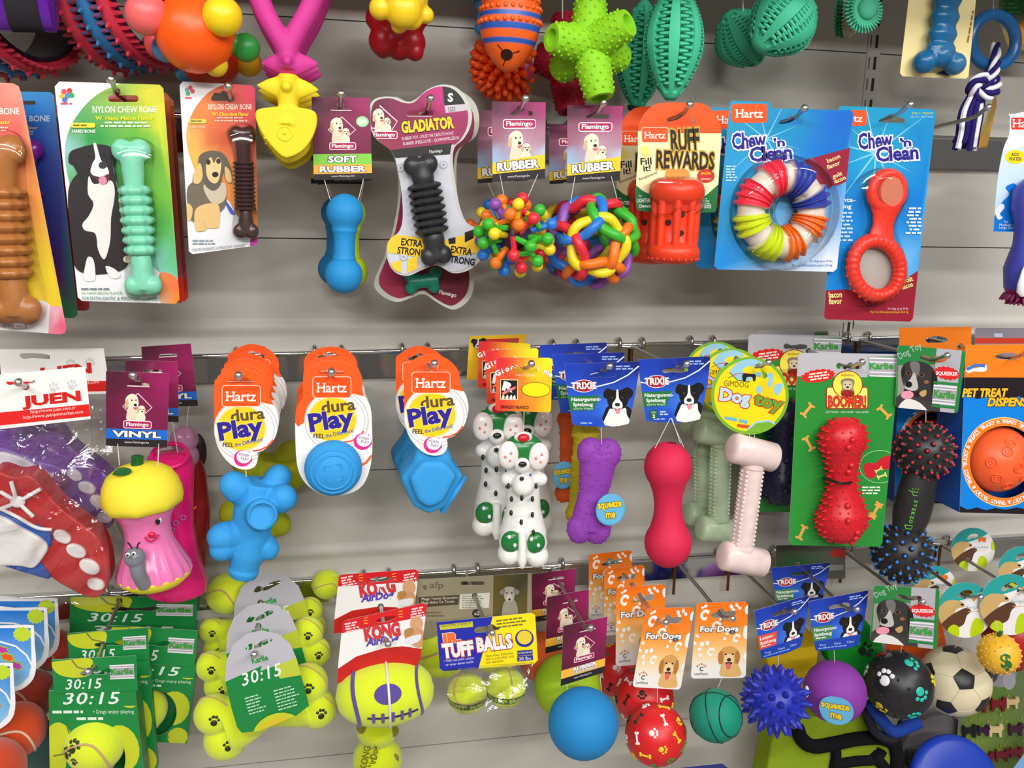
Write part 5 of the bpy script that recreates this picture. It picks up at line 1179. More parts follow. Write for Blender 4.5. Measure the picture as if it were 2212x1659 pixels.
m = MB(); m.lathe(P(296, 1022, d + .003), P(297, 984, d + .003), [(0, 17 * s), (.1, 14 * s), (.8, 12 * s), (.95, 13 * s), (1, 9 * s)], (24, 90, 34), 16); m.build('stem', 'smooth_rubber', t)
m = pillow(smooth([(242, 1026), (252, 1014), (270, 1012), (284, 1018), (276, 1026), (256, 1028)], 3), d + .028, .006, (24, 96, 40), 2.2, 3); m.build('leaf', 'smooth_rubber', t)
fd = d + .031
m = MB(); m.sphere(P(342, 1124, fd - .004), (6.5 * s, 3 * s, 9 * s), WHT, 14, 8); m.sphere(P(341, 1127, fd - .001), (5 * s, 2 * s, 7 * s), (30, 30, 30), 12, 8); m.build('open_eye', 'gloss_vinyl', t)
m = MB(); m.tube(curve3([P(299, 1132, fd - .002), P(308, 1136, fd), P(317, 1131, fd)], 5), 1.2 * s, (90, 40, 60), 6); m.build('winking_eye', 'gloss_vinyl', t)
m = MB(); m.sphere(P(328, 1156, fd + .001), (8 * s, 5 * s, 7 * s), (214, 20, 60)); m.build('nose', 'gloss_vinyl', t)
m = MB(); m.tube(curve3([P(313, 1160, fd), P(320, 1168, fd + .002), P(332, 1168, fd + .002), P(343, 1155, fd)], 5), 2 * s, (206, 30, 80), 6); m.build('smile', 'gloss_vinyl', t)
GW = (124, 126, 134); e = MB(); e.sphere(P(291, 1204, d + .05), 22 * s, GW); e.tube(curve3([P(296, 1212, d + .05), P(298, 1234, d + .05), P(306, 1252, d + .045), P(314, 1264, d + .04)], 4), [16 * s] * 13, GW, 12); e.fused(s * 2.2, 3, GW).build('worm', 'gloss_vinyl', t)
m = MB()
for x in (276, 289): m.sphere(P(x, 1199 - (x - 276) * .2, d + .068), 5 * s, WHT, 10, 8); m.sphere(P(x - 1, 1200 - (x - 276) * .2, d + .0715), 2.6 * s, (20, 20, 20), 8, 6)
m.build('worm_eyes', 'gloss_vinyl', t); m = MB()
for x in (-1, 1): m.tube(curve3([P(291 + x * 5, 1186, d + .052), P(289 + x * 9, 1176, d + .054), P(289 + x * 13, 1172, d + .056)], 4), 1.8 * s, (70, 30, 50), 6)
m.build('feelers', 'smooth_rubber', t); cord(t, [[(254, 958), (258, 1005, d + .02)], [(343, 958), (341, 1006, d + .02)]], D2)
t = root('vinyl_toy', 'bright pink boot-shaped vinyl toy, second behind the apple core', 'dog toy', 330, 780, D2 - .07); d = D2 - .07
flam_card(d, ((271, 778), (384, 781), (386, 912), (272, 908)), 120, VB, 52).build('header_card', 'printed_card', t)
s = SZ(380, 1100, d); HP = (226, 26, 116); m = MB(); m.lathe(P(366, 978, d), P(384, 1290, d), [(0, 30 * s), (.02, 44 * s), (.1, 49 * s), (.3, 44 * s), (.5, 42 * s), (.7, 50 * s), (.88, 64 * s), (.96, 62 * s), (1, 40 * s)], HP, 30, .8); m.build('boot', 'gloss_vinyl', t)
m = MB(); m.torus(P(366, 984, d + .01), 36 * s, 5 * s, (0, -.5, .9), HP); m.build('boot_rim', 'gloss_vinyl', t)
for x, y in ((380, 1130), (396, 1118), (372, 1145), (400, 1230), (408, 1210)): m = MB(); m.torus(P(x, y, d + .031), 5 * s, 1.2 * s, (0, 1, 0), (150, 120, 170), 12, 6); m.build('printed_ring', 'smooth_rubber', t)
cord(t, [[(290, 905), (350, 985)], [(372, 908), (385, 985)]], d)
t = root('vinyl_toy', 'dark red vinyl figure with a pale violet face, last behind the apple core', 'dog toy', 370, 745, D2 - .13); d = D2 - .13
flam_card(d, ((305, 749), (412, 742), (428, 877), (314, 880)), 120, VB, 52).build('header_card', 'printed_card', t)
s = SZ(400, 1000, d); e = MB(); LV = (196, 140, 176)
for x, y, z, r in ((398, 950, 0, 30), (400, 985, 0, 30), (385, 945, 14, 15), (406, 945, 14, 15)): e.sphere(P(x, y, d + z * s), r * s, LV)
e.fused(s * 2.6, 3, LV).build('face', 'gloss_vinyl', t); m = MB(); m.lathe(P(410, 990, d - .01), P(404, 1268, d - .01), [(0, 24 * s), (.1, 34 * s), (.4, 46 * s), (.8, 44 * s), (1, 20 * s)], (150, 22, 30), 24); m.build('red_body', 'gloss_vinyl', t)
m = MB(); m.tube(curve3([P(424, 1094, d + .022), P(410, 1110, d + .026), P(416, 1130, d + .026), P(404, 1142, d + .028)], 5), 2 * s, (210, 150, 40), 6); m.build('yellow_cord', 'smooth_rubber', t)
m = MB(); m.sphere(P(428, 975, d - .018), (18 * s, 10 * s, 40 * s), (50, 30, 40)); m.build('hood', 'smooth_rubber', t); cord(t, [[(330, 876), (390, 930)], [(408, 874), (402, 930)]], d)
# --- orange topped round tags
ORG = (255, 92, 28)
def dura(d, M, outline, extra=None, badge_at=(527, 989)):
    T = lambda L: [M(*p) for p in L]; c = Card(d, outline, (240, 238, 236), [T([(493, 828), (493, 822), (508, 817), (518, 811), (535, 817), (549, 822), (549, 828)])])
    c.fill(T(smooth([(440, 780), (600, 780), (600, 868), (560, 868), (520, 864), (488, 878), (470, 900), (466, 925), (440, 930)], 3)), ORG)
    x, y = M(531, 928)
    for k, q in ((70, (205, 203, 200)), (67, (243, 241, 238)), (63, (214, 212, 208)), (60, (244, 242, 240))): c.ell(x, y, k, k * .96, q, n=32)
    x, y = M(522, 925); c.ell(x, y, 54, 50, (240, 226, 160), n=30); c.ell(x, y, 51, 47, (250, 208, 30), n=30)
    a, b = M(479, 832); u, v = M(563, 879); hartz(c, a, b, u, v)
    x, y = M(499, 911); c.txt('dura', x, y, 24, (96, 80, 50), w=74, rot=6, bold=.025); x, y = M(474, 951); c.txt('Play', x, y, 36, (46, 34, 150), w=98, rot=9, bold=.04, oc=(250, 225, 120), ow=.03)
    x, y = M(481, 965); c.txt('FEEL', x, y, 9, (60, 54, 40), w=24, rot=-2, bold=.02); x, y = M(508, 965); c.txt('the Difference!', x, y, 8, (40, 90, 170), w=62, rot=12, bold=.01)
    c.line(T([(546, 974), (562, 972), (578, 964), (590, 950)]), 3.5, (255, 90, 40))
    x, y = M(*badge_at); c.ell(x - 3, y + 1, 19, 18, (230, 40, 140)); c.fill(burst(x, y, 19, 18, 5, .9, 20), (230, 40, 140)); c.ell(x, y - 2, 16, 14, (242, 236, 240)); c.txt('POWER', x, y - 3, 6, (50, 40, 90), w=22, al='c', rot=-8); c.txt('PLAY', x + 2, y + 5, 6, (50, 40, 90), w=17, al='c', rot=-8)
    return c
O1 = smooth([(463, 905), (463, 832), (468, 818), (500, 798), (530, 796), (560, 808), (581, 832), (584, 862), (597, 885), (602, 915), (592, 950), (570, 972), (556, 978), (557, 992), (550, 1008), (535, 1014), (515, 1012), (495, 1000), (475, 975), (463, 940)], 3)
I1 = lambda x, y: (x, y)
t = root('rubber_jack_toy', 'sky blue rubber jack under the leftmost front orange topped tag', 'dog toy', 520, 800, D2); td = t
dura(D2, I1, O1).build('header_card', 'printed_card', t)
SB = (52, 154, 222)
def rjack(t, dx, dy, d, col):
    p = lambda x, y, z=0: P(x + dx, y + dy, d + z); s = SZ(540, 1120, d); e = MB()
    e.lathe(p(562, 1040), p(524, 1246), [(0, 40 * s), (.2, 46 * s), (.5, 42 * s), (.75, 40 * s), (.9, 31 * s), (.93, 34 * s), (1, 28 * s)], col, 24)
    for a, b, r in (((560, 1090, 0), (505, 1048, .012), 33), ((570, 1080, 0), (602, 1030, -.01), 30), ((575, 1090, 0), (612, 1075, .018), 32), ((545, 1150, 0), (478, 1160, .01), 33), ((540, 1150, 0), (578, 1185, 0), 28), ((530, 1150, 0), (480, 1185, .01), 30), ((556, 1110, .0), (567, 1112, .055), 34)):
        A, B = p(*a), p(*b); e.lathe(A, B, [(0, r * .9 * s), (.75, r * .95 * s), (.8, r * s), (1, r * .94 * s)], col, 20); e.sphere(B, r * .92 * s, col) if a[2] == 0 and b[2] < .05 else None
    e.fused(s * 2.8, 3, col).build('jack_body', 'matte_rubber', t)
    m = MB(); m.torus(p(567, 1112, .058), 27 * s, 3 * s, (0, 1, 0), col); m.build('stub_ring', 'matte_rubber', t)
rjack(t, 0, 0, D2 - .02, SB); cord(t, [[(531, 1012, D2), (532, 1030, D2 + .012)]], D2)
for y2, x2, lb in ((785, 548, 'orange topped tag second in the leftmost stack'), (770, 556, 'orange topped tag third in the leftmost stack'), (757, 562, 'orange topped tag fourth in the leftmost stack')):
    k = (797 - 407) / (y2 - 407); dd = DIST - (DIST - D2) * k
    dup(td, slide(520, 815, D2, dd), lb, skip=('jack', 'stub', 'cord'))
t = root('rubber_jack_toy', 'olive green rubber jack, rearmost of the leftmost orange tagged stack', 'dog toy', 560, 748, .07)
q = lambda x, y: (492 + (x - 463) * .92, 745 + (y - 797) * .9)
dura(.07, q, [q(*p) for p in O1]).build('header_card', 'printed_card', t); rjack(t, 26, -52, .072, (168, 176, 26))
# ball on a large white card
O2 = smooth([(639, 890), (648, 868), (655, 858), (655, 815), (668, 795), (700, 781), (735, 780), (765, 792), (782, 815), (784, 850), (800, 878), (804, 930), (803, 990), (790, 1038), (765, 1062), (720, 1072), (690, 1066), (660, 1044), (643, 1010), (638, 950)], 4)
t = root('ball_card', 'blue rubber ball on a large white card with an orange top', 'dog toy', 718, 785, D2); tb2 = t
M2 = lambda x, y: (x + 196, y - 19)
c = dura(D2, M2, O2, badge_at=(590, 972)); c.line([(770, 1010), (790, 1000), (803, 984)], 5, (255, 100, 50)); c.build('header_card', 'printed_card', t)
m = MB(); s = SZ(720, 1010, D2); C0 = P(720, 1011, D2 + .012); m.sphere(C0, (61 * s, 40 * s, 61 * s), SB, 40, 24); m.build('ball', 'matte_rubber', t)
m = MB()
for R in (47, 37): m.torus(C0 + V((0, -math.sqrt(max(0, 1 - (R / 61) ** 2)) * 40 * s, 0)), R * s, 2.5 * s, (0, 1, 0), SB, 40, 8)
for a in range(4): m.tube([C0 + V((math.cos(a * 1.57 + u) * r_ * s, -38 * s, math.sin(a * 1.57 + u) * r_ * s)) for u, r_ in ((0, 8), (.4, 18), (.9, 24), (1.3, 20))], 1.6 * s, SB, 6)
m.build('moulded_rings', 'matte_rubber', t)
for y2, x2, lb in ((764, 718, 'white card with orange top, second behind the blue ball card'), (741, 717, 'white card with orange top, third behind the blue ball card')):
    dd = DIST - (DIST - D2) * (780 - 407) / (y2 - 407); dup(tb2, slide(716, 805, D2, dd), lb, skip=('ball', 'moulded'))
O3 = [(x + 410, y - 30) for x, y in O1]; M3 = lambda x, y: (x + 410, y - 29)
t = root('rubber_block_toy', 'sky blue rounded square rubber toy under the right-hand orange topped tag', 'dog toy', 930, 770, D2); tc3 = t
dura(D2, M3, O3).build('header_card', 'printed_card', t)
d = D2 - .035; s = SZ(930, 1050, d); e = MB()
for pts, th in (([(864, 1036), (900, 990), (965, 988), (1004, 1030), (962, 1100), (928, 1114), (894, 1098)], .06), ([(902, 965), (968, 965), (980, 1000), (892, 1000)], .05), ([(884, 1036), (912, 998), (962, 998), (988, 1030), (958, 1086), (928, 1100), (904, 1086)], .088)): e.slab(pts, d + th / 2, th, SB)
e.fused(s * 3.4, 60, SB).build('block', 'matte_rubber', t)
m = MB(); m.tube(curve3([P(1003, 1032, d + .01), P(985, 1062, d + .026), P(955, 1106, d + .014)], 6), 6 * s, SB, 8); m.build('ridge', 'matte_rubber', t)
k = dup(tc3, slide(936, 786, D2, .09), 'orange topped tag behind the square blue rubber toy')
# --- spotted dogs on red and yellow cards
def gioca(d, quad):
    c = Card(d, rrpts(0, 0, 100, 100, 5), rbf((5, 10, (222, 40, 50)), (5, 90, (226, 60, 44)), (30, 50, (232, 80, 44)), (55, 50, (246, 150, 40)), (75, 30, (250, 226, 30)), (95, 90, (250, 200, 30)), (95, 10, (250, 232, 40)), (60, 90, (244, 140, 40))), [rrpts(30, 18, 75, 27, 4)], quad, 100, 100, grid=9)
    for i, ch in enumerate('Gioca con me'):
        a = -34 + i * 6.3; x = 50 + 80 * math.sin(math.radians(a)); y = 92 - 80 * math.cos(math.radians(a)) + 2
        if ch != ' ': c.txt(ch, x, y + 6, 9.5, WHT, rot=-a * .8, bold=.04, oc=(90, 60, 40), ow=.02, al='c')
    c.txt('cani e gatti', 52, 34, 4, (250, 240, 200), al='c', w=34)
    c.frame(8, 41, 40, 79, 2, (240, 220, 180), BLK, 1.4); c.txt('R', 11, 60, 15, WHT, w=20, bold=.06, rot=-12); c.fill([(10, 66), (36, 52), (38, 57), (12, 71)], (206, 40, 40)); c.txt('RECORD', 14, 69, 3.4, WHT, w=24, rot=28)
    for x in (14, 21, 28, 34): c.blob([(x - 3, 77), (x - 2, 72), (x + 1, 70), (x + 2, 77)], (230, 225, 215))
    c.ell(72, 59, 26, 14, (60, 40, 20)); c.ell(72, 59, 25.2, 13.2, (250, 226, 20)); c.txt('RINALDO FRANCO', 10, 95, 5.5, (90, 20, 20), w=50, bold=.02)
    return c
def spotdog(t, dx, dy, d):
    p = lambda x, y, z=0: P(x + dx, y + dy, d + z); s = SZ(1130, 1080, d); WB = (238, 237, 232); GN = (34, 120, 56); e = MB()
    e.sphere(p(1130, 985), (46 * s, 40 * s, 50 * s), WB); e.lathe(p(1130, 990), p(1130, 1200), [(0, 34 * s), (.25, 36 * s), (.5, 38 * s), (.75, 52 * s), (.95, 50 * s), (1, 40 * s)], WB, 24, .85)
    for x, y, z, r in ((1130, 1048, .026, 25), (1128, 1005, .03, 17), (1100, 1195, .014, 26), (1160, 1200, .014, 26), (1103, 1170, .012, 26), (1157, 1172, .012, 26), (1096, 1035, .01, 15), (1168, 1035, .01, 15)): e.sphere(p(x, y, z), r * s, WB)
    e.lathe(p(1128, 1150, .03), p(1128, 1228, .032), [(0, 9 * s), (.8, 10 * s), (1, 5 * s)], WB)
    e.fused(s * 2.6, 3, WB).build('dog_body', 'gloss_vinyl', t)
    for x, y, z, rx, ry in ((1130, 972, .014, 44, 36), (1104, 1170, .026, 22, 24), (1156, 1172, .026, 22, 24)):
        m = MB(); m.sphere(p(x, y, z), (rx * s, rx * .6 * s, ry * s), GN, 22, 14); m.build('green_patch', 'gloss_vinyl', t)
    for x, y, rx, ry in ((1098, 983, 22, 30), (1164, 986, 22, 30)):
        m = MB(); m.sphere(p(x, y, .03), (rx * s, rx * .6 * s, ry * s), (240, 232, 228), 18, 12)
        for ox, oy in ((-6, 4), (4, 12), (6, -4)): m.sphere(p(x + ox, y + oy, .03 + rx * .6 * s * .93), 3 * s, (226, 130, 130), 6, 5)
        m.build('paw_pad', 'gloss_vinyl', t)
    m = MB(); m.sphere(p(1130, 944, .02), (20 * s, 14 * s, 12 * s), (238, 236, 232)); m.sphere(p(1131, 946, .028), (13 * s, 8 * s, 9 * s), (206, 30, 46)); m.build('red_knob', 'gloss_vinyl', t)
    m = MB(); m.sphere(p(1129, 1003, .045), (9 * s, 5 * s, 6 * s), (30, 30, 32)); m.sphere(p(1127, 1034, .05), (5 * s, 3 * s, 5 * s), (40, 40, 44)); m.sphere(p(1146, 1026, .042), 3 * s, (40, 90, 180), 6, 5); m.build('nose', 'gloss_vinyl', t)
    m = MB()
    for x, y, z in ((1105, 1078, .03), (1127, 1076, .038), (1150, 1078, .03), (1104, 1108, .028), (1150, 1112, .03), (1126, 1128, .044), (1152, 1150, .034), (1098, 1050, .03), (1158, 1050, .03), (1100, 1160, .036), (1112, 1178, .04), (1148, 1165, .038), (1163, 1178, .036)):
        g = y > 1155; m.sphere(p(x, y, z), (4 * s, 5 * s, 6.5 * s if not g else 4.5 * s), WHT if g else (44, 42, 44), 8, 6)
    m.build('spots', 'gloss_vinyl', t)
t = root('spotted_dog_toy', 'white spotted squeaky dog with green cap, front one under the red and yellow card', 'dog toy', 1132, 772, D2)
gioca(D2, ((1072, 772), (1193, 773), (1190, 891), (1070, 887))).build('header_card', 'printed_card', t); spotdog(t, 0, 0, D2 - .012); cord(t, [[(1132, 888, D2), (1131, 938, D2)]], D2)
t = root('spotted_dog_toy', 'white spotted dog with green cap, second behind the front red and yellow card', 'dog toy', 1100, 755, D2 - .075)
gioca(D2 - .075, ((1049, 757), (1163, 752), (1160, 868), (1052, 874))).build('header_card', 'printed_card', t); spotdog(t, -55, -62, D2 - .086); cord(t, [[(1080, 868), (1076, 890)]], D2 - .08)
t = root('spotted_dog_toy', 'white spotted dog farthest back on the red and yellow card hook', 'dog toy', 1080, 735, D2 - .13)
gioca(D2 - .13, ((1034, 737), (1146, 742), (1140, 842), (1032, 838))).build('header_card', 'printed_card', t); spotdog(t, 10, -72, D2 - .17); cord(t, [[(1130, 842, D2 - .13), (1138, 872, D2 - .14)]], D2 - .13)
for dx, dd, lb, qd in ((0, .15, 'yellow edged card with black and white dog, behind the red cards', ((1014, 726), (1138, 722), (1118, 822), (1008, 820))),):
    t = root('header_tag', lb, 'card', 1070, 725, D2 - dd); c = Card(D2 - dd, rrpts(0, 0, 100, 100, 3), rbf((0, 0, (236, 200, 30)), (50, 50, (240, 190, 30)), (0, 100, (220, 170, 30)), (100, 100, (226, 150, 30))), [rrpts(40, 20, 70, 28, 3)], qd, 100, 100, grid=6)
    c.rect(12, 8, 88, 30, (206, 40, 44)); pic(c, 16, 18, 12, COLLIE[2:]); c.greek(70, 12, 20, 4, 5, (120, 100, 90), 3); c.build('header_card', 'printed_card', t)
# --- blue cards with collie head
def trix(d, quad, kind=0):
    o = smooth([(1, 3), (3, 1), (60, 0), (96, -1), (99, 2), (99, 12), (94, 50), (86, 90), (82, 96), (60, 100), (30, 99), (13, 97), (9, 93), (4, 50), (0, 12)], 2)
    c = Card(d, o, rbf((0, 0, (24, 60, 180)), (100, 0, (16, 30, 110)), (60, 10, (20, 40, 140)), (0, 60, (36, 90, 206)), (60, 70, (60, 120, 226)), (95, 40, (40, 80, 200)), (40, 100, (24, 70, 190))), [smooth([(33, 19), (40, 15), (50, 16), (60, 14), (68, 17), (68, 21), (58, 23), (46, 22), (36, 23)], 2)], quad, 100, 100, grid=9)
    c.line([(0, 36), (14, 39), (40, 38), (65, 31), (84, 20), (99, 6)], 1.8, (226, 236, 250))
    pic(c, 70, 58, 18, COLLIE); c.ell(25, 36, 15.5, 10, (236, 232, 236)); c.ell(25, 36, 14.5, 9, (176, 28, 40)); c.txt('TRIXIE', 8, 40.5, 10, WHT, w=34, bold=.04, oc=(60, 30, 40), ow=.03)
    if kind < 2:
        c.fill([(2, 52), (46, 51), (38, 74), (4, 75)], (36, 116, 62)); c.txt('Naturgummi-', 8, 59.5, 5.4, WHT, w=40, bold=.025); c.txt('Spielzeug', 10, 67.5, 5.4, WHT, w=27, bold=.025); c.txt('auch für Welpen', 11, 73, 3.4, (210, 230, 215), w=26)
    c.greek(68, 5, 28, 2, 4, (150, 180, 230), 2.2); c.greek(20, 93, 20, 1, 4, (150, 180, 230), 2.2)
    if kind == 1: c.rect(15, 80, 26, 94, (24, 100, 54), 2.5); c.txt('LEVEL', 20.5, 85, 2.6, WHT, al='c', w=7); c.txt('2', 20.5, 92, 5, WHT, al='c', bold=.04); c.greek(29, 82, 12, 2, 4, (200, 215, 245), 2)
    if kind >= 2:
        q = (228, 80, 60) if kind == 2 else (70, 130, 84); c.fill([(1, 52), (40, 52), (38, 78), (5, 79)], q); a, b = ('Latex-', 'Spielzeug') if kind == 2 else ('Naturgummi-', 'Spielzeug')
        c.txt(a, 8, 61, 6, WHT, w=26 if kind == 2 else 40, bold=.02); c.txt(b, 8, 70, 6, WHT, w=30, bold=.02); c.greek(10, 73, 22, 1, 4, (235, 225, 225), 2.2)
        c.fill([(4, 82), (90, 76), (84, 97), (60, 102), (10, 99)], (28, 66, 172)); [c.txt(w, x, 90, 4, (200, 215, 250), w=12) for w, x in (('Toy', 16), ('Dent', 42), ('Clean', 64))]; c.greek(14, 93, 66, 1, 4, (150, 180, 230), 1.8)
    return c
def rbone(t, A, B, d, w, sh, col, th=.8, name='bone'):
    """fat rubber bone with two round lobes at each end and a pimpled skin"""
    s = SZ(*A, d); a, b = P(*A, d), P(*B, d); ax = (b - a).normalized(); q = V((-ax.z, 0, ax.x)).normalized(); e = MB(); r = w * s * .3
    for p0, sg in ((a, 1), (b, -1)):
        for k in (-1, 1): e.sphere(p0 + ax * (sg * r) + q * (k * (w * s * .5 - r)), (r, r * th, r * 1.15), col)
    e.lathe(a + ax * r, b - ax * r, [(0, w * .42 * s), (.2, w * .4 * s), (.5, sh * s), (.8, w * .4 * s), (1, w * .42 * s)], col, 24, th * .8)
    f = e.fused(s * 2.6, 6, col)
    rn = random.Random(4); base = list(zip(f.v, range(len(f.v)))); rn.shuffle(base); c0 = (a + b) / 2
    for p, i in base[:330]: f.sphere(p, 2.4 * s, col, 5, 4)
    f.build(name, 'matte_rubber', t)
t = root('rubber_bone_toy', 'violet rubber bone with a blue button, under the front blue collie card', 'dog toy', 1300, 785, D2)
trix(D2 + .003, ((1220, 785), (1382, 782), (1382, 922), (1222, 922))).build('header_card', 'printed_card', t)
rbone(t, (1298, 950), (1268, 1170), D2 - .006, 100, 33, (140, 62, 168)); badge(t, 1318, 1100, D2 + .022, 33, 36); cord(t, [[(1298, 912), (1300, 960)]], D2)
t = root('rubber_bone_toy', 'mustard yellow rubber bone seen edge-on behind the violet one', 'dog toy', 1268, 765, D2 - .06)
trix(D2 - .06, ((1194, 764), (1350, 762), (1350, 895), (1196, 895))).build('header_card', 'printed_card', t); rbone(t, (1266, 918), (1250, 1126), D2 - .075, 62, 26, (186, 168, 30), 1); cord(t, [[(1266, 890), (1266, 925)]], D2 - .06)
t = root('rubber_bone_toy', 'rust orange rubber bone with a blue button, rearmost behind the violet one', 'dog toy', 1238, 744, D2 - .12)
trix(D2 - .12, ((1166, 744), (1312, 741), (1312, 866), (1168, 866))).build('header_card', 'printed_card', t); rbone(t, (1236, 886), (1230, 1082), D2 - .13, 66, 24, (206, 82, 30)); badge(t, 1217, 1026, D2 - .105, 25, 31)
t = root('dumbbell_toy', 'raspberry red rubber dumbbell strung under a blue collie card', 'dog toy', 1456, 775, D2)
trix(D2, ((1379, 775), (1535, 771), (1535, 912), (1381, 914)), 1).build('header_card', 'printed_card', t)
m = MB(); dumbbell(m, (1443, 955), (1443, 1223), D2, balls(14, 52, 52, 268, 36, ((.4, 33), (.45, 31), (.5, 30), (.55, 31), (.6, 33))), (214, 36, 76), 36); m.build('dumbbell', 'matte_rubber', t)
m = MB(); m.sphere(P(1450, 958, D2 + .002), (.008, .006, .002), (120, 14, 40)); m.build('cord_hole', 'matte_rubber', t); cord(t, [[(1448, 903), (1415, 968, D2 + .01)], [(1449, 903), (1477, 966, D2 + .01)], [(1451, 903), (1470, 958, D2 + .012)]], D2 + .002)
# --- round yellow tags with marbled bones
def gim(d, cx, cy, r):
    q = ((cx - r, cy - r), (cx + r, cy - r), (cx + r, cy + r), (cx - r, cy + r)); hole = smooth([(52, 16), (60, 13), (70, 20), (72, 26), (66, 28), (58, 24)], 3)
    c = Card(d, ellpts(50, 50, 50, 50, 0, 48), (120, 176, 50), [hole], q, 100, 100); c.ell(50, 50, 46, 46, (250, 218, 24), n=40)
    c.blob([(24, 20), (36, 6), (56, 3), (68, 10), (60, 14), (48, 12), (40, 18), (52, 22), (56, 14), (58, 22), (50, 30), (36, 30)], (150, 200, 222)); c.line([(24, 20), (34, 30), (50, 32)], 1.2, (60, 120, 40))
    c.txt('GIMDOG', 16, 37, 7, (80, 60, 30), w=32, rot=-5); c.line([(22, 27), (32, 22), (44, 21)], 1, (200, 60, 40)); c.blob([(40, 24), (44, 21), (56, 22), (60, 17), (63, 19), (58, 25), (57, 31), (54, 31), (53, 26), (46, 26), (44, 32), (41, 31)], (40, 30, 20), 2)
    c.txt('Dog', 10, 55, 15, (190, 215, 230), w=40, rot=-8, bold=.05, oc=(206, 40, 30), ow=.05); c.txt('toy', 54, 60, 15, (110, 160, 50), w=38, rot=-14, bold=.05, oc=(206, 40, 30), ow=.05)
    c.ell(73, 40, 14, 12, (240, 206, 24)); c.blob([(70, 22), (80, 22), (78, 36), (72, 38), (74, 28)], (150, 200, 222)); c.blob([(80, 38), (92, 34), (90, 44), (84, 50)], (150, 200, 222)); c.ell(62, 42, 4, 5, (150, 200, 222))
    c.greek(18, 76, 38, 1, 5, (110, 180, 210), 4, rot=-12); c.greek(34, 86, 34, 1, 5, (220, 80, 30), 4, rot=-8); c.blob([(46, 96), (60, 84), (84, 86), (78, 96)], (120, 176, 50)); c.line([(46, 94), (58, 84), (74, 82), (82, 86)], 2.4, (160, 206, 226))
    return c
def marbled(t, d, T0, T1, S0, S1, B0, B1, r, w, col, k=1):
    m = MB(); s = SZ(*S0, d)
    for a, b in ((T0, T1), (B0, B1)):
        n = 10; pr = []; A, B = P(*a, d), P(*b, d); L = (B - A).length; R = r * s
        for i in range(n + 1): t_ = math.pi * i / n; pr.append((.5 - .5 * math.cos(t_) if False else (R * .75 * (1 - math.cos(t_ / 1)) / 2 / L if i <= n // 2 else 1 - R * .75 * (1 + math.cos(t_)) / 2 / L), max(R * math.sin(t_) ** .6, .0004)))
        m.lathe(A, B, pr, col, 28); m.build('end_knob', 'marbled_nylon', t); m = MB()
    m = MB(); A, B = P(*S0, d), P(*S1, d); m.lathe(A, B, [(0, w * .56 * s), (.05, w * .56 * s), (.06, w * .5 * s), (.94, w * .5 * s), (.95, w * .56 * s), (1, w * .56 * s)], col, 24)
    ax = B - A; u = ax.normalized(); g = u.cross(V((0, 1, 0))).normalized(); h = V((0, -1, 0))
    for j in range(18):
        for i in range(10):
            a = 2 * math.pi * i / 10
            if i in (2, 3): continue
            m.sphere(A + ax * (.09 + .82 * j / 17) + (g * math.cos(a) + h * math.sin(a)) * (w * .5 * s), 3.8 * s, col, 6, 5)
    m.build('studded_shaft', 'marbled_nylon', t)
t = root('marbled_bone_toy', 'pale pink marbled studded bone under the front round yellow tag', 'dog toy', 1625, 772, D2)
gim(D2, 1620, 855, 84).build('round_tag', 'printed_card', t); marbled(t, D2, (1576, 965), (1677, 990), (1627, 1000), (1602, 1188), (1556, 1198), (1654, 1218), 33, 46, (232, 210, 206)); cord(t, [[(1618, 936), (1622, 955)], [(1628, 936), (1634, 955)]], D2)
GNB = (186, 208, 174)
t = root('marbled_bone_toy', 'pale green marbled studded bone behind the pink one', 'dog toy', 1570, 755, D2 - .07)
gim(D2 - .07, 1580, 828, 76).build('round_tag', 'printed_card', t); marbled(t, D2 - .09, (1504, 926), (1592, 944), (1558, 954), (1552, 1122), (1508, 1140), (1594, 1150), 29, 42, GNB); cord(t, [[(1560, 900, D2 - .07), (1548, 925, D2 - .08)]], D2 - .07)
t = root('marbled_bone_toy', 'pale green marbled bone farthest left behind the round yellow tags', 'dog toy', 1540, 742, D2 - .13)
gim(D2 - .13, 1548, 808, 70).build('round_tag', 'printed_card', t); marbled(t, D2 - .15, (1474, 905), (1556, 918), (1518, 930), (1520, 1090), (1482, 1108), (1560, 1116), 27, 38, GNB)
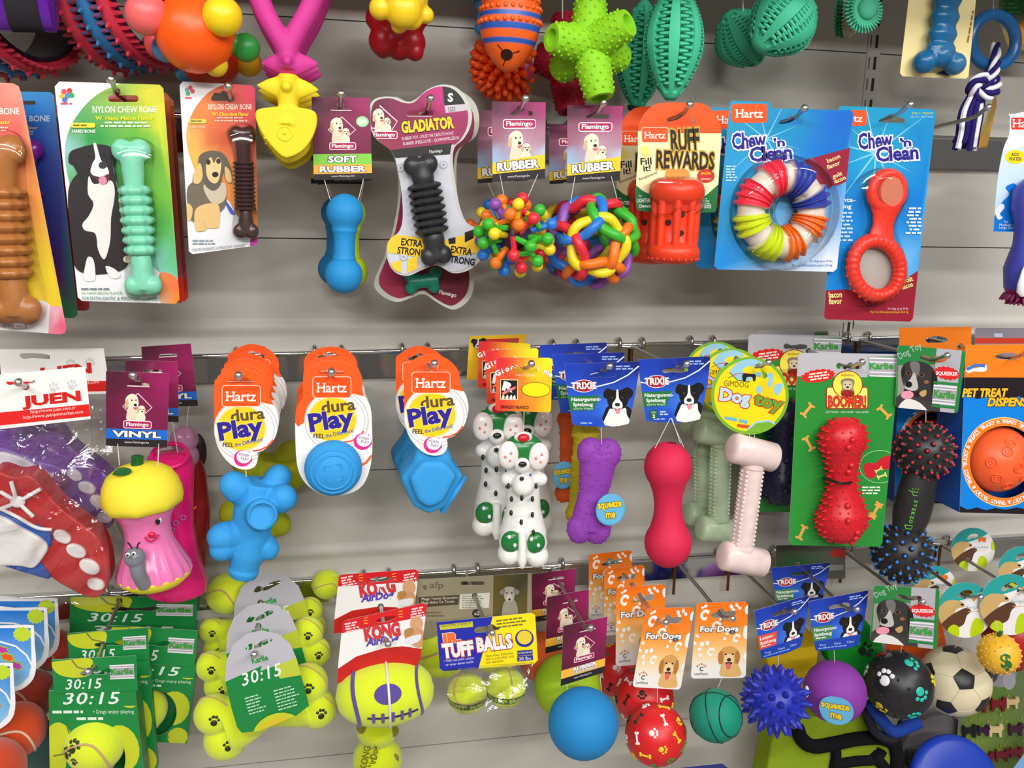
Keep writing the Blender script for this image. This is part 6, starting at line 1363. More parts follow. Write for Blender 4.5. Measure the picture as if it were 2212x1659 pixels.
# --- red spiky dumbbell on green card
def karlie(c, x0, y0, x1, y1, q=(110, 170, 90)):
    c.rect(x0, y0, x1, y1, (160, 158, 164)); h = y1 - y0
    for a, b in ((.0, .1), (.18, .24), (.76, .82), (.9, 1)): c.rect(x0, y0 + a * h, x1, y0 + b * h, (226, 224, 230))
    c.txt('Karlie', (x0 + x1) / 2, y1 - h * .34, h * .36, (60, 150, 60), w=(x1 - x0) * .92, al='c', bold=.05); c.rect(x0 + (x1 - x0) * .72, y0 + h * .24, x0 + (x1 - x0) * .78, y0 + h * .3, (220, 60, 40))
def boomer(d, M, o):
    T = lambda L: [M(*p) for p in L]; c = Card(d, T(o), (42, 142, 54), [T(smooth([(1806, 790), (1812, 783), (1826, 788), (1846, 785), (1862, 788), (1858, 797), (1842, 797), (1834, 800), (1820, 796), (1810, 797)], 2))])
    c.fill(T([(1700, 750), (1960, 750), (1960, 770), (1876, 770), (1874, 815), (1719, 813)]), (186, 184, 190)); c.fill(T([(1877, 770), (1945, 773), (1940, 812), (1874, 810)]), (170, 168, 174))
    for y in (772, 780, 802, 810): c.fill(T([(1878, y), (1942, y + 2), (1942, y + 5), (1878, y + 3)]), (228, 226, 232))
    x, y = M(1878, 797); c.txt('Karlie', x, y, 13, (50, 150, 54), w=52, bold=.04)
    x, y = M(1767, 812); c.fill(burst(x, y, 40, 15, 16, .84, -8), (222, 34, 28))
    x, y = M(1742, 808); c.greek(x, y, 52, 3, 6, (250, 225, 215), 3.4, rot=8, al='c')
    x, y = M(1784, 835); u, v = M(1876, 884); c.frame(x, y, u, v, 7, (150, 60, 40), (250, 236, 120), 2.5); x, y = M(1831, 831); c.ell(x, y, 33, 31, (150, 60, 40), n=26); c.ell(x, y, 31, 29, (250, 230, 80), n=26)
    pic(c, x, y + 2, 17, [('b', [(-.9, -.5), (-.5, -.9), (.5, -.9), (.9, -.5), (.7, .3), (.8, .9), (-.8, .9), (-.7, .3)], (150, 130, 100)), ('b', [(-.5, -.5), (.5, -.5), (.5, .4), (-.5, .4)], (210, 196, 160)), ('e', -.3, -.15, .1, .08, BLK), ('e', .3, -.15, .1, .08, BLK), ('e', 0, .2, .18, .13, (50, 40, 36)), ('b', [(-.9, 1), (-.4, .6), (.4, .6), (.9, 1), (.4, 1.5), (-.4, 1.5)], (150, 40, 40))])
    c.txt('Authentic', x, y - 18, 6, (150, 50, 30), al='c', w=28); x, y = M(1789, 879); c.txt('BOOMER!', x, y, 23, (226, 60, 40), w=82, bold=.03, oc=(110, 30, 20), ow=.03)
    x, y = M(1830, 892); c.txt('mit Vanille • with vanilla • sans vanille', x, y, 4.5, (225, 240, 225), w=92, al='c')
    for x, y, r_ in ((1744, 886, -50), (1910, 890, 45), (1747, 958, 60), (1890, 1105, -60), (1732, 1150, -65), (1893, 1100, -60)): u, v = M(x, y); c.fill(bonepts(u, v, 34, 18, r_), (222, 170, 80))
    x, y = M(1900, 1008); c.ell(x, y, 44, 36, (160, 210, 160), n=26); c.ell(x, y, 42.5, 34.5, (42, 142, 54), n=26); c.blob(T([(1864, 1010), (1872, 1000), (1890, 1000), (1906, 988), (1930, 984), (1930, 1010), (1900, 1016), (1888, 1032), (1872, 1030)]), (206, 30, 44)); c.fill(bonepts(*M(1905, 1028), 22, 10, -20), (240, 220, 130)); c.fill(bonepts(*M(1898, 1015), 18, 9, -30), (240, 220, 130))
    x, y = M(1862, 1051); c.greek(x, y, 50, 3, 6.5, (215, 240, 215), 3.4)
    return c
BO = [(1731, 762), (1938, 765), (1944, 772), (1906, 1174), (1899, 1181), (1711, 1178), (1704, 1170), (1724, 768)]
t = root('spiky_dumbbell_pack', 'red spiky rubber dumbbell tied on a green card', 'chew toy pack', 1835, 765, D2)
boomer(D2, I1, BO).build('backing_card', 'printed_card', t)
def spikedumb(t, A, B, d, r0, r1, neck, col):
    s = SZ(*A, d); a, b = P(*A, d), P(*B, d); ax = (b - a); h = ax.length / s; u = ax.normalized(); pr = balls(14, r0, r1, h, neck + 6, ((.42, neck + 1), (.5, neck), (.56, neck + 1))); f = 1.0
    m = MB(); m.lathe(a, b, [(t_, r * s) for t_, r in pr], col, 32, .85); g = V((0, -1, 0)); e = u.cross(g).normalized(); rr = random.Random(2)
    for j in range(19):
        tt = .03 + .94 * j / 18; r = next(p[1] + (q[1] - p[1]) * (tt - p[0]) / max(q[0] - p[0], 1e-6) for p, q in zip(pr[:-1], pr[1:]) if p[0] <= tt <= q[0]) * s; n = max(6, int(r / s * .36))
        for i in range(n):
            an = 2 * math.pi * (i + (j % 2) * .5) / n; v = e * math.cos(an) + g * math.sin(an) * .85; front = math.sin(an) > .45
            if front and (i + j) % 3 == 0 and abs(math.cos(an)) < .35: m.sphere(a + ax * tt + v * r, 7.5 * s, col, 10, 7)
            elif front: m.sphere(a + ax * tt + v * r, 2.6 * s, col, 6, 5)
            else: m.spike(a + ax * tt + v * r, v, 5.2 * s, 11 * s, col, 6, .3)
    m.build('dumbbell', 'smooth_rubber', t)
spikedumb(t, (1823, 902), (1819, 1172), D2 + .022, 50, 55, 30, (206, 26, 40))
m = MB(); s = SZ(1820, 1040, D2); m.tube(curve3([P(1779, 1032, D2 + .004), P(1790, 1036, D2 + .03), P(1818, 1044, D2 + .052), P(1842, 1041, D2 + .034), P(1850, 1034, D2 + .01)], 6), 3 * s, (30, 24, 26), 8); m.build('elastic_band', 'smooth_rubber', t)
t = root('spiky_dumbbell_pack', 'navy spiky dumbbell on a green and grey card behind the red one', 'chew toy pack', 1720, 725, D2 - .12)
Mb = lambda x, y: (1617 + (x - 1724) * .92, 722 + (y - 762) * .92)
boomer(D2 - .12, Mb, BO).build('backing_card', 'printed_card', t); spikedumb(t, (1702, 860), (1690, 1090), D2 - .09, 46, 52, 28, (30, 34, 70))
t = root('grey_card_pack', 'grey toy card barely showing above the rear green dumbbell card', 'chew toy pack', 1700, 716, D2 - .15)
c = Card(D2 - .15, rrpts(1636, 714, 1790, 1060, 6), (160, 158, 160)); c.rect(1760, 718, 1788, 724, (60, 120, 60)); c.build('backing_card', 'printed_card', t)
# --- black dumbbell under a green tricolour dog card
def squeek(d, quad):
    c = Card(d, rrpts(0, 0, 100, 92, 5), (40, 128, 62), [smooth([(33, 14), (40, 12), (54, 15), (66, 12), (74, 15), (68, 19), (56, 21), (44, 20), (36, 18)], 2)], quad, 100, 92)
    c.rect(57, 0, 94, 92, (176, 174, 182)); c.fill([(2, 30), (56, 24), (57, 92), (3, 92)], (150, 146, 138)); pic(c, 32, 52, 28, AUSSIE); c.txt('Dog Toy', 4, 21, 9, (150, 180, 160), w=38, rot=32, bold=.02)
    c.rect(57, 48, 94, 52, (40, 128, 62)); c.rect(57, 82, 94, 86, (40, 128, 62)); c.fill(burst(76, 35, 21, 10, 16, .84, 6), (218, 36, 40)); c.txt('SQUEEKER', 76, 38, 5, WHT, w=33, al='c', rot=2, bold=.03); karlie(c, 57.5, 53, 93.5, 81)
    return c
t = root('studded_dumbbell_toy', 'black studded dumbbell with red and blue tipped balls under the tricolour dog card', 'dog toy', 2010, 750, D2)
squeek(D2 + .006, ((1939, 745), (2087, 758), (2069, 893), (1934, 880))).build('header_card', 'printed_card', t)
BK = (42, 40, 42)
def stud_ball(t, x, y, d, rpx, tip, name):
    s = SZ(x, y, d); C0 = P(x, y, d); r = rpx * s; m = MB(); m.sphere(C0, r, BK, 32, 20)
    for v in fib(110): m.lathe(C0 + v * (r * .97), C0 + v * (r * 1.09), [(0, r * .115), (.6, r * .09), (1, r * .05)], BK, 8)
    m.build(name, 'smooth_rubber', t); m = MB()
    for v in fib(110): m.sphere(C0 + v * (r * 1.085), r * .062, tip, 7, 5)
    m.build('coloured_tips', 'smooth_rubber', t)
dB = D2 - .022
stud_ball(t, 1997, 974, dB, 58, (206, 40, 44), 'upper_ball'); stud_ball(t, 1950, 1194, dB, 61, (40, 130, 226), 'lower_ball')
s = SZ(1970, 1090, dB); m = MB(); m.lathe(P(1990, 1020, dB), P(1960, 1150, dB), [(0, 36 * s), (.3, 42 * s), (.7, 42 * s), (1, 33 * s)], BK, 28, .8); m.build('handle', 'smooth_rubber', t)
c = Card(dB + .036, [(1955, 1055), (1985, 1055), (1970, 1145), (1940, 1145)], None, th=0)
for i, ch in enumerate('STEKZO'): c.txt(ch, 1975 - i * 2.2, 1083 + i * 8.6, 7, (96, 190, 60), rot=-98, bold=.03, al='c')
for y, x in ((1062, 1978), (1134, 1962)):
    c.line([(x - 8, y), (x + 10, y + 2), (x + 6, y + 9), (x - 5, y + 8), (x - 8, y)], 1.6, (96, 190, 60))
    for a in range(5): q = math.radians(-150 + a * 30 if y < 1100 else 30 + a * 30); c.line([(x + 10 * math.cos(q), y + 5 + 10 * math.sin(q)), (x + 17 * math.cos(q), y + 5 + 17 * math.sin(q))], 1.4, (96, 190, 60))
c.build('green_print', 'printed_card', t); cord(t, [[(2000, 886), (2000, 912)]], D2)
# --- boxed treat dispenser balls
def treatbox(label, M, d, depth, ball):
    t = root('treat_ball_box', label, 'toy box', *M(2170, 745), d); T = lambda L: [M(*p) for p in L]
    o = [(2086, 745), (2262, 743), (2262, 1112), (2073, 1107)]; cx, cy, R = 2168, 998, 90; hole = [M(*p) for p in ellpts(cx + 2, cy, 75, 78, 0, 40)]
    c = Card(d, T(o), (10, 132, 226), [hole, T(smooth([(2150, 770), (2160, 764), (2180, 762), (2200, 766), (2204, 774), (2180, 776), (2156, 776)], 2))])
    c.fill(T([(2080, 740), (2270, 740), (2270, 816), (2080, 815)]), (250, 130, 30)); c.fill(T([(2080, 815), (2270, 816), (2270, 850), (2230, 866), (2200, 856), (2170, 870), (2140, 856), (2110, 862), (2078, 850)]), (34, 26, 34))
    c.fill(T([(2072, 1092), (2090, 1101), (2110, 1096), (2130, 1102), (2150, 1097), (2172, 1101), (2196, 1096), (2230, 1102), (2270, 1098), (2270, 1120), (2070, 1120)]), (30, 24, 32))
    c.fill(T(smooth([(2086, 800), (2094, 790), (2104, 796), (2120, 792), (2130, 788), (2131, 800), (2120, 803), (2104, 802), (2094, 806)], 3)), (230, 236, 246)); c.line(T([(2088, 798), (2108, 789), (2128, 790)]), 7, (60, 120, 200))
    x, y = M(2078, 857); c.txt('PET TREAT', x, y, 17, (246, 190, 40), w=100, bold=.05, shear=.25, oc=(30, 24, 30), ow=.045); x, y = M(2132, 877); c.txt('DISPENSER', x, y, 17, (246, 190, 40), w=112, bold=.05, shear=.25, oc=(30, 24, 30), ow=.045)
    x, y = M(cx, cy); k = M(1, 0)[0] - M(0, 0)[0]; c.ell(x, y, R * k, 97 * k, (250, 220, 150), n=44); c.ell(x, y, 88 * k, 95 * k, (250, 130, 36), n=44)
    for seg in range(6):
        for i, ch in enumerate('TRICKY & TREATS'):
            if ch == ' ': continue
            a = math.radians(-90 - 8 + seg * 60 - 26 + i * 3.7 + 60 * 0); u, v = M(cx + 79 * math.cos(a) * 1.0, cy + 84 * math.sin(a)); c.txt(ch, u, v, 8 * k, WHT, rot=-math.degrees(a) - 90, bold=.03, al='c')
    c.build('front_panel', 'printed_card', t)
    m = MB(); pts = T([(2081, 816), (2262, 816), (2262, 1112), (2073, 1107)]); fr = [P(*p, d - .0006) for p in pts]; bk = [p + V((0, depth, 0)) for p in fr]
    m.add(fr + bk, [(0, 4, 5, 1), (1, 5, 6, 2), (2, 6, 7, 3), (3, 7, 4, 0), (4, 7, 6, 5)], (20, 80, 170), False); m.build('box_sides', 'printed_card', t)
    s = SZ(*M(cx, cy), d); C0 = P(*M(cx, cy), d) + V((0, .022, 0)); m = MB(); r = 74 * s * k; m.sphere(C0, r, ball, 36, 24)
    for v in ((-.3, -.85, .45), (.3, -.9, .3), (-.65, -.7, .1), (0, -1, .0), (-.5, -.8, -.35), (.3, -.9, -.3), (-.1, -.8, -.6), (-.15, -.75, .68), (.6, -.75, .1)):
        v = V(v).normalized(); m.torus(C0 + v * r, 10 * s, 1.8 * s, v, ball, 18, 6); m.torus(C0 + v * r, 4.5 * s, 1.5 * s, v, ball, 12, 6)
    m.build('treat_ball', 'smooth_rubber', t)
treatbox('blue and orange treat ball box at the right edge, front one', I1, D2, .06, (255, 100, 50))
treatbox('blue and orange treat ball box behind the black studded dumbbell', lambda x, y: (1932 + (x - 2073) * .88, 708 + (y - 745) * 1.04), D2 - .115, .07, (240, 90, 30))
t = root('grey_card_pack', 'grey and red toy card behind the treat boxes, upper right', 'chew toy pack', 2170, 715, D2 - .16)
c = Card(D2 - .16, rrpts(2106, 708, 2290, 900, 6), (140, 134, 142)); c.rect(2104, 730, 2290, 742, (206, 60, 40)); c.rect(2148, 720, 2166, 728, (190, 200, 225)); c.build('backing_card', 'printed_card', t)
# ================================================================ bottom hooks: balls and felt toys
D3 = .21
TEN, SEAM = (218, 234, 48), (200, 170, 110)
def tennis(t, x, y, d, r, name='tennis_ball', col=TEN, seam=SEAM, spin=0):
    s = SZ(x, y, d); C0 = P(x, y, d); R = r * s; m = MB(); m.sphere(C0, R, col, 32, 20); q = Quaternion((.3, .4, .85), spin)
    m.tube([C0 + (q @ V((math.cos(a) * .82, math.sin(a) * .82, .57 * math.sin(2 * a)))).normalized() * (R * 1.0) for a in [2 * math.pi * i / 60 for i in range(60)]], R * .045, seam, 6, True)
    return m.build(name, 'felt', t), C0, R
# --- left edge: rounded blue tags with orange balls
t = None
def edge_tag(label, dx, dy, d, k):
    t = root('ball_bag', label, 'dog toy', 20 + dx, 1352 + dy, d, 'orange balls under rounded blue tags'); M = lambda x, y: (20 + dx + (x - 20) * k, 1352 + dy + (y - 1352) * k)
    o = [M(*p) for p in smooth([(-150, 1350), (0, 1351), (66, 1350), (73, 1357), (75, 1390), (78, 1436), (72, 1466), (52, 1486), (30, 1494), (-20, 1504), (-150, 1500)], 3)]; i_ = [M(20 + (x - 20) * 1, y) for x, y in [(-150, 1357), (66, 1357), (68, 1436), (62, 1462), (46, 1478), (20, 1488), (-150, 1494)]]
    c = Card(d, o, (236, 234, 238)); c.fill(i_, grads(M(0, 1357)[1], (30, 120, 214), M(0, 1420)[1], (40, 130, 220), (M(0, 1445)[1], (130, 190, 226)), (M(0, 1490)[1], (150, 200, 230))))
    x, y = M(48, 1370); c.fill(burst(x, y, 21 * k, 17 * k, 13, .85), (190, 214, 50)); x, y = M(-20, 1452); c.line([M(*p) for p in ((-40, 1384), (0, 1386), (34, 1396), (58, 1416), (70, 1440))], 4 * k, (236, 234, 238))
    for x, y, q in ((4, 1404, (206, 50, 150)), (16, 1420, (230, 90, 30)), (34, 1438, (190, 60, 170))): u, v = M(x, y); c.fill(burst(u, v, 19 * k, 11 * k, 6, .7, 16), (150, 200, 40)); c.fill(burst(u, v, 16 * k, 8 * k, 6, .7, 16), q)
    c.build('blue_tag', 'printed_card', t); return t
e1 = edge_tag('blue tag with white border and lime star at the left edge, second from the front', 0, 0, D3, 1)
tennis(e1, 40, 1575, D3 - .03, 58, 'orange_ball', (206, 74, 34), (225, 200, 170), 1)
e2 = edge_tag('front blue tag with white border, cut by the left edge', -46, 82, D3 + .03, 1.02); tennis(e2, -12, 1660, D3 + .045, 64, 'orange_ball', (196, 70, 40), (230, 210, 180), 2)
e3 = edge_tag('shaded blue tag behind, third from the front at the left edge', 30, -38, D3 - .05, .97); tennis(e3, 66, 1500, D3 - .11, 52, 'orange_ball', (160, 56, 40), (190, 150, 120), .4)
e4 = edge_tag('blue tag farthest back at the left edge, under the clear bag', 54, -58, D3 - .1, .95); tennis(e4, 116, 1404, D3 - .15, 44, 'orange_ball', (186, 66, 50), (190, 150, 120), .4)
t = root('felt_fish_toy', 'grey green woven toy low in the left corner behind the orange balls', 'dog toy', 85, 1640, D3 - .12); m = pillow(smooth([(60, 1600), (100, 1580), (125, 1640), (130, 1740), (40, 1740)], 4), D3 - .12, .03, (80, 110, 108), 3.4, 8); m.build('woven_body', 'fabric', t)
# --- green tennis ball packs
def seg30(c, x, y, h, w, rot=0, col=(226, 236, 226)): c.txt('30:15', x, y, h, col, w=w, rot=rot, bold=.012, shear=.22, space=1.1)
GG = (22, 130, 62); YB = (196, 204, 40)
def tpack(label, d, F, B, ballxy, r, dep=.04, flat=False):
    """F: header corners, B: body corners"""
    t = root('tennis_ball_pack', label, 'dog toy', F[0][0] + 60, F[0][1], d, 'green tennis ball packs')
    c = Card(d, rrpts(0, 0, 100, 46, 1), GG, [smooth([(32, 20), (40, 17), (52, 19), (66, 15), (70, 19), (62, 23), (50, 22), (38, 24)], 2)], F, 100, 46)
    c.blob([(0, 4), (14, 2), (46, 1), (47, 16), (42, 24), (26, 26), (10, 22), (2, 14)], YB); c.line([(24, 2), (30, 12), (42, 16)], 2, (120, 120, 70)); karlie(c, 68, 11, 97, 30); seg30(c, 14, 41, 13, 44)
    c.build('header_flap', 'printed_card', t)
    hole = ellpts(52, 62, 30, 30, 0, 30); c = Card(d - .002, rrpts(0, 0, 100, 100, 1), GG, [] if flat else [hole], B, 100, 100)
    for x, y, rx, ry in ((12, 8, 16, 6), (92, 8, 12, 9), (10, 50, 16, 20), (78, 55, 20, 22), (18, 94, 16, 14), (86, 92, 14, 12), (8, 68, 10, 12)): c.ell(x, y, rx, ry, YB)
    for L in ([(20, 34), (24, 46), (16, 60), (4, 62)], [(6, 82), (20, 84), (30, 98)], [(66, 80), (74, 94)]): c.line(L, 1.6, (110, 120, 40))
    c.rect(0, 0, 100, 15, GG); seg30(c, 16, 13, 11, 66); c.greek(4, 19, 44, 1, 4, (215, 235, 215), 2.6); c.txt('• Dogs enjoy playing', 96, 22, 3.4, (215, 235, 215), w=46, al='r'); c.greek(31, 25.5, 38, 1, 4, (215, 235, 215), 2.6)
    c.build('box_front', 'printed_card', t)
    m = MB(); fr = [P(*p, d - .0028) for p in B]; bk = [p + V((0, dep, 0)) for p in fr]; m.add(fr + bk, [(0, 4, 5, 1), (1, 5, 6, 2), (2, 6, 7, 3), (3, 7, 4, 0), (4, 7, 6, 5)], (20, 110, 54), False); m.build('box_sides', 'printed_card', t)
    if ballxy:
        o, C0, R = tennis(t, *ballxy, d - .012, r, spin=.7); m = MB()
        for v, z in (((-.55, -.8, .45), .55), ((-.75, -.6, .1), .5), ((-.5, -.85, -.1), .3)): paw3(m, C0, R, v, (.3, 0, 1), R * z * .6, (50, 60, 20))
        m.build('printed_paws', 'smooth_rubber', t)
    return t
t1 = tpack('front green tennis ball pack with a bright ball poking out of its window', D3, ((111, 1425), (294, 1416), (297, 1492), (117, 1498)), ((105, 1492), (292, 1490), (316, 1720), (108, 1720)), (206, 1606), 62)
tpack('green tennis ball pack second from the front, its flap higher and right', D3 - .055, ((145, 1368), (320, 1356), (322, 1425), (150, 1432)), ((140, 1426), (322, 1424), (340, 1660), (150, 1660)), None, 0, .014, True)
t = tpack('large green tennis ball pack under the boot, right of the front packs', D3 - .095, ((232, 1350), (428, 1362), (420, 1440), (232, 1430)), ((236, 1432), (424, 1440), (404, 1606), (250, 1600)), (310, 1530), 50, .02)
tpack('large green tennis ball pack against the rail with a white score and logo box', D3 - .175, ((152, 1286), (426, 1292), (424, 1352), (150, 1348)), ((150, 1348), (424, 1352), (410, 1500), (156, 1500)), None, 0, .02, True)
# --- felt bones on grey cards
def felt_bone(t, A, B, d, w, sh, paws=True, name='felt_bone'):
    s = SZ(*A, d); a, b = P(*A, d), P(*B, d); ax = (b - a).normalized(); q = V((-ax.z, 0, ax.x)).normalized(); e = MB(); r = w * s * .29
    for p0, sg in ((a, 1), (b, -1)):
        for k in (-1, 1): e.sphere(p0 + ax * (sg * r * .6) + q * (k * (w * s * .5 - r)), (r, r * .85, r), TEN)
    e.lathe(a + ax * r, b - ax * r, [(0, w * .42 * s), (.2, w * .36 * s), (.5, sh * s), (.8, w * .36 * s), (1, w * .42 * s)], TEN, 24, .75)
    e.fused(s * 3, 5, TEN).build(name, 'felt', t); m = MB()
    if paws:
        for p0, sg in ((a, 1), (b, -1)):
            for k, ka in ((-1, .0), (1, .2)):
                C0 = p0 + ax * (sg * r * .6) + q * (k * (w * s * .5 - r)); paw3(m, C0 + V((0, r * .15 * 1, 0)), r, (.25 - ka, -1, .15), (.2, 0, 1), r * .34, (40, 44, 20))
        m.build('printed_paws', 'smooth_rubber', t)
    m = MB()
    for p0, sg in ((a, 1), (b, -1)):
        for k in (-1, 1): C0 = p0 + ax * (sg * r * .6) + q * (k * (w * s * .5 - r)); m.tube(arc3(C0, r * 1.0, 1.45, ax * .3 + V((0, .5, .1)), 0, 6.28, 30), r * .04, SEAM, 6)
    m.build('seam', 'felt', t)
def kcard(d, M):
    T = lambda L: [M(*p) for p in L]; o = [(486, 1470), (489, 1428), (503, 1394), (533, 1369), (565, 1362), (600, 1369), (627, 1391), (641, 1424), (668, 1524), (640, 1546), (560, 1579), (522, 1583), (512, 1570), (500, 1530)]
    c = Card(d, T(o), (186, 184, 194), [T(smooth([(530, 1402), (540, 1390), (552, 1394), (566, 1384), (584, 1378), (588, 1384), (574, 1392), (558, 1400), (546, 1402), (536, 1405)], 3))])
    c.fill(T([(480, 1476), (566, 1438), (562, 1450), (645, 1420), (680, 1530), (520, 1600), (495, 1540)]), GG); c.fill(T([(596, 1437), (642, 1420), (652, 1458), (604, 1466)]), (190, 200, 60)); x, y = M(545, 1434); c.txt('Karlie', x, y, 12, (50, 150, 70), w=36, rot=14, bold=.04)
    x, y = M(524, 1482); seg30(c, x, y, 26, 92, 16); x, y = M(500, 1500); c.greek(x + 28, y + 8, 40, 6, 7, (190, 225, 195), 2.6, rot=16); c.greek(x + 90, y - 8, 52, 7, 7, (190, 225, 195), 2.6, rot=16)
    x, y = M(600, 1583); c.ell(x, y, 56, 42, YB, -20); c.ell(x, y + 2, 48, 34, (214, 190, 40), -20)
    return c
t = root('felt_bone_toy', 'front yellow felt bone slung across its grey and green card', 'dog toy', 560, 1368, D3, 'felt bones on grey cards'); tk = t
kcard(D3 + .012, I1).build('header_card', 'printed_card', t); felt_bone(t, (448, 1580), (700, 1494), D3 - .034, 156, 36)
q = lambda x, y: (x - 6, y - 42)
for i, (dx, dy, dd, A, B, w, lb) in enumerate(((2, -60, .082, (446, 1468), (692, 1380), 120, 'yellow felt bone second from the front behind the grey card'), (18, -125, .142, (446, 1385), (690, 1332), 100, 'yellow felt bone third from the front, high behind the grey cards'))):
    t = root('felt_bone_toy', lb, 'dog toy', 560 + dx, 1368 + dy, D3 - dd, 'felt bones on grey cards'); kcard(D3 - dd + (.004 if i else .014), lambda x, y: (x + dx, y + dy)).build('header_card', 'printed_card', t); felt_bone(t, A, B, D3 - dd - .024, w, 30)
t = root('tennis_ball_pack', 'shaded yellow tennis ball against the bottom rail, left of the grey cards', 'dog toy', 490, 1290, .05); tennis(t, 490, 1282, .036, 44, 'tennis_ball', TEN, SEAM, .5)
t = root('tennis_ball_pack', 'shaded yellow tennis ball at the rail between the grey cards and the red banded card', 'dog toy', 690, 1280, .05); tennis(t, 706, 1262, .03, 32, 'tennis_ball', TEN, SEAM, 1.1)
# --- felt rugby ball
def kong(d, M):
    T = lambda L: [M(*p) for p in L]; c = Card(d, T([(740, 1346), (746, 1340), (914, 1303), (922, 1308), (908, 1425), (902, 1436), (728, 1476), (731, 1430)]), (238, 236, 236), [T(smooth([(812, 1340), (830, 1332), (850, 1330), (856, 1334), (838, 1342), (818, 1345)], 3))])
    c.fill(T([(730, 1340), (925, 1298), (921, 1330), (738, 1368)]), (216, 28, 40)); c.fill(T([(722, 1450), (770, 1418), (830, 1400), (870, 1396), (915, 1402), (910, 1450), (722, 1480)]), (196, 30, 30))
    x, y = M(744, 1345); c.greek(x + 0, y + 2, 34, 4, 5.6, (246, 206, 206), 3.4, rot=11); x, y = M(916, 1314); c.greek(x - 34, y + 2, 32, 4, 5.6, (246, 206, 206), 3.4, rot=11, al='r')
    for x, y in ((790, 1336), (865, 1322)):
        u, v = M(x, y)
        for k in range(3): c.line([(u - 4, v + k * 5), (u + 5, v + k * 5 - 3 + k * 2)], 1.6, (246, 190, 40))
    x, y = M(789, 1384); c.txt('KONG', x, y, 27, (216, 50, 60), w=78, rot=9, bold=.05, oc=(120, 110, 116), ow=.02); x, y = M(790, 1396); c.txt('AirDog', x, y, 15, (90, 60, 180), w=74, rot=8, bold=.04, shear=.25)
    x, y = M(900, 1355); c.ell(x, y - 8, 14, 16, (214, 160, 120)); c.blob(T([(872, 1370), (892, 1356), (914, 1362), (910, 1398), (888, 1392)]), (206, 150, 110)); c.blob(T([(874, 1362), (890, 1356), (894, 1366), (880, 1376)]), (180, 130, 70)); c.blob(T([(876, 1380), (908, 1370), (906, 1384), (884, 1392)]), (226, 226, 232))
    return c
t = root('felt_rugby_ball', 'yellow felt rugby ball with violet stripes and stitches under a red banded card', 'dog toy', 830, 1340, D3); kong(D3, I1).build('header_card', 'printed_card', t)
d = D3 - .002; s = SZ(832, 1495, d); C0 = P(832, 1496, d); ra, rb = 106 * s, 71 * s; ux = (P(930, 1484, d) - P(734, 1508, d)).normalized(); uz = V((-ux.z, 0, ux.x))
m = MB(); m.lathe(C0 - ux * ra, C0 + ux * ra, [(i / 40, max(rb * math.sin(math.acos(max(-1, min(1, 1 - 2 * i / 40)))) ** .9, .0004)) for i in range(41)], TEN, 40, ref=V((0, 1, 0))); m.build('rugby_ball', 'felt', t)
def rpt(u, a, k=1.0): r = rb * max(0, 1 - u * u) ** .45 * k; return C0 + ux * (ra * u) + (uz * math.cos(a) + V((0, -1, 0)) * math.sin(a)) * r
VI = (92, 76, 150); m = MB()
for u0, w in ((-.6, 9), (.66, 7)): m.tube([rpt(u0 - .05 * math.sin(2 * a) , a, .985) for a in [i * math.pi / 30 for i in range(-4, 35)]], w * s * .55, VI, 8)
m.tube([rpt(u / 10, 1.84, .99) for u in range(-4, 7)], 3 * s, (60, 34, 90), 7)
for u in (-.28, -.1, .1, .28, .44): m.tube([rpt(u, a, .99) for a in (1.66, 1.75, 1.84, 1.93, 2.02)], 4 * s, VI, 7)
m.build('violet_stitching', 'felt', t); m = MB(); n = V((0, -1, .12)).normalized(); vs = []
for k in (0, .5, 1):
    for i in range(28):
        a = 2 * math.pi * i / 28; vs.append(rpt(.02 + .27 * k * math.cos(a), 1.1 + .3 * k * math.sin(a), 1.012))
m.add(vs, [(i + j * 28, (i + 1) % 28 + j * 28, (i + 1) % 28 + (j + 1) * 28, i + (j + 1) * 28) for j in range(2) for i in range(28)], VI); m.build('violet_patch', 'felt', t)
m = MB(); m.tube([rpt(.04, a, 1.02) for a in [i * math.pi / 24 for i in range(0, 25)]], 2.8 * s, (226, 224, 214), 7); m.build('cable_tie', 'smooth_rubber', t)
t = root('felt_rugby_ball', 'card with red band behind the rugby ball card, upper one', 'dog toy', 830, 1240, D3 - .1); qk = lambda x, y: (730 + (x - 738) * .95, 1246 + (y - 1346) * .95 + (x - 738) * .14)
kong(D3 - .1, qk).build('header_card', 'printed_card', t)
t = root('felt_squeaker', 'yellow felt figure toy hanging below and behind the rugby ball', 'dog toy', 815, 1590, D3 - .06); d = D3 - .06; s = SZ(815, 1600, d)
e = MB(); 
for x, y, r in ((815, 1570, 46), (815, 1640, 54), (815, 1720, 50)): e.sphere(P(x, y, d), r * s, TEN)
e.fused(s * 3, 3, (200, 214, 30)).build('felt_body', 'felt', t); c = Card(d + .0335, [(770, 1600), (810, 1600), (810, 1680), (770, 1680)], None, th=0)
for i, w in enumerate(('KONG', 'AirDog')): c.txt(w, 790 + i * 18, 1664, 14, (110, 100, 20), rot=78, w=52, bold=.03)
c.build('felt_print', 'printed_card', t)
for x, y in ((782, 1572), (850, 1580), (850, 1640)): m = MB(); m.sphere(P(x, y, d + .02), (12 * s, 6 * s, 14 * s), (120, 120, 24), 12, 8); m.build('felt_patch', 'felt', t)
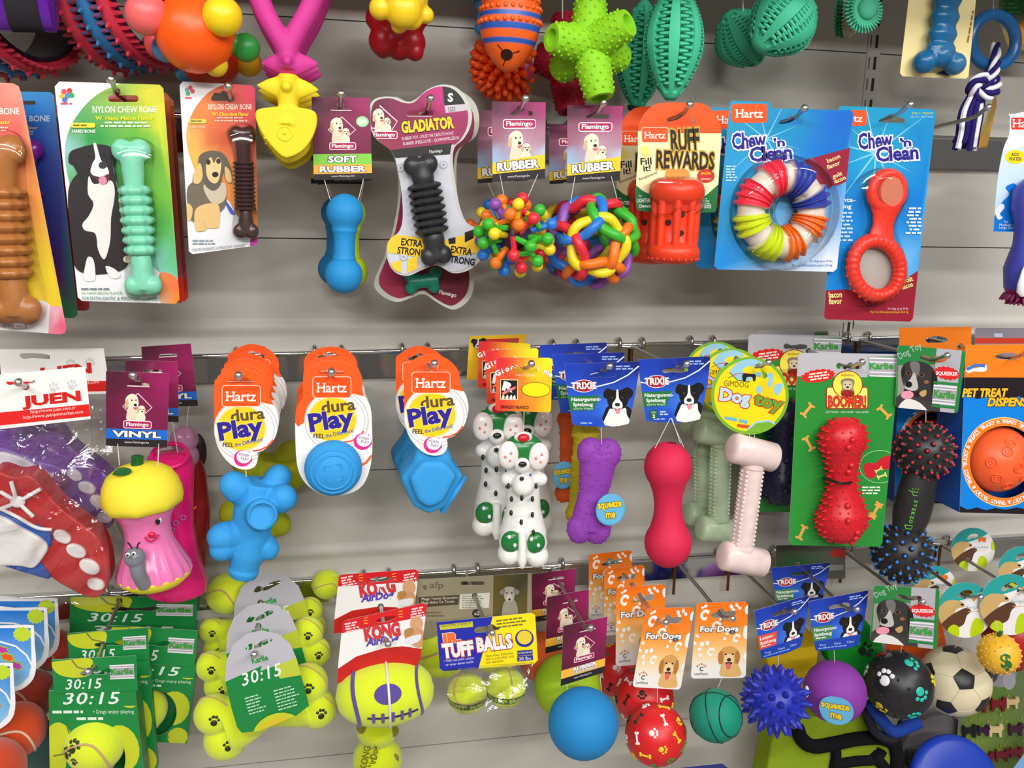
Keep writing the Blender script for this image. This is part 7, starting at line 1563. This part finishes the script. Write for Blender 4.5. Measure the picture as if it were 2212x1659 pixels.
# --- small tennis balls with blue and yellow card, tan card behind
t = root('tennis_ball_pack', 'two small tennis balls in a clear bag under a blue and yellow card', 'dog toy', 1055, 1335, D3)
o = [(943, 1344), (1148, 1324), (1156, 1328), (1162, 1426), (1154, 1434), (958, 1450), (950, 1444)]
c = Card(D3 + .004, o, (34, 42, 170), [smooth([(1024, 1360), (1034, 1354), (1048, 1353), (1062, 1348), (1072, 1354), (1080, 1358), (1070, 1362), (1040, 1366), (1028, 1366)], 3)])
c.fill([(1066, 1326), (1170, 1310), (1175, 1440), (1033, 1446)], (250, 226, 20)); c.fill([(949, 1350), (1021, 1342), (1022, 1354), (951, 1361)], (200, 196, 60)); c.txt('INDUSTRIAL STRENGTH', 953, 1355, 7, (50, 50, 60), w=64, rot=6)
c.txt('JR.', 953, 1391, 20, (250, 110, 50), w=44, rot=7, bold=.06, oc=WHT, ow=.03); c.txt('TUFF', 957, 1421, 28, WHT, w=68, rot=7, bold=.06, oc=(190, 60, 70), ow=.05); c.txt('BALLS', 1031, 1407, 27, WHT, w=78, rot=7, bold=.06, oc=(190, 60, 70), ow=.05)
c.txt('• Will not stain carpet', 959, 1431, 5.5, (215, 215, 240), w=66, rot=7); c.txt('or wear down teeth', 963, 1439, 5.5, (215, 215, 240), w=60, rot=7); c.txt('Non-toxic Polyester', 1050, 1420, 5.5, (120, 90, 30), w=60, rot=7); c.txt('felt is colorfast and', 1050, 1427, 5.5, (120, 90, 30), w=60, rot=7); c.txt('non-abrasive', 1050, 1434, 5.5, (120, 90, 30), w=38, rot=7)
c.greek(1072, 1340, 74, 3, 7, (110, 110, 60), 3, rot=7); c.ell(1133, 1379, 20, 19, (40, 50, 150)); c.ell(1133, 1377, 16, 15, (236, 206, 60)); c.fill([(1117, 1406), (1150, 1403), (1151, 1414), (1118, 1417)], (40, 50, 150)); c.txt('NOT FOR DOGS OVER', 1119, 1413, 4, (240, 236, 200), w=30, rot=5)
c.fill([(1117, 1418), (1151, 1415), (1152, 1426), (1118, 1429)], (40, 50, 150)); c.txt('20 lbs.', 1121, 1427, 7, (250, 240, 200), w=28, rot=5); c.build('header_card', 'printed_card', t)
for x, y, sp in ((1009, 1498, 0), (1093, 1486, 1)):
    o_, C0, R = tennis(t, x, y, D3 - .016, 43, spin=2 + sp); m = MB(); ax = V((.15, .15, 1)).normalized(); vs = []; fs = []
    N = 30
    for i in range(N + 1):
        a = math.pi * (1.02 + .96 * i / N)
        for z in (-.36, -.02): p = V((math.cos(a) * math.sqrt(1 - z * z), math.sin(a) * math.sqrt(1 - z * z), z)); vs.append(C0 + p * (R * 1.012))
    m.add(vs, [(2 * i, 2 * i + 2, 2 * i + 3, 2 * i + 1) for i in range(N)], (60, 80, 30)); m.build('dark_band', 'felt', t)
    m = MB(); gv = glyphs('TUFF BALLS', .03); x0 = min(p[0] for p in gv[0]); x1 = max(p[0] for p in gv[0]); W = x1 - x0
    vs = []
    for gx, gy in gv[0]:
        a = math.pi * (1.08 + .84 * (gx - x0) / W); z = -.3 + .22 * gy / .73; vs.append(C0 + V((math.cos(a) * math.sqrt(1 - z * z), math.sin(a) * math.sqrt(1 - z * z), z)) * (R * 1.02))
    m.add(vs, gv[1], (170, 200, 50), False); m.build('band_print', 'printed_card', t)
bag(t, [(962, 1446), (1060, 1440), (1152, 1432), (1150, 1500), (1140, 1535), (1080, 1530), (1040, 1538), (985, 1550), (968, 1500)], D3 + .002, .02)
t = root('tennis_ball_pack', 'two large tennis balls on a tan card with a grey hound photo', 'dog toy', 1030, 1245, D3 - .11); d = D3 - .11
c = Card(d, [(900, 1252), (1064, 1243), (1148, 1238), (1150, 1362), (1100, 1366), (905, 1380)], (150, 140, 116), [rrpts(995, 1256, 1046, 1264, 3)])
c.fill([(1066, 1243), (1140, 1239), (1138, 1365), (1064, 1368)], rbf((1070, 1250, (96, 84, 40)), (1130, 1250, (60, 60, 40)), (1100, 1350, (90, 80, 30)), (1135, 1350, (120, 100, 40))), 6)
c.txt('afp', 928, 1270, 13, (90, 80, 66), w=30); paw(c, 918, 1269, 6, (90, 80, 66)); c.fill([(903, 1290), (992, 1285), (990, 1306), (905, 1312)], (80, 66, 48)); c.txt('Mega Tennis Bouncers', 911, 1297, 5.5, (225, 220, 205), w=78, rot=3); c.txt('Mega Balles De Tennis', 911, 1305, 5.5, (215, 210, 195), w=70, rot=3); c.fill([(994, 1284), (1058, 1280), (1056, 1313), (992, 1316)], (214, 212, 200)); c.greek(998, 1287, 54, 6, 4.8, (150, 146, 130), 2.2); c.ell(1030, 1325, 10, 9, (50, 44, 40)); c.txt('x2', 1030, 1329, 8, WHT, al='c'); c.greek(905, 1322, 60, 2, 7, (110, 100, 84), 2.6)
pic(c, 1100, 1285, 20, [('b', [(-.7, 2.6), (-.7, 1.2), (-.3, .5), (.5, .5), (.9, 1.4), (.8, 2.8)], (150, 144, 130)), ('b', [(-.5, -.8), (.5, -.8), (.6, 0), (.4, .6), (0, .8), (-.4, .6), (-.6, 0)], (166, 160, 148)), ('b', [(-.5, -.7), (-1.05, -.4), (-.9, .0), (-.5, -.2)], (130, 124, 114)), ('b', [(.5, -.7), (1.1, -.4), (.9, .0), (.5, -.2)], (130, 124, 114)), ('e', -.25, -.2, .09, .08, BLK), ('e', .28, -.2, .09, .08, BLK), ('b', [(-.2, .0), (.2, .0), (.3, .6), (-.3, .6)], (190, 180, 168)), ('e', .03, .5, .16, .13, (60, 46, 44))])
c.build('header_card', 'printed_card', t); tennis(t, 955, 1405, d - .02, 58, spin=1); tennis(t, 1068, 1400, d - .02, 54, spin=2.2)
# --- smooth balls under maroon cards
RB_ = (('RUBBER', (246, 182, 60), 100, 118),)
def caou(d, q):
    c = flam_card(d, q, 134, (('', (246, 182, 60), 100, 119),), 56); c.txt('RUBBER', 27, 109, 8, WHT, w=54, bold=.05, oc=BLK, ow=.05); c.txt('CAOUTCHOUC', 27, 117, 6, WHT, w=54, bold=.04, oc=BLK, ow=.05); return c
t = root('rubber_ball_toy', 'sky blue rubber ball under the front maroon card', 'dog toy', 1262, 1345, D3); caou(D3 + .004, ((1217, 1352), (1312, 1332), (1306, 1452), (1211, 1482))).build('header_card', 'printed_card', t)
def ball(t, x, y, d, r, col, mk='smooth_rubber', name='ball'): s = SZ(x, y, d); m = MB(); m.sphere(P(x, y, d), r * s, col, 40, 26); m.build(name, mk, t); return P(x, y, d), r * s
ball(t, 1260, 1562, D3 + .03, 76, (34, 134, 200), 'matte_rubber'); cord(t, [[(1224, 1476), (1226, 1500)], [(1296, 1455), (1300, 1502)]], D3 + .004)
t = root('rubber_ball_toy', 'lime rubber ball behind the blue one, on the middle maroon card', 'dog toy', 1225, 1285, D3 - .07); caou(D3 - .07, ((1182, 1290), (1272, 1273), (1268, 1390), (1178, 1412))).build('header_card', 'printed_card', t); ball(t, 1226, 1482, D3 - .08, 72, (170, 208, 40), 'matte_rubber')
t = root('rubber_ball_toy', 'orange rubber ball farthest back, on the rear maroon card', 'dog toy', 1195, 1235, D3 - .13); caou(D3 - .13, ((1150, 1240), (1243, 1228), (1240, 1332), (1146, 1345))).build('header_card', 'printed_card', t); ball(t, 1174, 1420, D3 - .17, 54, (226, 96, 34), 'matte_rubber')
# --- orange and white cards with a golden dog
def fordogs(d, q):
    c = Card(d, rrpts(0, 0, 100, 150, 7), grads(0, (244, 112, 16), 40, (246, 130, 30), (75, (244, 176, 90)), (105, (246, 214, 160)), (122, (240, 234, 226)), (150, (238, 236, 234))), [smooth([(32, 22), (42, 18), (44, 13), (52, 13), (56, 18), (74, 17), (77, 24), (72, 29), (56, 29), (36, 31), (31, 27)], 3)], q, 100, 150, grid=7)
    WW = (244, 240, 236)
    for x, y, k, ro in ((13, 20, 14, 20), (36, 36, 12, 50), (30, 94, 11, 20), (76, 66, 11, 30)):
        c.txt('C', x - k * .5, y + k * .7, k * 1.3, WW, w=k * 1.1, rot=-ro, bold=.07)
    for x, y, rx, ry, ro in ((18, 7, 4, 3, -30), (12, 10, 3, 2.4, 0), (68, 9, 5, 3.2, 60), (78, 6, 4, 3, 60), (84, 12, 4, 3, 40), (72, 15, 4, 3, 30), (99, 16, 5, 9, 0), (98, 60, 6, 14, 0), (98, 108, 4, 7, 0), (48, 34, 3, 3, 0), (6, 66, 4, 3, 40), (2, 80, 4, 3, 40), (16, 82, 4, 4.5, 10), (26, 80, 4, 4.5, 0), (12, 92, 4, 4.5, 30), (14, 104, 3.6, 3.6, 0), (62, 62, 3, 3, 0), (58, 72, 3, 3, 0)): c.ell(x, y, rx, ry, WW, ro, 10)
    c.txt('For Dogs', 10, 58, 11, WHT, w=74, bold=.04, oc=(90, 90, 100), ow=.06); pic(c, 68, 108, 20, GOLD)
    for a in range(5): q_ = math.radians(-150 + a * 30); c.line([(18 + 7 * math.cos(q_), 130 + 7 * math.sin(q_)), (18 + 10 * math.cos(q_), 130 + 10 * math.sin(q_))], 2, (236, 140, 50) if a % 2 else (190, 60, 40))
    c.txt('C', 15, 135, 8, (60, 70, 80), w=7, bold=.02); c.txt('camPland', 6, 143, 4.5, (80, 84, 90), w=24); return c
def printed_ball(t, x, y, d, r, col, seed):
    C0, R = ball(t, x, y, d, r, col); rn = random.Random(seed); m = MB(); qs = [(60, 130, 60), (240, 200, 40), (238, 236, 232), (40, 30, 30), (238, 236, 232)]
    for i, v in enumerate(fib(34)):
        if v.y > .45: continue
        (paw3 if i % 2 else bone3)(m, C0, R, v, (rn.uniform(-1, 1), .1, rn.uniform(-1, 1)), R * .2, qs[(i * 3 + seed) % 5])
    m.build('paw_and_bone_print', 'smooth_rubber', t)
RDB = (216, 32, 36)
t = root('printed_ball_toy', 'red ball printed with paws and bones, front one under an orange card', 'dog toy', 1440, 1322, D3); fordogs(D3 + .006, ((1396, 1314), (1500, 1312), (1470, 1490), (1366, 1484))).build('header_card', 'printed_card', t); printed_ball(t, 1416, 1587, D3 + .022, 66, RDB, 1); cord(t, [[(1420, 1482), (1420, 1525)]], D3 + .004)
t = root('printed_ball_toy', 'red printed ball second from the front, behind the foremost red ball', 'dog toy', 1385, 1268, D3 - .065); fordogs(D3 - .062, ((1331, 1270), (1437, 1262), (1436, 1430), (1330, 1440))).build('header_card', 'printed_card', t); printed_ball(t, 1392, 1506, D3 - .075, 63, RDB, 2)
t = root('printed_ball_toy', 'red printed ball third in line under a shaded orange card', 'dog toy', 1345, 1226, D3 - .125); fordogs(D3 - .115, ((1306, 1230), (1392, 1220), (1392, 1364), (1304, 1374))).build('header_card', 'printed_card', t); printed_ball(t, 1338, 1448, D3 - .17, 58, RDB, 3)
t = root('header_tag', 'shaded orange card with white prints, rearmost of its row against the rail', 'card', 1320, 1192, D3 - .165); fordogs(D3 - .165, ((1272, 1198), (1366, 1188), (1360, 1330), (1272, 1338))).build('header_card', 'printed_card', t)
t = root('basketball_toy', 'green toy basketball with black lines under the right-hand orange card', 'dog toy', 1560, 1310, D3); fordogs(D3 + .006, ((1505, 1302), (1616, 1300), (1611, 1464), (1492, 1466))).build('header_card', 'printed_card', t)
C0, R = ball(t, 1546, 1546, D3 + .045, 56, (20, 140, 116), 'matte_rubber'); m = MB()
p0 = vdir(C0, -.3, -.82); a0 = vdir(C0, .85, .1); a0 = (a0 - p0 * a0.dot(p0)).normalized(); b0 = p0.cross(a0)
for ax, a in ((a0 * .94 + b0 * .34, 1.57), (b0 * .94 - a0 * .34, 1.57), (a0, .85), (-a0, .85)): m.tube(arc3(C0, R * 1.0, a, ax, 0, 2 * math.pi, 48), R * .026, (26, 40, 40), 6)
m.build('black_lines', 'smooth_rubber', t); cord(t, [[(1560, 1464), (1548, 1492)]], D3 + .004)
# --- latex balls under blue collie cards
t = root('spiky_ball_toy', 'royal blue spiked rubber ball under a blue and red collie card', 'dog toy', 1690, 1300, D3); trix(D3 + .006, ((1630, 1318), (1748, 1286), (1748, 1396), (1634, 1430)), 2).build('header_card', 'printed_card', t)
s = SZ(1676, 1515, D3); C0 = P(1676, 1513, D3 + .04); m = MB(); RBL = (34, 46, 168); m.sphere(C0, 60 * s, RBL, 32, 20)
for v in fib(90): m.spike(C0 + v * (58 * s), v, 9.5 * s, 20 * s, RBL, 8, .32)
m.build('spiky_ball', 'smooth_rubber', t); m = MB(); m.sphere(P(1742, 1494, D3 + .04), (.003, .006, .010), WHT, 12, 8); m.build('white_valve', 'smooth_rubber', t); cord(t, [[(1682, 1412), (1682, 1452)]], D3 + .004)
t = root('squeaky_ball_toy', 'violet rubber ball with a blue button under the right-hand blue collie card', 'dog toy', 1810, 1290, D3); trix(D3 + .009, ((1747, 1298), (1876, 1276), (1874, 1396), (1750, 1410)), 3).build('header_card', 'printed_card', t); bb = ball(t, 1803, 1494, D3 + .008, 66, (136, 58, 160), 'matte_rubber'); badge(t, 1803, 1532, D3, 33, 33, (*bb, vdir(bb[0], 0, .58))); cord(t, [[(1801, 1392), (1803, 1432)]], D3 + .004)
t = root('header_tag', 'shaded blue collie card behind the two front ones, near the rail', 'card', 1730, 1220, D3 - .12); trix(D3 - .12, ((1667, 1226), (1793, 1216), (1788, 1310), (1668, 1320)), 3).build('header_card', 'printed_card', t)
t = root('felt_toy', 'yellow felt toy hanging behind the blue spiked ball', 'dog toy', 1715, 1400, D3 - .1); pillow(smooth([(1652, 1400), (1700, 1360), (1760, 1372), (1768, 1430), (1750, 1490), (1690, 1490)], 4), D3 - .125, .035, (214, 180, 30), 3.4, 10).build('felt_body', 'fabric', t); cord(t, [[(1715, 1372), (1712, 1300)]], D3 - .1)
t = root('felt_toy', 'green felt toy with a black paw print behind the violet ball', 'dog toy', 1850, 1380, D3 - .09); pillow(smooth([(1790, 1400), (1840, 1330), (1880, 1350), (1908, 1400), (1890, 1460), (1850, 1468), (1800, 1440)], 4), D3 - .115, .03, (24, 140, 44), 3.4, 8).build('felt_body', 'fabric', t)
c = Card(D3 - .098, rrpts(1845, 1370, 1895, 1440, 4), None, th=0); paw(c, 1870, 1404, 20, (34, 34, 36), 70); c.build('paw_print', 'printed_card', t)
# --- paw ball, football, fruit
t = root('paw_ball_toy', 'black rubber ball with white, teal and yellow paws under a green tricolour dog card', 'dog toy', 1955, 1268, D3); squeek(D3 + .028, ((1888, 1264), (2030, 1272), (2024, 1403), (1879, 1386))).build('header_card', 'printed_card', t)
C0, R = ball(t, 1942, 1478, D3 - .012, 71, (36, 34, 38)); TL = (40, 186, 166)
for dx, dy, up, z, q in ((-.36, -.2, (-.4, 0, 1), .34, (238, 238, 242)), (.43, -.6, (.9, 0, -.5), .3, TL), (.58, .28, (.5, 0, -1), .3, TL), (-.6, .66, (.5, 0, -.8), .28, (214, 190, 40)), (.3, .9, (-.1, 0, 1), .28, TL), (.97, -.1, (0, 0, 1), .25, (230, 214, 50)), (-.9, -.4, (0, 0, 1), .25, (200, 200, 204)), (-.36, -.9, (0, 1, 0), .25, (190, 40, 60))):
    m = MB(); paw3(m, C0, R * 1.01, vdir(C0, dx, dy), up, R * z, q); m.build('paw_print', 'smooth_rubber', t)
m = MB()
for v in fib(90):
    if v.x < -.3 or v.z < -.75 or v.z > .85: m.sphere(C0 + v * R, R * .05, (36, 34, 38), 6, 5)
m.build('nubs', 'smooth_rubber', t); cord(t, [[(1948, 1396), (1946, 1410)]], D3 + .004)
t = root('football_toy', 'cream toy football with black pentagons right of the black paw ball', 'dog toy', 2065, 1400, D3 - .045); d = D3 - .045; C0, R = ball(t, 2062, 1470, d, 74, (226, 214, 180)); ph = (1 + 5 ** .5) / 2; v0 = vdir(C0, .27, -.02); e0 = vdir(C0, .05, -.92); e0 = (e0 - v0 * e0.dot(v0)).normalized(); g0 = v0.cross(e0); th = math.atan(2)
ico = [v0, -v0] + [sg * (v0 * math.cos(th) + (e0 * math.cos(a) + g0 * math.sin(a)) * math.sin(th)) for sg in (1, -1) for a in [2 * math.pi * i / 5 for i in range(5)]]
for v in ico:
    e = v.orthogonal().normalized(); nb = sorted(ico, key=lambda u: -u.dot(v))[1]; e = (nb - v * nb.dot(v)).normalized(); g = v.cross(e); m = MB(); vs = []
    for k in (0.001, .4, .75, 1):
        for i in range(5):
            for j in range(3):
                a0, a1 = 2 * math.pi * i / 5, 2 * math.pi * (i + 1) / 5; w = ((e * math.cos(a0) + g * math.sin(a0)) * (1 - j / 3) + (e * math.cos(a1) + g * math.sin(a1)) * (j / 3)) * (.33 * k); vs.append(C0 + (v + w).normalized() * (R * (1.011 if k < 1 else 1.003)))
    m.add(vs, [(i + j * 15, (i + 1) % 15 + j * 15, (i + 1) % 15 + (j + 1) * 15, i + (j + 1) * 15) for j in range(3) for i in range(15)], (36, 34, 38)); m.build('black_pentagon', 'smooth_rubber', t)
m = MB()
for i, a in enumerate(ico):
    for b in ico[i + 1:]:
        if a.dot(b) > .4: m.tube([C0 + (a * (1 - k) + b * k).normalized() * (R * 1.0) for k in (.3, .4, .5, .6, .7)], R * .008, (196, 184, 150), 5)
m.build('panel_seams', 'smooth_rubber', t); up3 = cord(t, [[(2062, 1400), (2085, 1370)]], d)
def ferp(d, cx, cy, r):
    c = Card(d, ellpts(50, 50, 50, 50, 0, 40), (236, 234, 236), [smooth([(38, 21), (46, 15), (58, 14), (62, 20), (54, 24), (46, 24), (42, 28), (36, 27)], 3)], ((cx - r, cy - r), (cx + r, cy - r), (cx + r, cy + r), (cx - r, cy + r)), 100, 100)
    c.blob([(0, 40), (8, 20), (30, 0), (60, -4), (88, 8), (80, 16), (60, 26), (36, 34), (20, 40), (4, 50)], (40, 160, 156)); c.blob([(2, 46), (14, 34), (30, 32), (44, 36), (48, 44), (34, 48), (24, 66), (4, 76), (-4, 60)], (206, 170, 110)); c.blob([(4, 78), (20, 62), (40, 50), (52, 46), (60, 52), (52, 60), (46, 76), (28, 84), (8, 88)], (90, 56, 40)); c.ell(44, 40, 3, 2, BLK)
    c.blob([(18, 84), (28, 76), (38, 82), (36, 100), (20, 98)], (186, 212, 20)); c.blob([(62, 72), (70, 64), (80, 70), (82, 86), (66, 98), (58, 94)], (186, 212, 20)); c.blob([(92, 34), (100, 30), (102, 50), (92, 50)], (186, 212, 20)); c.blob([(62, 26), (66, 22), (78, 22), (80, 28), (76, 34), (70, 30), (64, 34)], (236, 120, 40)); c.txt('ferplast', 52, 48, 6, (120, 150, 170), w=34, rot=2); c.rect(54, 52, 84, 53, (240, 170, 120)); return c
t = root('header_tag', 'round white and teal tag left of the strawberry toy, on its own hook', 'card', 2090, 1262, D3); ferp(D3, 2086, 1318, 60).build('round_tag', 'printed_card', t); pillow(smooth([(2100, 1270), (2140, 1290), (2140, 1330), (2120, 1350), (2090, 1340)], 4), D3 - .02, .02, (190, 130, 40), 3, 6).build('ochre_toy', 'fabric', t)
t = root('strawberry_toy', 'dark red strawberry toy with white dots under a round teal tag at the right edge', 'dog toy', 2190, 1245, D3 + .004); ferp(D3 + .006, 2182, 1306, 66).build('round_tag', 'printed_card', t)
s = SZ(2180, 1370, D3 - .03); m = MB(); m.lathe(P(2186, 1325, D3 - .04), P(2190, 1450, D3 - .04), [(0, 34 * s), (.15, 56 * s), (.4, 62 * s), (.7, 46 * s), (.92, 20 * s), (1, 3 * s)], (176, 24, 30), 30); m.build('berry', 'smooth_rubber', t); m = MB()
for x, y in ((2140, 1350), (2196, 1366), (2165, 1380), (2208, 1340)): m.sphere(P(x, y, D3 - .01), 5 * s, (226, 200, 200), 8, 6)
m.build('white_dots', 'smooth_rubber', t)
t = root('pineapple_ball_toy', 'golden nubbed ball with a green dollar sign in front of the strawberry', 'dog toy', 2158, 1370, D3 + .042); d = D3 + .042; C0, R = ball(t, 2158, 1412, d, 43, (240, 184, 50)); m = MB()
for v in fib(130):
    if (v - vdir(C0, .26, .4)).length < .6: continue
    m.spike(C0 + v * (R * .97), v, R * .07, R * .12, (240, 184, 50), 5, .4)
m.build('nubs', 'smooth_rubber', t); m = MB(); gv = glyphs('$', .03); gx = [p[0] for p in gv[0]]; gy = [p[1] for p in gv[0]]; cxg, cyg = (min(gx) + max(gx)) / 2, (min(gy) + max(gy)) / 2; vs = []
for a, b in gv[0]: vs.append(C0 + vdir(C0, (a - cxg) * .95 + .26, -(b - cyg) * .95 + .4) * (R * 1.02))
m.add(vs, gv[1], (30, 110, 50), False); m.build('dollar_sign', 'printed_card', t); m = MB(); [m.spike(P(2158, 1374, d), (a, -.1, 1), .004, .012, (30, 90, 40), 5, .3) for a in (-.6, 0, .6)]; m.build('leaf_tuft', 'smooth_rubber', t); cord(t, [[(2158, 1368), (2150, 1340)]], d)
for cx, cy, r, dd, lb in ((2102, 1187, 47, .12, 'round teal tag high at the right, by the end of the bottom rail'), (2208, 1232, 52, .08, 'round teal tag cut by the right edge above the strawberry tag'), (2020, 1268, 46, .1, 'round teal tag peeping out under the blue studded ball')):
    t = root('header_tag', 'white and ' + lb, 'card', cx, cy - r * .7, D3 - dd); ferp(D3 - dd, cx, cy, r).build('round_tag', 'printed_card', t)
t = root('squeaky_toy_pack', 'orange flat pack behind the black paw ball', 'dog toy', 1985, 1360, D3 - .1); c = Card(D3 - .135, [(1915, 1376), (2034, 1340), (2044, 1394), (2020, 1500), (1915, 1490)], rbf((1930, 1390, (214, 84, 20)), (2030, 1370, (244, 110, 20)), (1960, 1480, (200, 70, 20)))); c.build('printed_pack', 'printed_card', t)
t = root('squeaky_toy_pack', 'dark green and grey toy card against the rail left of the studded dumbbell', 'dog toy', 1790, 1190, D3 - .15); c = Card(D3 - .15, rrpts(1676, 1178, 1826, 1250, 3), rbf((1690, 1190, (70, 60, 54)), (1720, 1230, (30, 90, 44)), (1760, 1200, (90, 70, 60)), (1815, 1210, (120, 116, 114)))); c.rect(1794, 1186, 1828, 1204, (190, 50, 50), 4); c.rect(1790, 1220, 1822, 1232, (160, 158, 156)); c.build('printed_pack', 'printed_card', t)
# --- lower right corner: mesh toy, flying disc, charm board
t = root('mesh_dog_toy', 'lime green mesh toy with black straps lying low under the blue and violet balls', 'dog toy', 1810, 1560, D3 - .1); d = D3 - .1
pillow(smooth([(1662, 1640), (1680, 1580), (1740, 1552), (1800, 1548), (1880, 1540), (1914, 1570), (1945, 1630), (1950, 1720), (1800, 1760), (1660, 1740)], 4), d, .05, (136, 160, 36), 3.6, 12).build('mesh_body', 'fabric', t)
s = SZ(1800, 1600, d); LG = (24, 22, 26)
for pts, r in (([(1722, 1572), (1732, 1596), (1756, 1612), (1800, 1606), (1850, 1596), (1900, 1594), (1936, 1606)], 15), ([(1800, 1600), (1806, 1630), (1800, 1670), (1790, 1720)], 11), ([(1930, 1604), (1938, 1640), (1930, 1700)], 14), ([(1800, 1652), (1850, 1644), (1890, 1640), (1906, 1620)], 11), ([(1886, 1630), (1912, 1660), (1930, 1690)], 12)):
    m = MB(); m.tube(curve3([P(x, y, d + .03) for x, y in pts], 5), r * s, LG, 10); m.build('strap', 'fabric', t)
m = MB(); m.slab(rrpts(1962, 1626, 1992, 1660, 4), d + .03, .01, LG); m.build('buckle', 'smooth_rubber', t)
t = root('lead_strap', 'blue webbing strap with dark loops behind the black paw ball', 'strap', 1900, 1530, D3 - .06); m = MB(); m.tube(curve3([P(1878, 1516, D3 - .05), P(1900, 1550, D3 - .04), P(1930, 1580, D3 - .04), P(1960, 1570, D3 - .04), P(1985, 1560, D3 - .04)], 6), 13 * s, (34, 64, 150), 10); m.build('webbing', 'fabric', t)
m = MB(); m.tube(curve3([P(1868, 1530, D3 - .055), P(1890, 1580, D3 - .045), P(1930, 1596, D3 - .04), P(1952, 1560, D3 - .05)], 6), 10 * s, (40, 38, 48), 10); m.build('dark_loop', 'fabric', t)
t = root('flying_disc', 'royal blue flying disc low in the right corner', 'dog toy', 2040, 1590, D3 - .02); d = D3 - .02; s = SZ(2040, 1690, d); C0 = P(2066, 1698, d)
ax = V((-.05, -.85, .5)).normalized(); m = MB(); m.lathe(C0 - ax * .012, C0 + ax * .01, [(0, 102 * s), (.3, 106 * s), (.7, 102 * s), (.9, 90 * s), (1, 50 * s)], (22, 60, 176), 48); m.build('disc', 'smooth_rubber', t)
t = root('disc_pack', 'grey round toy half hidden behind the blue flying disc', 'dog toy', 2020, 1540, D3 - .13); m = MB(); disc(m, 2010, 1610, D3 - .13, .015, 80, (96, 92, 96)); m.build('grey_disc', 'fabric', t)
t = root('charm_board', 'grass green board holding rows of little dog-shaped charms', 'display board', 2150, 1470, D3 - .1); d = D3 - .1
c = Card(d, [(2080, 1440), (2330, 1430), (2330, 1750), (2060, 1750)], rbf((2100, 1450, (90, 110, 90)), (2150, 1500, (90, 120, 50)), (2100, 1560, (110, 130, 60)), (2200, 1620, (90, 116, 50)), (2150, 1640, (120, 140, 70)), (2250, 1480, (100, 110, 90))), grid=10, th=.003)
c.ell(2162, 1455, 34, 30, (140, 136, 146)); c.ell(2145, 1450, 12, 24, (70, 64, 76)); c.ell(2180, 1470, 14, 20, (160, 156, 164))
for i in range(60): rn = random.Random(i); c.fill([(x0 := rn.uniform(2085, 2220), y0 := rn.uniform(1490, 1655)), (x0 + 2, y0 - 9), (x0 + 4, y0)], (120 + i % 3 * 20, 150, 60))
c.build('printed_board', 'printed_card', t)
dg = [(-1, -.3), (-.9, -.75), (-.55, -.8), (-.4, -.45), (.5, -.42), (.8, -.75), (.9, -.4), (.85, .6), (.6, .62), (.5, .15), (-.35, .15), (-.45, .62), (-.72, .62), (-.75, 0)]
CH = [(2118, 1527, 24, (130, 20, 36)), (2158, 1524, 24, (120, 20, 36)), (2188, 1520, 20, (206, 178, 130)), (2096, 1582, 22, (30, 28, 40)), (2126, 1580, 18, (60, 26, 60)), (2152, 1580, 22, (214, 190, 140)), (2196, 1578, 22, (60, 20, 50)), (2132, 1640, 22, (110, 18, 44)), (2166, 1634, 22, (120, 18, 44)), (2196, 1628, 20, (130, 24, 50))]
kk = ['dark red dog charm, first of the top charm row', 'dark red dog charm, second of the top charm row', 'cream dog charm ending the top charm row', 'black dog charm opening the middle charm row', 'dark violet dog charm in the middle charm row', 'cream dog charm in the middle charm row', 'plum dog charm at the right of the middle charm row', 'crimson dog charm opening the bottom charm row', 'crimson dog charm in the middle of the bottom charm row', 'crimson dog charm at the right of the bottom charm row']
for (x, y, k, q), lb in zip(CH, kk):
    m = MB(); m.slab([(x - a * k * .74, y + b * k * .9) for a, b in dg], d + .007, .004, q); o_ = m.build('dog_charm', 'gloss_vinyl'); tag(o_, lb, 'charm', 'dog charms on the green board')
t = root('toy_pack', 'pale blue pack corner in the extreme lower right', 'chew toy pack', 2212, 1640, D3); c = Card(D3, [(2186, 1665), (2212, 1630), (2330, 1560), (2330, 1760), (2180, 1760)], (120, 170, 220)); c.build('printed_pack', 'printed_card', t)
t = root('toy_pack', 'dark blue card top just entering the picture at the bottom, below the basketball', 'chew toy pack', 1530, 1652, D3 + .01); c = Card(D3 + .01, [(1472, 1658), (1560, 1649), (1574, 1660), (1574, 1760), (1472, 1760)], (40, 50, 120)); c.build('printed_pack', 'printed_card', t)
